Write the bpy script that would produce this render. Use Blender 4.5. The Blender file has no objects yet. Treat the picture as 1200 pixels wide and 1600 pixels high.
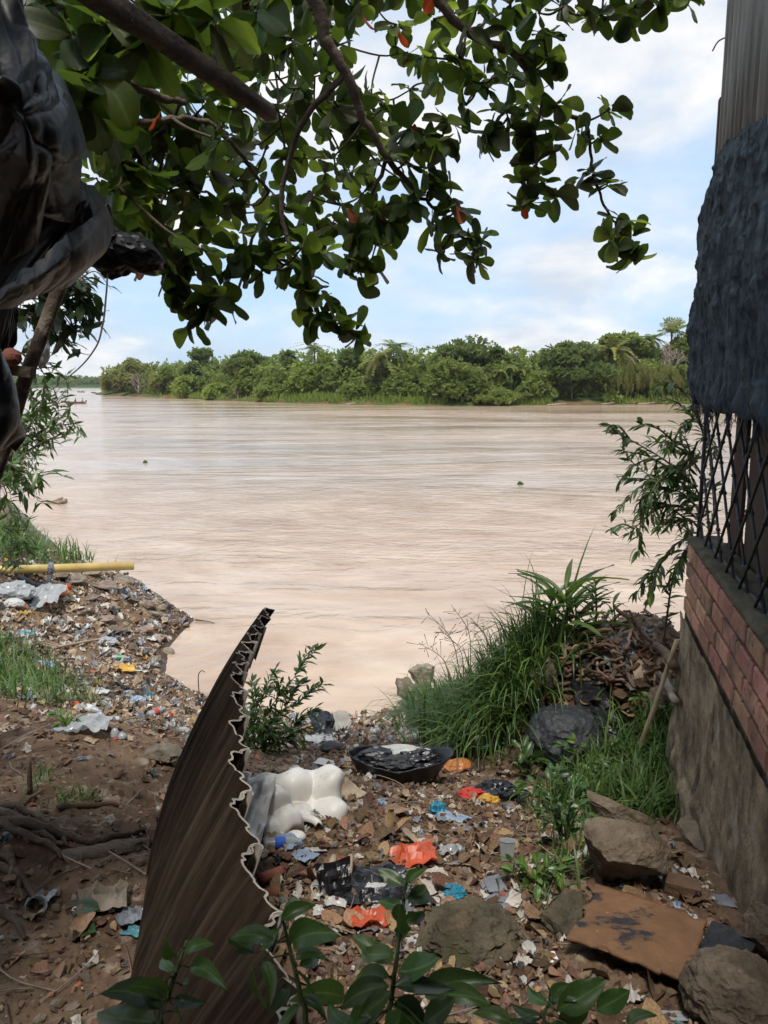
import bpy, bmesh, math, random
import numpy as np
from mathutils import Vector, Matrix

sc = bpy.context.scene
COL = sc.collection
R = math.radians
rng = np.random.default_rng(7)
random.seed(7)

# ------------------------------------------------------------------ camera
EYE = 4.5                       # metres above the river
PITCH = R(9.4)
FPX = 1208.0                    # focal length in photograph pixels
cam_d = bpy.data.cameras.new("camera")
cam = bpy.data.objects.new("camera", cam_d)
COL.objects.link(cam)
cam.location = (0, 0, EYE)
cam.rotation_euler = (R(90) - PITCH, 0, 0)
cam_d.sensor_fit = 'VERTICAL'
cam_d.sensor_height = 34.44
cam_d.lens = 26.0
cam_d.clip_start = 0.05
cam_d.clip_end = 9000
cam_d.dof.use_dof = True
cam_d.dof.focus_distance = 9.0
cam_d.dof.aperture_fstop = 15.0
sc.camera = cam

# ------------------------------------------------------------------ sky
SUN_EL, SUN_AZ = R(66), R(191)          # high, behind the camera
world = bpy.data.worlds.new("World")
sc.world = world
world.use_nodes = True
wn, wl = world.node_tree.nodes, world.node_tree.links
wn.clear()
def wnode(t, **k):
    n = wn.new(t)
    for a, b in k.items():
        setattr(n, a, b)
    return n
out = wnode("ShaderNodeOutputWorld")
bg = wnode("ShaderNodeBackground")
bg.inputs[1].default_value = 0.1
sky = wnode("ShaderNodeTexSky", sky_type='NISHITA')
sky.sun_disc = False
sky.sun_elevation = SUN_EL
sky.sun_rotation = SUN_AZ
sky.air_density = 1.0
sky.dust_density = 1.6
tc = wnode("ShaderNodeTexCoord")
sep = wnode("ShaderNodeSeparateXYZ")
wl.new(tc.outputs["Generated"], sep.inputs[0])
def wmath(op, a, b=None):
    n = wnode("ShaderNodeMath", operation=op)
    for i, v in enumerate((a, b)):
        if v is None: continue
        if isinstance(v, (int, float)): n.inputs[i].default_value = v
        else: wl.new(v, n.inputs[i])
    return n.outputs[0]
zc = wmath('ADD', wmath('MAXIMUM', sep.outputs[2], 0.0), 0.30)
cx = wmath('DIVIDE', sep.outputs[0], zc)
cy = wmath('DIVIDE', sep.outputs[1], zc)
comb = wnode("ShaderNodeCombineXYZ")
wl.new(cx, comb.inputs[0]); wl.new(cy, comb.inputs[1])
def wnoise(scale, detail, rough, off=(0, 0, 0), dist=0.0):
    m = wnode("ShaderNodeMapping"); m.inputs["Location"].default_value = off
    wl.new(comb.outputs[0], m.inputs[0])
    n = wnode("ShaderNodeTexNoise"); n.inputs["Scale"].default_value = scale
    n.inputs["Detail"].default_value = detail; n.inputs["Roughness"].default_value = rough
    n.inputs["Distortion"].default_value = dist
    wl.new(m.outputs[0], n.inputs[0])
    return n.outputs[0]
def wramp(fac, stops):
    r = wnode("ShaderNodeValToRGB"); wl.new(fac, r.inputs[0])
    e = r.color_ramp.elements
    while len(e) < len(stops): e.new(0.5)
    for k, (p, c) in enumerate(stops):
        e[k].position = p; e[k].color = (c[0], c[1], c[2], 1)
    return r.outputs[0]
SKY_OFF = (2.35, 0.4, 0)
n_big = wnoise(1.25, 9, 0.56, SKY_OFF, 0.35)
n_small = wnoise(2.9, 8, 0.58, (5.2, 1.7, 0), 0.2)
cover = wramp(wmath('ADD', wmath('MULTIPLY', n_big, 0.8), wmath('MULTIPLY', n_small, 0.2)), [(0.38, (0.05,)*3), (0.48, (.45,)*3), (0.57, (1.0,)*3)])
tone = wramp(n_small, [(0.36, (3.6, 4.0, 4.6)), (0.48, (4.5, 4.7, 5.0)), (0.62, (5.6, 5.5, 5.35))])
# thin veil over the blue: pale sky between the clouds
veil = wnode("ShaderNodeMixRGB"); veil.inputs[0].default_value = 0.74
wl.new(sky.outputs[0], veil.inputs[1]); veil.inputs[2].default_value = (2.8, 4.1, 5.7, 1)
mixc = wnode("ShaderNodeMixRGB")
wl.new(cover, mixc.inputs[0]); wl.new(veil.outputs[0], mixc.inputs[1]); wl.new(tone, mixc.inputs[2])
wl.new(mixc.outputs[0], bg.inputs[0])
wl.new(bg.outputs[0], out.inputs[0])

sun_d = bpy.data.lights.new("sun", 'SUN')
sun_d.energy = 2.1
sun_d.angle = R(10)
sun_d.color = (1.0, 0.95, 0.87)
sun = bpy.data.objects.new("sun", sun_d)
COL.objects.link(sun)
sun.location = (0, -20, 40)
# SUN_AZ is measured clockwise from +Y
sd = Vector((math.sin(SUN_AZ) * math.cos(SUN_EL), math.cos(SUN_AZ) * math.cos(SUN_EL), math.sin(SUN_EL)))
sun.rotation_euler = sd.to_track_quat('Z', 'Y').to_euler()

sc.view_settings.view_transform = 'Standard'
sc.view_settings.look = 'None'
sc.view_settings.exposure = 0.95
sc.view_settings.gamma = 1.0
sc.view_settings.use_curve_mapping = False
sc.render.engine = 'CYCLES'
sc.cycles.use_denoising = True
sc.cycles.max_bounces = 8
sc.cycles.transparent_max_bounces = 8
sc.cycles.caustics_reflective = False
sc.cycles.caustics_refractive = False

# ------------------------------------------------------------------ noise and projection helpers
def _hash(ix, iy, iz, seed):
    h = (ix * 374761393 + iy * 668265263 + iz * 2147483647 + seed * 1274126177) & 0xFFFFFFFF
    h = ((h ^ (h >> 13)) * 1274126177) & 0xFFFFFFFF
    h = (h ^ (h >> 16)) & 0xFFFFFFFF
    h = (h * 2246822519) & 0xFFFFFFFF
    h = (h ^ (h >> 15)) & 0xFFFFFFFF
    return h.astype(np.float64) / 2147483648.0 - 1.0
def vnoise(P, seed=0):
    P = np.asarray(P, float)
    I = np.floor(P).astype(np.int64); Fr = P - I
    u = Fr * Fr * Fr * (Fr * (Fr * 6 - 15) + 10)
    r = 0
    for dx in (0, 1):
        for dy in (0, 1):
            for dz in (0, 1):
                w = (u[:, 0] if dx else 1 - u[:, 0]) * (u[:, 1] if dy else 1 - u[:, 1]) * (u[:, 2] if dz else 1 - u[:, 2])
                r = r + w * _hash(I[:, 0] + dx, I[:, 1] + dy, I[:, 2] + dz, seed)
    return r
def fbm(P, octv=4, seed=0, gain=0.5, ridged=False):
    P = np.asarray(P, float); a = 1.0; r = np.zeros(len(P)); s = 0
    for k in range(octv):
        n = vnoise(P * (2.03 ** k) + 17.3 * k, seed + k)
        r += a * ((1 - 2 * np.abs(n)) if ridged else n); s += a; a *= gain
    return r / s

CP, SP = math.cos(PITCH), math.sin(PITCH)
def ray(px, py):
    u, v = (px - 600) / FPX, (py - 800) / FPX
    return np.array((u, CP - v * SP, -SP - v * CP))
def at_y(px, py, Y):                       # point on the sight line at distance Y
    d = ray(px, py); return np.array((0, 0, EYE)) + d * (Y / d[1])
def at_z(px, py, z=0.0):
    d = ray(px, py); return np.array((0, 0, EYE)) + d * ((z - EYE) / d[2])

SHORE = [(-170, 330), (-85, 160), (-42, 84)] + [tuple(at_z(*p)[:2]) for p in
    [(0, 772), (60, 828), (110, 868), (160, 888), (208, 903), (262, 938), (302, 968), (282, 990), (262, 1012),
     (256, 1050), (300, 1080), (360, 1098), (430, 1112), (500, 1122), (570, 1121), (620, 1111), (652, 1083)]] + \
    [(1.2, 10.6), (2.4, 9.4), (4.5, 9.0), (8, 9.2), (16, 10), (40, 13), (110, 18)]
SHORE = np.array(SHORE)
LANDPOLY = np.vstack([SHORE, [(110, -60), (-170, -60)]])
def sdist(xy):
    xy = np.asarray(xy, float); best = np.full(len(xy), 1e9)
    for a, b in zip(SHORE[:-1], SHORE[1:]):
        ab = b - a; t = np.clip(((xy - a) @ ab) / (ab @ ab), 0, 1)
        best = np.minimum(best, np.hypot(*(xy - a - t[:, None] * ab).T))
    ins = np.zeros(len(xy), bool); n = len(LANDPOLY)
    for i in range(n):
        (x1, y1), (x2, y2) = LANDPOLY[i], LANDPOLY[(i + 1) % n]
        c = ((y1 > xy[:, 1]) != (y2 > xy[:, 1]))
        xi = x1 + (xy[:, 1] - y1) / ((y2 - y1) or 1e-9) * (x2 - x1)
        ins ^= c & (xy[:, 0] < xi)
    return np.where(ins, best, -best)
MOUNDS = [  # x, y, sx, sy, height
    (2.0, 5.75, 0.72, 1.05, 1.30), (1.15, 5.6, 0.42, 0.75, 0.74),
    (-1.75, 4.3, 0.7, 0.9, 0.34), (-1.5, 2.7, 0.45, 0.5, 0.12), (-6.5, 9.6, 1.6, 2.0, 0.35),
    (0.95, 2.7, 0.4, 0.45, 0.10), (-2.9, 6.2, 1.1, 1.3, .25)]
def height(xy, detail=True):
    xy = np.asarray(xy, float); s = sdist(xy)
    a, b, k = 0.385 * s, 2.85, 0.55
    h = np.clip(0.5 + 0.5 * (b - a) / k, 0, 1)
    z = b * (1 - h) + a * h - k * h * (1 - h)
    z = np.where(s < 0, np.maximum(0.45 * s, -2.6), z)
    for (mx, my, sx, sy, hh) in MOUNDS:
        z = z + hh * np.exp(-((xy[:, 0] - mx) / sx) ** 2 - ((xy[:, 1] - my) / sy) ** 2)
    near = np.clip((s + 0.25) / 1.2, 0, 1)
    P = np.c_[xy, np.zeros(len(xy))]
    far = np.clip(np.hypot(xy[:, 0], xy[:, 1]) / 12, 0.35, 1.6)
    z = z + near * 0.10 * far * fbm(P * 0.9, 3, 11)
    if detail:
        z = z + (0.35 + 0.65 * near) * (0.030 * fbm(P * 3.3, 3, 21) + 0.016 * fbm(P * 11, 2, 31, ridged=True) + 0.008 * fbm(P * 33, 2, 41))
    return z
def gz(x, y):
    return float(height([(x, y)])[0])
def at(px, py, lift=0.0):                  # point where the sight line meets the ground
    d = ray(px, py); t = np.concatenate([np.arange(0.6, 9, 0.03), np.arange(9, 60, 0.12)]) / d[1]
    Q = np.array((0, 0, EYE)) + t[:, None] * d
    h = height(Q[:, :2]); below = np.nonzero(Q[:, 2] < h)[0]
    if len(below) == 0: return at_z(px, py, 0.0)
    i = below[0]
    if i > 0:
        a0 = Q[i - 1, 2] - h[i - 1]; a1 = h[i] - Q[i, 2]; f = a0 / (a0 + a1 + 1e-9)
        q = Q[i - 1] * (1 - f) + Q[i] * f
    else: q = Q[i]
    return np.array((q[0], q[1], q[2] + lift))
def m_per_px(p):
    return (p[1] * CP - (p[2] - EYE) * SP) / FPX

# ------------------------------------------------------------------ mesh helpers
def mesh_arrays(name, V, F, mats=(), smooth=False, tint=None, midx=None, vein=None):
    V = np.ascontiguousarray(V, np.float32); F = np.ascontiguousarray(F, np.int32)
    me = bpy.data.meshes.new(name); k = F.shape[1]; n = len(F)
    me.vertices.add(len(V)); me.vertices.foreach_set("co", V.ravel())
    me.loops.add(n * k); me.loops.foreach_set("vertex_index", F.ravel())
    me.polygons.add(n)
    me.polygons.foreach_set("loop_start", np.arange(0, n * k, k, dtype=np.int32))
    for m in mats: me.materials.append(m)
    if midx is not None: me.polygons.foreach_set("material_index", np.ascontiguousarray(midx, np.int32))
    me.polygons.foreach_set("use_smooth", np.full(n, smooth, bool))
    if tint is not None:
        a = me.attributes.new("tint", 'FLOAT', 'POINT'); a.data.foreach_set("value", np.ascontiguousarray(tint, np.float32))
    if vein is not None:
        a = me.attributes.new("vein", 'FLOAT', 'POINT'); a.data.foreach_set("value", np.ascontiguousarray(vein, np.float32))
    me.update(calc_edges=True)
    return me
class MB:
    def __init__(s): s.v = []; s.f = []; s.m = []; s.n = 0
    def add(s, V, F, mi=0):
        V = np.asarray(V, float).reshape(-1, 3)
        s.v.append(V); s.f += [tuple(int(i) + s.n for i in f) for f in F]; s.m += [mi] * len(F); s.n += len(V); return s
    def box(s, c, size, rot=None, mi=0, taper=1.0):
        x, y, z = np.array(size) / 2
        V = np.array([(-x, -y, -z), (x, -y, -z), (x, y, -z), (-x, y, -z), (-x*taper, -y*taper, z), (x*taper, -y*taper, z), (x*taper, y*taper, z), (-x*taper, y*taper, z)])
        if rot is not None: V = V @ np.array(rot.to_3x3() if hasattr(rot, 'to_3x3') else rot).T
        return s.add(V + np.array(c), [(0, 3, 2, 1), (4, 5, 6, 7), (0, 1, 5, 4), (1, 2, 6, 5), (2, 3, 7, 6), (3, 0, 4, 7)], mi)
    def tube(s, pts, rads, n=6, mi=0, cap=True):
        V, F = tube(pts, rads, n, cap); return s.add(V, F, mi)
    def mesh(s, name, mats, smooth=False):
        me = bpy.data.meshes.new(name)
        me.from_pydata([tuple(p) for p in np.vstack(s.v)], [], s.f)
        for m in (mats if isinstance(mats, (list, tuple)) else [mats]): me.materials.append(m)
        me.polygons.foreach_set("material_index", s.m)
        me.polygons.foreach_set("use_smooth", [smooth] * len(s.f))
        me.update(); return me
    def build(s, name, mats, parent=None, smooth=False, loc=None, rot=None):
        return link(name, s.mesh(name, mats, smooth), parent, loc, rot)
def tube(pts, rads, n=6, cap=True):
    P = np.asarray(pts, float); m = len(P)
    r = np.full(m, rads, float) if np.isscalar(rads) else np.asarray(rads, float)
    T = np.gradient(P, axis=0); T /= np.linalg.norm(T, axis=1)[:, None] + 1e-12
    a = np.array((0, 0, 1.0)) if abs(T[0, 2]) < 0.9 else np.array((1.0, 0, 0))
    V = []; u = np.cross(a, T[0]); u /= np.linalg.norm(u)
    ang = np.arange(n) / n * 2 * np.pi
    for i in range(m):
        u = u - T[i] * (u @ T[i]); u /= np.linalg.norm(u) + 1e-12; w = np.cross(T[i], u)
        V.append(P[i] + r[i] * (np.cos(ang)[:, None] * u + np.sin(ang)[:, None] * w))
    V = np.vstack(V); F = []
    for i in range(m - 1):
        for j in range(n):
            k = (j + 1) % n; F.append((i*n+j, i*n+k, (i+1)*n+k, (i+1)*n+j))
    if cap:
        F.append(tuple(range(n - 1, -1, -1))); F.append(tuple((m-1)*n + j for j in range(n)))
    return V, F
def smooth_path(pts, k=6):
    P = np.asarray(pts, float)
    if len(P) < 3: return np.array([P[0] + (P[-1] - P[0]) * t for t in np.linspace(0, 1, k + 1)])
    Q = np.vstack([2 * P[0] - P[1], P, 2 * P[-1] - P[-2]]); o = []
    for i in range(1, len(Q) - 2):
        for t in np.linspace(0, 1, k, endpoint=False):
            a, b, c, d = Q[i-1], Q[i], Q[i+1], Q[i+2]
            o.append(0.5 * ((2*b) + (-a + c)*t + (2*a - 5*b + 4*c - d)*t*t + (-a + 3*b - 3*c + d)*t**3))
    o.append(P[-1]); return np.array(o)
def resample(G, nu, nv):                    # smooth a control grid (rows, cols, 3)
    G = np.asarray(G, float)
    def up(A, n):                           # along axis 0
        out = []; m = len(A)
        for t in np.linspace(0, m - 1, n):
            i = min(int(t), m - 2); f = t - i
            a = A[max(i-1, 0)]; b = A[i]; c = A[i+1]; d = A[min(i+2, m-1)]
            out.append(0.5 * ((2*b) + (-a + c)*f + (2*a - 5*b + 4*c - d)*f*f + (-a + 3*b - 3*c + d)*f**3))
        return np.array(out)
    return up(up(G, nu).transpose(1, 0, 2), nv).transpose(1, 0, 2)
def grid_faces(nu, nv):
    i, j = np.meshgrid(np.arange(nu - 1), np.arange(nv - 1), indexing='ij'); a = (i * nv + j).ravel()
    return np.c_[a, a + 1, a + nv + 1, a + nv]
def grid_normals(G):
    du = np.gradient(G, axis=0); dv = np.gradient(G, axis=1); n = np.cross(dv, du)
    return n / (np.linalg.norm(n, axis=2)[..., None] + 1e-12)
def link(name, me, parent=None, loc=None, rot=None, scale=None):
    o = bpy.data.objects.new(name, me); COL.objects.link(o)
    if parent is not None: o.parent = parent
    if loc is not None: o.location = tuple(float(c) for c in loc)
    if rot is not None: o.rotation_euler = tuple(float(c) for c in rot)
    if scale is not None: o.scale = (scale,)*3 if np.isscalar(scale) else tuple(scale)
    return o
def tag(o, label=None, cat=None, group=None, kind=None):
    if label: o["label"] = label
    if cat: o["category"] = cat
    if group: o["group"] = group
    if kind: o["kind"] = kind
    return o
def empty(name, loc, label=None, cat=None, group=None, rot=None):
    o = bpy.data.objects.new(name, None); COL.objects.link(o)
    o.location = tuple(float(c) for c in loc); o.empty_display_size = 0.1
    if rot is not None: o.rotation_euler = rot
    return tag(o, label, cat, group)
def basis(d, n):                            # columns: x along d, z near n
    d = np.asarray(d, float); d = d / (np.linalg.norm(d) + 1e-12)
    z = np.asarray(n, float); z = z - d * (z @ d); l = np.linalg.norm(z)
    if l < 1e-6: z = np.cross(d, (1.0, 0.3, 0.2)); l = np.linalg.norm(z)
    z = z / l; y = np.cross(z, d)
    return np.c_[d, y, z]
def mat4(p, B, s=1.0):
    M = np.eye(4); M[:3, :3] = B * s; M[:3, 3] = p
    return Matrix(M.tolist())
def put(name, me, parent, p, B, s=1.0):     # an object from position, basis and scale
    o = bpy.data.objects.new(name, me); COL.objects.link(o)
    if parent is not None: o.parent = parent
    o.matrix_local = mat4(p, B, s); return o
def inst(tv, tf, pos, B, scale):            # many copies of one template as arrays
    tv = np.asarray(tv, float); N = len(pos); k = len(tv)
    sc_ = np.asarray(scale, float)
    if sc_.ndim == 0: sc_ = np.full(N, float(sc_))
    L = tv[None] * (sc_[:, None, :] if sc_.ndim == 2 else sc_[:, None, None])
    V = np.einsum('nij,nkj->nki', B, L) + pos[:, None, :]
    F = (np.asarray(tf)[None] + (np.arange(N) * k)[:, None, None]).reshape(-1, len(tf[0]))
    return V.reshape(-1, 3), F
def rand_basis(N, r, up=0.0, upv=(0, 0, 1)):  # random frames; up pulls the normal to upv
    d = r.normal(size=(N, 3)); n = r.normal(size=(N, 3)); n /= np.linalg.norm(n, axis=1)[:, None]
    n = n + up * np.array(upv); n /= np.linalg.norm(n, axis=1)[:, None]
    d = d - n * (d * n).sum(1)[:, None]; d /= np.linalg.norm(d, axis=1)[:, None] + 1e-9
    return np.stack([d, np.cross(n, d), n], axis=2)

# ------------------------------------------------------------------ materials
def material(name, col, col2=None, scale=6.0, detail=5.0, rough=0.8, bump=0.0, bscale=None, spec=0.3, metal=0.0, trans=0.0,
             transcol=None, vary=0.0, stretch=(1, 1, 1), split=(0.38, 0.64), rough2=None, sheen=0.0, vein=False, coat=0.0, extra=None):
    m = bpy.data.materials.new(name); m.use_nodes = True
    nt = m.node_tree; N, L = nt.nodes, nt.links
    p = N["Principled BSDF"]
    def node(t, **k):
        n = N.new(t)
        for a, b in k.items(): setattr(n, a, b)
        return n
    tcn = node("ShaderNodeTexCoord"); mp = node("ShaderNodeMapping"); mp.inputs["Scale"].default_value = stretch
    L.new(tcn.outputs["Object"], mp.inputs[0])
    oi = node("ShaderNodeObjectInfo")
    at_ = node("ShaderNodeAttribute", attribute_name="tint")
    add = node("ShaderNodeMath", operation='ADD'); L.new(oi.outputs["Random"], add.inputs[0]); L.new(at_.outputs["Fac"], add.inputs[1])
    fr = node("ShaderNodeMath", operation='FRACT'); L.new(add.outputs[0], fr.inputs[0])
    off = node("ShaderNodeVectorMath", operation='ADD')
    sm = node("ShaderNodeMath", operation='MULTIPLY'); L.new(fr.outputs[0], sm.inputs[0]); sm.inputs[1].default_value = 37.0 if vary else 0.0
    L.new(mp.outputs[0], off.inputs[0]); L.new(sm.outputs[0], off.inputs[1])
    nz = node("ShaderNodeTexNoise"); nz.inputs["Scale"].default_value = scale; nz.inputs["Detail"].default_value = detail; nz.inputs["Roughness"].default_value = 0.62
    L.new(off.outputs[0], nz.inputs[0])
    rp = node("ShaderNodeValToRGB"); L.new(nz.outputs[0], rp.inputs[0])
    c2 = col2 or tuple(c * 0.72 for c in col)
    rp.color_ramp.elements[0].position = split[0]; rp.color_ramp.elements[0].color = (*c2, 1)
    rp.color_ramp.elements[1].position = split[1]; rp.color_ramp.elements[1].color = (*col, 1)
    colour = rp.outputs[0]
    if extra:                                # (colour, scale, threshold, softness, stretch)
        for (ec, es, et, esf, est) in extra:
            mp2 = node("ShaderNodeMapping"); mp2.inputs["Scale"].default_value = est; mp2.inputs["Location"].default_value = (3.1 * es, 1.7, 0.4)
            L.new(off.outputs[0] if vary else tcn.outputs["Object"], mp2.inputs[0])
            n2 = node("ShaderNodeTexNoise"); n2.inputs["Scale"].default_value = es; n2.inputs["Detail"].default_value = 6; n2.inputs["Roughness"].default_value = 0.65
            L.new(mp2.outputs[0], n2.inputs[0])
            mr = node("ShaderNodeMapRange"); mr.inputs[1].default_value = et - esf; mr.inputs[2].default_value = et + esf; L.new(n2.outputs[0], mr.inputs[0])
            mx = node("ShaderNodeMixRGB"); L.new(mr.outputs[0], mx.inputs[0]); L.new(colour, mx.inputs[1]); mx.inputs[2].default_value = (*ec, 1)
            colour = mx.outputs[0]
    if vein:                                 # pale midrib along the leaf
        va = node("ShaderNodeAttribute", attribute_name="vein"); vp = node("ShaderNodeMath", operation='POWER'); L.new(va.outputs["Fac"], vp.inputs[0]); vp.inputs[1].default_value = 9.0
        vm = node("ShaderNodeMath", operation='MULTIPLY'); L.new(vp.outputs[0], vm.inputs[0]); vm.inputs[1].default_value = 0.75
        vx = node("ShaderNodeMixRGB"); L.new(vm.outputs[0], vx.inputs[0]); L.new(colour, vx.inputs[1]); vx.inputs[2].default_value = (*[min(1, c * 2.6 + .02) for c in col], 1); colour = vx.outputs[0]
    if vary:
        hs = node("ShaderNodeHueSaturation")
        mrv = node("ShaderNodeMapRange"); mrv.inputs[3].default_value = 1 - vary; mrv.inputs[4].default_value = 1 + vary; L.new(fr.outputs[0], mrv.inputs[0])
        L.new(mrv.outputs[0], hs.inputs["Value"])
        f7 = node("ShaderNodeMath", operation='MULTIPLY'); L.new(fr.outputs[0], f7.inputs[0]); f7.inputs[1].default_value = 7.31
        f8 = node("ShaderNodeMath", operation='FRACT'); L.new(f7.outputs[0], f8.inputs[0])
        mrh = node("ShaderNodeMapRange"); mrh.inputs[3].default_value = 0.5 - 0.06 * vary; mrh.inputs[4].default_value = 0.5 + 0.05 * vary; L.new(f8.outputs[0], mrh.inputs[0])
        L.new(mrh.outputs[0], hs.inputs["Hue"])
        L.new(colour, hs.inputs["Color"]); colour = hs.outputs[0]
    L.new(colour, p.inputs["Base Color"])
    p.inputs["Roughness"].default_value = rough
    if rough2 is not None:
        mr = node("ShaderNodeMapRange"); mr.inputs[3].default_value = rough; mr.inputs[4].default_value = rough2; L.new(nz.outputs[0], mr.inputs[0]); L.new(mr.outputs[0], p.inputs["Roughness"])
    p.inputs["Metallic"].default_value = metal
    p.inputs["Specular IOR Level"].default_value = spec
    if coat: p.inputs["Coat Weight"].default_value = coat; p.inputs["Coat Roughness"].default_value = 0.15
    if bump:
        nb = node("ShaderNodeTexNoise"); nb.inputs["Scale"].default_value = bscale or scale * 4; nb.inputs["Detail"].default_value = 6; nb.inputs["Roughness"].default_value = 0.65
        L.new(off.outputs[0], nb.inputs[0])
        b = node("ShaderNodeBump"); b.inputs["Strength"].default_value = min(1.0, bump); b.inputs["Distance"].default_value = 0.02 if bump <= 1 else 0.02 * bump
        L.new(nb.outputs[0], b.inputs["Height"]); L.new(b.outputs[0], p.inputs["Normal"])
    if trans:
        o_ = N["Material Output"]; t = node("ShaderNodeBsdfTranslucent"); mx = node("ShaderNodeMixShader"); mx.inputs[0].default_value = trans
        if transcol: t.inputs[0].default_value = (*transcol, 1)
        else: L.new(colour, t.inputs[0])
        L.new(p.outputs[0], mx.inputs[1]); L.new(t.outputs[0], mx.inputs[2]); L.new(mx.outputs[0], o_.inputs[0])
    return m
# ================================================================== the setting
m_ground = material("bank_soil", (0.195, 0.127, 0.080), (0.085, 0.050, 0.030), scale=2.6, detail=9, rough=0.9, bump=0.9, bscale=26, spec=0.2,
                    extra=[((0.30, 0.235, 0.175), 9.0, 0.60, 0.06, (1, 1, 1)), ((0.060, 0.040, 0.028), 14.0, 0.62, 0.05, (1, 1, 1))])
def wet_edge():      # silt stays wet and dark just above the waterline
    N, L = m_ground.node_tree.nodes, m_ground.node_tree.links; p = N["Principled BSDF"]; src = p.inputs["Base Color"].links[0].from_socket
    g = N.new("ShaderNodeNewGeometry"); sx = N.new("ShaderNodeSeparateXYZ"); L.new(g.outputs["Position"], sx.inputs[0])
    nz = N.new("ShaderNodeTexNoise"); nz.inputs["Scale"].default_value = 2.2; nz.inputs["Detail"].default_value = 5; L.new(g.outputs["Position"], nz.inputs[0])
    ad = N.new("ShaderNodeMath"); ad.operation = 'MULTIPLY_ADD'; L.new(nz.outputs[0], ad.inputs[0]); ad.inputs[1].default_value = -0.30; L.new(sx.outputs[2], ad.inputs[2])
    mr = N.new("ShaderNodeMapRange"); L.new(ad.outputs[0], mr.inputs[0]); mr.inputs[1].default_value = -.10; mr.inputs[2].default_value = .12; mr.inputs[3].default_value = 1; mr.inputs[4].default_value = 0
    mx = N.new("ShaderNodeMixRGB"); mx.blend_type = 'MULTIPLY'; L.new(mr.outputs[0], mx.inputs[0]); L.new(src, mx.inputs[1]); mx.inputs[2].default_value = (.42, .40, .38, 1); L.new(mx.outputs[0], p.inputs["Base Color"])
    m2 = N.new("ShaderNodeMapRange"); L.new(mr.outputs[0], m2.inputs[0]); m2.inputs[3].default_value = .9; m2.inputs[4].default_value = .35; L.new(m2.outputs[0], p.inputs["Roughness"])
wet_edge()
def build_ground():
    seg = []
    fine = np.radians(np.arange(-46, 46.01, 0.15)); coarse = np.radians(np.arange(49, 311, 3.0))
    th = np.concatenate([fine, coarse])
    r = [0.02, 0.1, 0.22, 0.36, 0.5]
    while r[-1] < 420: r.append(r[-1] * (1.0075 if r[-1] < 13 else (1.014 if r[-1] < 45 else 1.10)))
    r = np.array(r)
    X = np.outer(r, np.sin(th)); Y = np.outer(r, np.cos(th))
    xy = np.c_[X.ravel(), Y.ravel()]
    z = np.concatenate([height(c) for c in np.array_split(xy, 12)])
    n, k = len(r), len(th)
    V = np.vstack([np.c_[xy, z], [[0, 0, gz(0, 0.01)]]])
    i, j = np.meshgrid(np.arange(n - 1), np.arange(k), indexing='ij'); j2 = (j + 1) % k
    F = np.stack([i * k + j, i * k + j2, (i + 1) * k + j2, (i + 1) * k + j], axis=-1).reshape(-1, 4)
    c = n * k; jj = np.arange(k)
    F = np.vstack([F, np.c_[np.full(k, c), (jj + 1) % k, jj, np.full(k, c)][:0]])
    o = link("ground", mesh_arrays("ground", V, F[:, ::-1], [m_ground], smooth=True))
    return tag(o, kind="structure")
build_ground()

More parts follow.
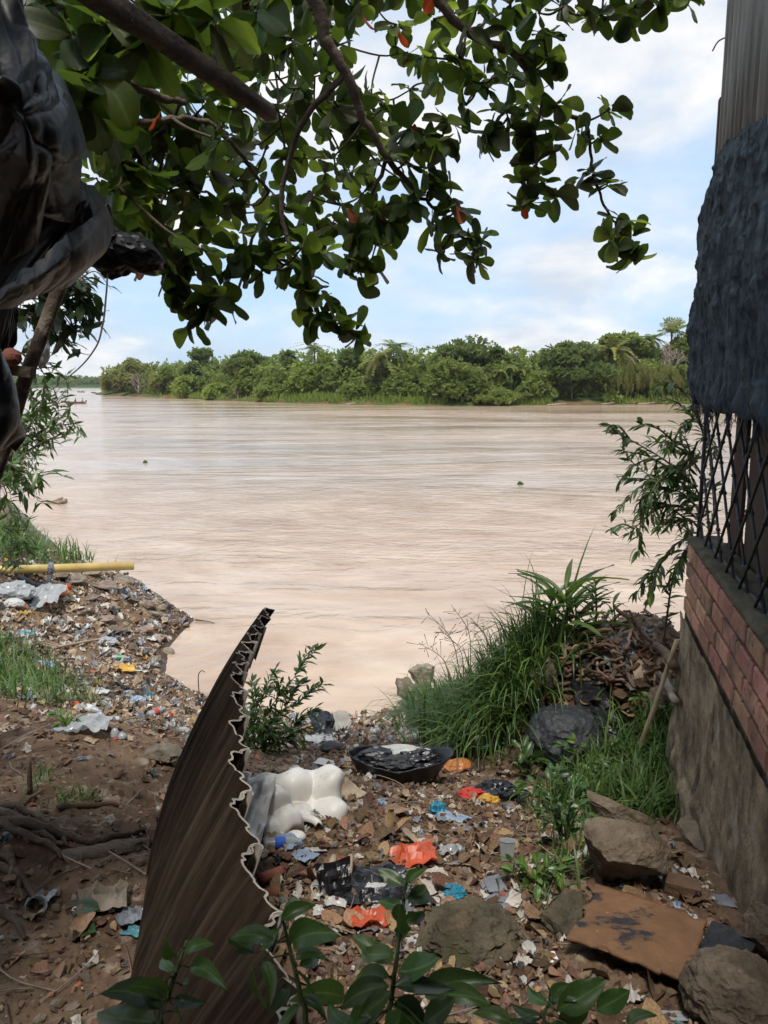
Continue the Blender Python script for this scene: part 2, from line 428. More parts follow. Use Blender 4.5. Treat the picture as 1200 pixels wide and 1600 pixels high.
# ------------------------------------------------------------------ river
def water_material():
    m = bpy.data.materials.new("muddy_water"); m.use_nodes = True
    N, L = m.node_tree.nodes, m.node_tree.links; p = N["Principled BSDF"]
    geo = N.new("ShaderNodeNewGeometry")
    def mapped(sx, sy, off=(0, 0, 0), rot=0.0):
        mp = N.new("ShaderNodeMapping"); mp.inputs["Scale"].default_value = (sx, sy, 1); mp.inputs["Location"].default_value = off
        mp.inputs["Rotation"].default_value = (0, 0, rot)
        L.new(geo.outputs["Position"], mp.inputs[0]); return mp.outputs[0]
    def noise(vec, scale, detail, rough=0.55, dist=0.0):
        n = N.new("ShaderNodeTexNoise"); n.inputs["Scale"].default_value = scale; n.inputs["Detail"].default_value = detail
        n.inputs["Roughness"].default_value = rough; n.inputs["Distortion"].default_value = dist; L.new(vec, n.inputs[0]); return n.outputs[0]
    def math_(op, a, b):
        n = N.new("ShaderNodeMath"); n.operation = op
        for i, v in enumerate((a, b)):
            if isinstance(v, (int, float)): n.inputs[i].default_value = v
            else: L.new(v, n.inputs[i])
        return n.outputs[0]
    def rng_(v, a, b, c, d):
        n = N.new("ShaderNodeMapRange"); L.new(v, n.inputs[0])
        for i, x in enumerate((a, b, c, d)): n.inputs[i + 1].default_value = x
        return n.outputs[0]
    silt = noise(mapped(0.07, 0.10), 1.6, 7, 0.62, 3.0)
    fine = noise(mapped(0.5, 0.9), 1.0, 5, 0.6, 1.2)
    r = N.new("ShaderNodeValToRGB"); L.new(math_('ADD', math_('MULTIPLY', silt, 0.7), math_('MULTIPLY', fine, 0.3)), r.inputs[0])
    e = r.color_ramp.elements; e[0].position = 0.36; e[0].color = (0.33, 0.222, 0.150, 1); e[1].position = 0.64; e[1].color = (0.51, 0.395, 0.30, 1)
    L.new(r.outputs[0], p.inputs["Base Color"])
    p.inputs["IOR"].default_value = 1.33; p.inputs["Specular IOR Level"].default_value = 0.5
    # ripples: small chop, wider swirls, long current lines; calm and rough patches
    patch = noise(mapped(0.020, 0.055, (3, 1, 0)), 1.0, 5, 0.6, 1.0)
    chop = noise(mapped(2.0, 3.6, rot=0.25), 1.0, 4, 0.55, 0.6)
    mid = noise(mapped(0.60, 0.95, rot=-0.25), 1.0, 4, 0.55, 2.2)
    swell = noise(mapped(0.13, 0.26, rot=0.08), 1.0, 4, 0.55, 1.5)
    amp = rng_(patch, 0.42, 0.60, 0.30, 1.35)
    h = math_('ADD', math_('MULTIPLY', math_('MULTIPLY', chop, amp), 0.055), math_('ADD', math_('MULTIPLY', math_('MULTIPLY', mid, amp), 0.11), math_('MULTIPLY', math_('MULTIPLY', swell, amp), 0.13)))
    b = N.new("ShaderNodeBump"); b.inputs["Strength"].default_value = 0.68; b.inputs["Distance"].default_value = 1.0
    L.new(h, b.inputs["Height"]); L.new(b.outputs[0], p.inputs["Normal"])
    L.new(rng_(patch, 0.38, 0.62, 0.07, 0.20), p.inputs["Roughness"])
    return m
m_water = water_material()
def build_water():
    # finer near the camera; follows the same polar layout, far enough to meet the horizon
    th = np.radians(np.arange(-180, 180, 2.0)); r = np.array([0.0, 4, 8, 12, 16, 22, 30, 45, 70, 110, 170, 260, 420, 700, 1200, 1900, 2600.0])
    X = np.outer(r, np.sin(th)); Y = np.outer(r, np.cos(th)); n, k = len(r), len(th)
    V = np.c_[X.ravel(), Y.ravel(), np.zeros(n * k)]
    i, j = np.meshgrid(np.arange(n - 1), np.arange(k), indexing='ij'); j2 = (j + 1) % k
    F = np.stack([i * k + j, i * k + j2, (i + 1) * k + j2, (i + 1) * k + j], axis=-1).reshape(-1, 4)
    return tag(link("river", mesh_arrays("river", V, F[:, ::-1], [m_water], smooth=True)), kind="structure")
build_water()

# ------------------------------------------------------------------ far bank (land with real rise)
m_farbank = material("far_bank_soil", (0.16, 0.105, 0.06), (0.085, 0.06, 0.035), scale=0.35, rough=0.95, spec=0.1,
                     extra=[((0.055, 0.085, 0.022), 0.25, 0.50, 0.08, (1, 1, 1))])
FB_PX = [(150, 615.5), (158, 617.5), (200, 619), (260, 621.5), (330, 625), (420, 629), (520, 632), (640, 633.5), (760, 634), (860, 633.5), (960, 632.5), (1075, 631.5)]
FB = [tuple(at_z(*p)[:2]) for p in FB_PX]
FB = np.array([(-150, 520), (-132, 390)] + FB + [(110, 172), (190, 176), (400, 230), (900, 500)])
def fb_at(x):                                # distance of the far waterline at x
    return float(np.interp(x, FB[2:, 0], FB[2:, 1]))
def build_far_bank():
    rows = [(-2, -1.0), (0.0, 0.02), (1.2, 0.55), (3.5, 1.0), (8, 1.5), (20, 2.4), (60, 3.2), (200, 4), (600, 5), (1300, 6)]
    pts = smooth_path(np.c_[FB, np.zeros(len(FB))], 5)[:, :2]
    T = np.gradient(pts, axis=0); T /= np.linalg.norm(T, axis=1)[:, None]; Nn = np.c_[-T[:, 1], T[:, 0]]
    Nn[:, 1] = np.abs(Nn[:, 1]) + 0.3; Nn /= np.linalg.norm(Nn, axis=1)[:, None]
    V = []
    for d, z in rows:
        q = pts + Nn * d
        jit = fbm(np.c_[q * 0.15, np.full(len(q), d)], 3, 5)
        V.append(np.c_[q, z + (0.5 if d > 1 else 0.0) * jit * min(1, z)])
    V = np.vstack(V)
    F = grid_faces(len(rows), len(pts))
    o = link("far_bank", mesh_arrays("far_bank", V, F, [m_farbank], smooth=True))
    return tag(o, kind="structure")
build_far_bank()

# ------------------------------------------------------------------ foliage builders
def leafmat(name, c, c2, trans=0.3, rough=0.6, vary=0.35, spec=0.3, tc_=None, scale=30, bump=0, vein=False, extra=None):
    return material(name, c, c2, vein=vein, extra=extra, scale=scale, detail=3, rough=rough, trans=trans, vary=vary, spec=spec, transcol=tc_, bump=bump)
GREENS = [leafmat("foliage_mid", (0.155, 0.195, 0.048), (0.105, 0.145, 0.034), .52, tc_=(.34,.41,.09)),
          leafmat("foliage_dark", (0.105, 0.145, 0.042), (0.070, 0.105, 0.030), .52, tc_=(.24,.31,.08)),
          leafmat("foliage_light", (0.20, 0.255, 0.055), (0.145, 0.195, 0.042), .52, tc_=(.40,.49,.10)),
          leafmat("foliage_olive", (0.19, 0.20, 0.060), (0.13, 0.145, 0.045), .52, tc_=(.38,.40,.11)),
          leafmat("foliage_yellow", (0.20, 0.20, 0.040), (0.13, 0.13, 0.03), .25)]
m_bark = material("bark", (0.16, 0.125, 0.095), (0.085, 0.062, 0.046), scale=8, rough=0.9, bump=0.6, bscale=40, stretch=(1, 1, 0.25))
m_deadwood = material("dead_wood", (0.36, 0.30, 0.25), (0.23, 0.18, 0.145), scale=6, rough=0.9, bump=0.5, stretch=(1, 1, 0.3))
QUAD = np.array([(-.5, -.32, 0), (.1, -.42, .06), (.55, 0, -.04), (.1, .42, .06), (-.5, .32, 0), (-.2, 0, .1)])
QF = np.array([(0, 1, 5), (1, 2, 5), (2, 3, 5), (3, 4, 5), (4, 0, 5)])
SPRAY_V = []; SPRAY_F = []
def _spray():
    r = np.random.default_rng(3)
    for k in range(5):
        B = rand_basis(1, r, 1.2)[0]; c = r.normal(size=3) * (0.34, 0.34, 0.16)
        v = np.array([(-.34, -.17, 0), (.34, -.2, .03), (.44, .12, -.05), (-.3, .2, .02)]) @ B.T + c
        n = len(SPRAY_V) * 4; SPRAY_V.append(v); SPRAY_F.append((n, n + 1, n + 2, n + 3))
_spray(); SPRAY_V = np.vstack(SPRAY_V); SPRAY_F = np.array(SPRAY_F)
def crown_arrays(r, w, h, kind, n, leaf, depth=None):
    """leaf sprays through the crown's volume; base at z=0"""
    d = depth or w * 0.8
    P = []
    if kind in ("round", "umbrella", "tall"):
        nl = {"round": 15, "umbrella": 18, "tall": 14}[kind]
        lob = []
        for k in range(nl):
            a = r.uniform(0, 2 * np.pi); q = math.sqrt(r.uniform(0.02, 1))
            if kind == "umbrella":
                zc = h * (0.86 - 0.30 * q * q + r.normal() * 0.05); s = np.array((w * .19, d * .19, h * .10)) * r.uniform(.75, 1.3)
            elif kind == "tall":
                zc = h * r.uniform(.3, .9); q *= 0.9 - 0.5 * abs(zc / h - .55); s = np.array((w * .2, d * .2, h * .12)) * r.uniform(.7, 1.3)
            else:
                zc = h * (0.30 + 0.56 * (1 - q * q * .8) * r.uniform(.45, 1.05)); s = np.array((w * .19, d * .19, h * .13)) * r.uniform(.7, 1.35)
            lob.append((np.array((math.cos(a) * q * w * .40, math.sin(a) * q * d * .40, zc)), s))
        for c, s in lob:
            m = n // nl; v = r.normal(size=(m, 3)); v /= np.linalg.norm(v, axis=1)[:, None]
            rad = r.uniform(.30, 1.08, m) ** .55; v[:, 2] = np.where(v[:, 2] < 0, v[:, 2] * .6, v[:, 2])
            P.append(c + v * rad[:, None] * s)
    elif kind == "bush":
        nl = 13
        for k in range(nl):
            a = r.uniform(0, 2 * np.pi); q = math.sqrt(r.uniform(0, 1)); c = np.array((math.cos(a) * q * w * .36, math.sin(a) * q * d * .36, h * (.16 + .66 * (1 - q ** 1.6) * r.uniform(.5, 1.1))))
            m = n // nl; v = r.normal(size=(m, 3)); v /= np.linalg.norm(v, axis=1)[:, None]
            P.append(c + v * (r.uniform(.3, 1.1, m) ** .6)[:, None] * np.array((w * .21, d * .21, h * .20)) * r.uniform(.7, 1.25))
    elif kind == "willow":
        ns = n // 14
        for k in range(ns):
            a = r.uniform(0, 2 * np.pi); q = math.sqrt(r.uniform(0, 1)); top = h * (1 - .42 * q * q) * r.uniform(.9, 1.05)
            L = r.uniform(.35, .8) * top; t = np.linspace(0, 1, 14)
            P.append(np.c_[math.cos(a) * q * w * .5 + r.normal(size=14) * .12 + t * math.cos(a) * .6, math.sin(a) * q * d * .5 + r.normal(size=14) * .12, top - t * L])
    P = np.vstack(P); P[:, 2] = np.maximum(P[:, 2], 0.1)
    B = rand_basis(len(P), r, 0.9)
    if kind == "willow":
        dn = np.tile((0.1, 0.0, -1.0), (len(P), 1)) + r.normal(size=P.shape) * .2; dn /= np.linalg.norm(dn, axis=1)[:, None]
        nn = r.normal(size=P.shape); nn -= dn * (nn * dn).sum(1)[:, None]; nn /= np.linalg.norm(nn, axis=1)[:, None]
        B = np.stack([dn, np.cross(nn, dn), nn], axis=2)
        V, F = inst(SPRAY_V * (1.6, .5, .5), SPRAY_F, P, B, leaf * r.uniform(.6, 1.2, len(P)))
    else:
        V, F = inst(SPRAY_V, SPRAY_F, P, B, leaf * r.uniform(.6, 1.35, len(P)))
    lobn = fbm(P * (2.2 / max(w, 1)) + r.uniform(0, 50), 2, int(r.integers(1000)))
    tint = np.repeat(0.5 + 0.33 * lobn + r.normal(size=len(P)) * .1, len(SPRAY_V))
    return V, F, np.clip(tint, 0.02, .98)
def trunk_mesh(r, h, rad, w, name="trunk", limbs=5, mat=None, base=0.0):
    b = MB(); lean = r.normal(size=2) * .06 * h
    pts = smooth_path([(0, 0, -0.4), (lean[0] * .3, lean[1] * .3, h * .25), (lean[0] * .8, lean[1], h * .5), (lean[0], lean[1], h * .8)], 3)
    b.tube(pts, np.linspace(rad, rad * .4, len(pts)), 6)
    for k in range(limbs):
        a = 2 * np.pi * k / limbs + r.uniform(-.4, .4); z0 = h * r.uniform(.3, .55); q = np.array((lean[0] * .7, lean[1] * .7, z0))
        e = q + np.array((math.cos(a) * w * .32, math.sin(a) * w * .25, h * r.uniform(.2, .38)))
        p = smooth_path([q, q * .55 + e * .45 + np.array((0, 0, -.03 * h)), e], 3)
        b.tube(p, np.linspace(rad * .5, rad * .15, len(p)), 5, cap=False)
    return b.mesh(name, [mat or m_bark], smooth=True)
def plant_tree(r, name, x, y, z, w, h, kind, mat, label, n=900, leaf=1.0, group=None, cat="tree"):
    t = empty(name, (x, y, z), label, cat, group)
    V, F, tint = crown_arrays(r, w, h * {'round': 1.16, 'bush': 1.10, 'tall': 1.1}.get(kind, 1.0), kind, n, leaf)
    link("crown" if cat == "tree" else "foliage", mesh_arrays("crown", V, F, [mat], tint=tint), t)
    link("trunk" if cat == "tree" else "stem", trunk_mesh(r, h, max(.10, h * .022), w), t)
    return t

# ------------------------------------------------------------------ trees of the far bank, each where it stands
GROUP_FAR = "trees and shrubs on the far bank"
def far(px, ytop, wpx, kind, g, label, back=3.0, n=900, leaf=1.0, name="broadleaf_tree", cat="tree", seed=0):
    x0 = (px - 600) / FPX
    Y = 200.0
    for _ in range(12): Y = fb_at(x0 * Y) + back      # stand `back` metres behind the waterline
    p = at_y(px, ytop, Y); h = p[2] - 0.9; w = wpx * Y / FPX
    r = np.random.default_rng(int(px * 7 + ytop + seed))
    sc_ = Y / 190.0
    z0 = 0.15 + min(back, 8) * 0.16
    return plant_tree(r, name, p[0], Y, z0, w, p[2] - z0, kind, GREENS[g], label, int(n), leaf * (0.75 + .35 * sc_), GROUP_FAR, cat)
far(184, 567, 62, "bush", 3, "outermost spreading tree at the tip of the far bank", 5, 1100)
far(214, 566, 66, "round", 3, "wide olive tree overhanging the tip of the far bank", 7, 1100)
far(246, 576, 36, "bush", 3, "pale yellowish tree beside the bare grey shrub on far bank", 4, 700)
far(268, 571, 50, "round", 0, "mid green tree left of the tall dark pair on far bank", 8, 800)
far(314, 552, 64, "round", 1, "dark round tree with notched top on the far bank", 14, 1000)
far(296, 583, 62, "bush", 2, "bright green bush bulging over the water below a dark round tree", 2.5, 900, name="waterside_bush", cat="bush")
far(337, 594, 42, "bush", 2, "small bright bush between the large bush and the grey twigs", 2.5, 600, name="waterside_bush", cat="bush")
far(390, 546, 82, "umbrella", 1, "broad domed dark tree left of the slender palm on far bank", 12, 1300)
far(388, 565, 60, "bush", 0, "leafy shrub under the broad domed dark tree", 8, 800, name="tall_shrub", cat="shrub")
far(452, 554, 56, "round", 1, "dark tree just left of the slender tall palm", 16, 900)
far(425, 590, 55, "bush", 0, "low dark green shrub right of the grey twigs on far bank", 5, 700, name="tall_shrub", cat="shrub")
far(475, 563, 66, "bush", 2, "light green feathery tree in front of the slender palm", 7, 1000)
far(515, 560, 50, "round", 0, "mid green tree right of the slender palm", 14, 800)
far(551, 552, 66, "round", 1, "dark rounded tree left of the drooping coconut palm", 12, 1000)
far(560, 585, 70, "bush", 0, "dense shrub below the drooping coconut palm on far bank", 6, 800, name="tall_shrub", cat="shrub")
far(640, 548, 50, "round", 0, "mid green tree just right of the dark trunked palms", 14, 850)
far(628, 585, 62, "bush", 0, "dense shrub at the foot of the dark trunked palm", 6, 800, name="tall_shrub", cat="shrub")
far(727, 528, 120, "umbrella", 1, "broadest dark tree at the centre of the far bank", 16, 1700)
far(690, 549, 70, "round", 1, "dark tree on the left shoulder of the broadest tree", 13, 900)
far(785, 548, 68, "round", 1, "dark tree on the right shoulder of the broadest tree", 13, 1000)
far(708, 556, 108, "bush", 0, "large feathery bamboo clump reaching down to the water", 3.5, 1800, leaf=.8, name="bamboo_clump", cat="bamboo")
far(770, 605, 100, "bush", 0, "low creeper covered mound between bamboo and dark tree", 2.5, 1000, leaf=.8, name="low_shrub", cat="shrub")
far(830, 556, 50, "round", 1, "dark tree seen behind the banana plants", 16, 800)
far(838, 585, 70, "bush", 0, "rounded dark bush left of the big overhanging tree", 3.5, 900, name="waterside_bush", cat="bush")
far(897, 538, 116, "round", 1, "big dark tree overhanging the bare earth of the far bank", 6, 1900)
far(868, 552, 60, "round", 0, "tree crown rising on the left side of the big overhanging tree", 10, 900)
far(972, 512, 96, "umbrella", 0, "tall flat crowned tree behind the yellowing palm", 22, 1400)
far(925, 545, 60, "round", 0, "tree between the big overhanging tree and yellowing palm", 16, 900)
far(990, 570, 82, "willow", 3, "weeping yellowish green tree with hanging branches", 5, 2300, leaf=.8)
far(1035, 575, 60, "willow", 3, "smaller weeping tree beside the bare branched trunk", 7, 1500, leaf=.8)
far(953, 612, 36, "bush", 2, "small brilliant green bush at the water's edge", 2, 420, leaf=.75, name="waterside_bush", cat="bush")
far(1080, 498, 62, "round", 0, "tallest tree at the edge of the draped building", 16, 1300)
far(1056, 528, 66, "round", 1, "dark tree behind the bare pale branches on far bank", 18, 1000)
far(1012, 540, 60, "round", 1, "dark tree between the flat crowned tree and fan palm", 24, 900)
far(1130, 520, 90, "round", 0, "tree on the far bank hidden behind the draped building", 10, 900)
far(1180, 540, 90, "round", 1, "rounded tree on far bank past the draped building", 8, 900)
far(345, 574, 60, "round", 1, "dark tree between the notched and the domed trees", 18, 800)
far(595, 568, 70, "round", 1, "shadowy tree behind the drooping palm", 20, 800)

BACK = [(300, 566, "far tree peeping between the notched tree and the pale one"), (360, 562, "far tree behind the left edge of the domed tree"), (425, 556, "far tree behind the low dark shrub"), (505, 556, "far tree behind the slender tall palm"), (530, 562, "far tree left of the rounded pair"), (575, 562, "far tree in the gap left of the drooping palm"),
        (612, 566, "far tree behind the dark trunked palms"), (660, 556, "far tree left of the bamboo clump"), (745, 552, "far tree showing behind the bamboo clump top"), (810, 560, "far tree above the banana plants"), (850, 558, "far tree at the left of the overhanging tree"), (940, 540, "far tree behind the yellowing palm"), (1000, 552, "far tree behind the weeping trees"), (1040, 556, "far tree behind the tall bare trunk"), (1075, 530, "far tree beside the tallest tree")]
for px, yt, lb in BACK: far(px, yt + 8 + (px * 7) % 13, 64, "round", (0, 1, 3)[px % 3], lb, 20, 1000, seed=3)
# grass and creepers along the far waterline: nobody could count the blades
def far_grass():
    r = np.random.default_rng(5); V = []; F = []; T = []; n0 = 0
    P = []
    for px in np.concatenate([r.uniform(250, 860, 5200), r.uniform(470, 620, 2600), r.uniform(940, 1090, 500)]):
        x0 = (px - 600) / FPX; Y = 200.0
        bk = abs(r.normal()) * (4.5 if 430 < px < 640 else 1.6) + .25
        for _ in range(8): Y = fb_at(x0 * Y) + bk
        P.append((x0 * Y, Y, 0.15 + min(1.2, bk * .35)))
    P = np.array(P); P = P[vnoise(np.c_[P[:, :2] * .12, P[:, 2] * 0], 9) + .35 * r.normal(size=len(P)) > -.12]
    tv = np.array([(-.16, 0, 0), (.16, 0, 0), (.10, .1, .7), (-.05, .2, 1.15)]); tf = np.array([(0, 1, 2, 3)])
    a = r.uniform(0, 2 * np.pi, len(P)); B = np.zeros((len(P), 3, 3))
    B[:, 0, 0] = np.cos(a); B[:, 1, 0] = np.sin(a); B[:, 0, 1] = -np.sin(a); B[:, 1, 1] = np.cos(a); B[:, 2, 2] = 1
    V, F = inst(tv, tf, P, B, np.c_[r.uniform(.8, 1.6, len(P)), r.uniform(.8, 2, len(P)), r.uniform(.25, 1.0, len(P)) + .9 * r.random(len(P)) ** 4])
    tag(link("waterside_grass", mesh_arrays("waterside_grass", V, F, [GREENS[2]], tint=np.repeat(r.uniform(.25, .9, len(P)), 4))),
        "bright green grass along the far waterline", "grass", kind="stuff")
far_grass()
def far_understorey():
    r = np.random.default_rng(15); P = []
    for px in r.uniform(165, 1240, 13000):
        x0 = (px - 600) / FPX; Y = 200.0; bk = r.uniform(6, 30)
        for _ in range(6): Y = fb_at(x0 * Y) + bk
        P.append((x0 * Y, Y, 1.0 + r.uniform(0, 1) ** 1.2 * (6.0 + .22 * bk)))
    P = np.array(P); V, F = inst(SPRAY_V, SPRAY_F, P, rand_basis(len(P), r, .8), r.uniform(.8, 1.7, len(P)))
    tag(link("undergrowth", mesh_arrays("undergrowth", V, F, [GREENS[0]], tint=np.repeat(r.uniform(.1, .9, len(P)), len(SPRAY_V)))),
        "dark undergrowth filling the gaps between far bank trees", "undergrowth", kind="stuff")
far_understorey()

# palms
def frond_strip(r, L, droop, wide):
    n = 14; t = np.linspace(0, 1, n); V = [(L * q, 0, L * (.35 * q - droop * q * q)) for q in t]; F = []
    for i in range(n - 1):
        f = (t[i] + t[i + 1]) / 2; wl_ = wide * math.sin(min(1, f * 1.1 + .12) * math.pi * .93) + .12
        for s in (-1, 1):
            k = len(V); a = np.array(V[i]); V.append((a[0] + wl_ * .6, s * wl_, a[2] - wl_ * r.uniform(.4, .8))); F.append((i, i + 1, k))
    return np.array(V), np.array(F)
def far_palm(px, ytop, h_px, label, g, nf=15, L=3.6, droop=.75, back=12, wide=.75, yellow=False):
    x0 = (px - 600) / FPX; Y = 200.0
    for _ in range(12): Y = fb_at(x0 * Y) + back
    p = at_y(px, ytop, Y); r = np.random.default_rng(int(px)); t = empty("palm_tree", (p[0], Y, 1.5), label, "palm", GROUP_FAR)
    H = p[2] - 1.5 - L * .2; b = MB(); pts = smooth_path([(0.6, 0, -.5), (0.2, 0, H * .5), (0, 0, H)], 4); b.tube(pts, np.linspace(.22, .15, len(pts)), 6)
    b.build("trunk", [m_bark], t, True)
    for k in range(nf):
        V, F = frond_strip(r, L * r.uniform(.8, 1.1), droop * r.uniform(.5, 1.5), wide)
        a = 2 * np.pi * k / nf + r.uniform(-.2, .2); c, s = math.cos(a), math.sin(a)
        link("frond", mesh_arrays("frond", V, F, [GREENS[g]]), t, (0, 0, H), (0, r.uniform(-.9, .35), a))
far_palm(491, 539, 60, "slender tall palm rising above the far bank trees", 1, 22, 4.2, 1.15, wide=1.1)
far_palm(615, 537, 60, "dark trunked palm standing at the centre left of the far bank", 1, 26, 4.8, 1.2, wide=1.2)
far_palm(594, 553, 50, "coconut palm with long drooping fronds on far bank", 3, 24, 5.8, 1.25, 8, wide=1.2)
far_palm(957, 541, 50, "yellowing palm in front of the flat crowned tree", 4, 24, 6.0, 1.05, 10, wide=1.3)
far_palm(1017, 524, 50, "small palm crown between flat crowned tree and fan palm", 1, 22, 4.2, 1.1, 20, wide=1.1)
def fan_palm():
    x0 = (1050 - 600) / FPX; Y = 200.0
    for _ in range(12): Y = fb_at(x0 * Y) + 16
    p = at_y(1050, 516, Y); r = np.random.default_rng(2); t = empty("fan_palm", (p[0], Y, 1.5), "fan palm with stiff round leaves above the bare tree", "palm", GROUP_FAR)
    H = p[2] - 1.5; b = MB(); b.tube([(0, 0, -.5), (.2, 0, H * .5), (0, 0, H)], [.3, .25, .22], 6); b.build("trunk", [m_bark], t, True)
    for k in range(24):
        n = 11; a = np.linspace(-2.2, 2.2, n); V = [(0, 0, 0)]; F = []
        for q in a: V += [(1.0 + .95 * math.cos(q - .1), .95 * math.sin(q - .1), 0.05), (1.0 + 1.05 * math.cos(q), 1.05 * math.sin(q), -.05), (1.0 + .9 * math.cos(q + .1), .9 * math.sin(q + .1), 0.05)]
        V.append((1.0, 0, .1)); c = len(V) - 1
        for i in range(n): F += [(c, 1 + 3 * i, 2 + 3 * i), (c, 2 + 3 * i, 3 + 3 * i)]
        F.append((0, c, c - 1))
        link("frond", mesh_arrays("frond", np.array(V), np.array(F), [GREENS[3]]), t, (0, 0, H), (r.uniform(-.5, .5), r.uniform(-1.2, .6), 2 * np.pi * k / 11), (1.9, 1.5, 1.5))
fan_palm()
# banana clumps
def banana(px, ytop, label, n=7, back=6, L=3.0):
    x0 = (px - 600) / FPX; Y = 200.0
    for _ in range(12): Y = fb_at(x0 * Y) + back
    p = at_y(px, ytop, Y); r = np.random.default_rng(int(px)); t = empty("banana_plant", (p[0], Y, 1.0), label, "banana plant", GROUP_FAR)
    H = max(1.5, p[2] - 1.0 - L * .45); b = MB(); b.tube([(0, 0, -.4), (0, 0, H)], [.28, .16], 6); b.build("stem", [GREENS[3]], t, True)
    for k in range(n):
        tt = np.linspace(0, 1, 7); V = []; dr = r.uniform(.6, 1.5)
        for f in tt:
            w_ = .42 * math.sin(math.pi * min(.97, f * .9 + .08)); x = L * f * .75; z = L * (.8 * f - dr * .75 * f * f)
            V += [(x, -w_, z - .1), (x, 0, z + .08), (x, w_, z - .1)]
        link("leaf", mesh_arrays("leaf", np.array(V), grid_faces(7, 3), [GREENS[2] if k % 2 else GREENS[3]], smooth=True), t, (0, 0, H), (0, r.uniform(-.25, .2), 2 * np.pi * k / n + r.uniform(-.3, .3)))
for px, yt, lb in [(782, 572, "banana plant nearest the broadest tree on far bank"), (800, 566, "tallest banana plant in the far bank clump"), (818, 572, "banana plant beside the dark bush on far bank"),
                   (533, 592, "banana plant above the grass slope of the far bank"), (549, 596, "lower banana plant above the grass slope")]:
    banana(px, yt, lb, back=7)
# bare trees
def bare_tree(name, px, ytop, wpx, ybase, back, label, seed, mat=None, levels=3, cat="bare tree", n0=5):
    x0 = (px - 600) / FPX; Y = 200.0
    for _ in range(12): Y = fb_at(x0 * Y) + back
    top = at_y(px, ytop, Y); bot = at_y(px, ybase, Y); h = top[2] - bot[2]; w = wpx * Y / FPX
    r = np.random.default_rng(seed); b = MB()
    def grow(p, d, L, rad, lv):
        e = p + d * L; m = (p + e) / 2 + r.normal(size=3) * L * .06; q = smooth_path([p, m, e], 3); b.tube(q, np.linspace(rad, rad * .6, len(q)), 5, cap=False)
        if lv == 0: return
        for k in range(3 if lv > 1 else 4):
            dd = d * .75 + r.normal(size=3) * np.array((.55, .5, .28)) + np.array((0, 0, .22)); dd /= np.linalg.norm(dd)
            grow(p + d * L * r.uniform(.55, 1), dd, L * r.uniform(.5, .75), rad * .6, lv - 1)
    t = empty(name, (bot[0], Y, bot[2]), label, cat, GROUP_FAR)
    b.tube([(0, 0, -.8), (0, 0, h * .4)], [.02 * h + .06, .015 * h + .05], 6)
    for k in range(n0):
        a = 2 * np.pi * k / n0; d = np.array((math.cos(a) * w / h * .75, math.sin(a) * .45, .9)); d /= np.linalg.norm(d)
        grow(np.array((0, 0, h * .12 + h * .28 * (k % 3) / 2)), d, h * .30, .013 * h + .04, levels)
    b.build("branch", [mat or m_deadwood], t, True)
bare_tree("bare_tree", 1044, 522, 50, 600, 9, "tall bare pale trunked tree below the fan palm", 4)
bare_tree("bare_tree", 1086, 556, 44, 615, 4, "bare tree with crooked limbs beside the draped building", 9, levels=2)
bare_tree("bare_shrub", 217, 578, 36, 617, 2.5, "leafless grey shrub at the tip of the far bank", 12, cat="bare shrub", n0=7)
bare_tree("bare_shrub", 371, 603, 34, 624, 2.2, "low tangle of grey twigs at the far waterline", 13, cat="bare shrub", n0=9)
bare_tree("bare_tree", 985, 546, 24, 580, 12, "thin bare tree beside the yellowing palm", 15, levels=2)

# far wood beyond the bend, about a kilometre away
def far_woods():
    r = np.random.default_rng(8); P = []; S = []
    for k in range(5200):
        x = r.uniform(-620, -190); Y = 980 + r.uniform(0, 160) + abs(x + 400) * .02
        hh = (9 + 3.5 * fbm(np.array([[x * .02, 0, 0]]), 2, 3)[0] + (Y - 980) * .03) * r.uniform(.1, 1); P.append((x, Y, 2 + hh)); S.append(r.uniform(2.6, 5.5))
    P = np.array(P); V, F = inst(SPRAY_V, SPRAY_F, P, rand_basis(len(P), r, .7), np.array(S))
    tag(link("far_woods", mesh_arrays("far_woods", V, F, [GREENS[1]], tint=np.repeat(r.uniform(.1, .9, len(P)), len(SPRAY_V)))),
        "hazy line of woods beyond the river bend", "woods", kind="stuff")
    # low hills behind and the land they stand on
    xs = np.linspace(-1500, 200, 60); V = []
    for d, zf in [(0, 0), (25, .05), (250, .1), (700, .55), (1100, 1.0), (1700, .8)]:
        V.append(np.c_[xs, np.full(60, 960 + d), (3 if d else -1) + zf * (20 + 12 * fbm(np.c_[xs * .004, np.full(60, d * .01), np.zeros(60)], 3, 4))])
    tag(link("hills", mesh_arrays("hills", np.vstack(V), grid_faces(6, 60), [material("hill_green", (.05, .085, .025), (.03, .055, .018), scale=.05, rough=.95, spec=.1)], smooth=True)), kind="structure")
far_woods()

# the air: even pale haze from below the river bed to above the hills
def haze():
    m = bpy.data.materials.new("haze"); m.use_nodes = True; N, L = m.node_tree.nodes, m.node_tree.links; N.remove(N["Principled BSDF"])
    v = N.new("ShaderNodeVolumePrincipled"); v.inputs["Color"].default_value = (0.90, 0.94, 1.0, 1); v.inputs["Density"].default_value = 0.00010; v.inputs["Anisotropy"].default_value = 0.2
    L.new(v.outputs[0], N["Material Output"].inputs["Volume"])
    b = MB(); b.box((0, 0, 26.5), (5600, 5600, 61)); o = b.build("haze", [m]); tag(o, "thin pale haze over the river", "haze", kind="stuff")
haze()
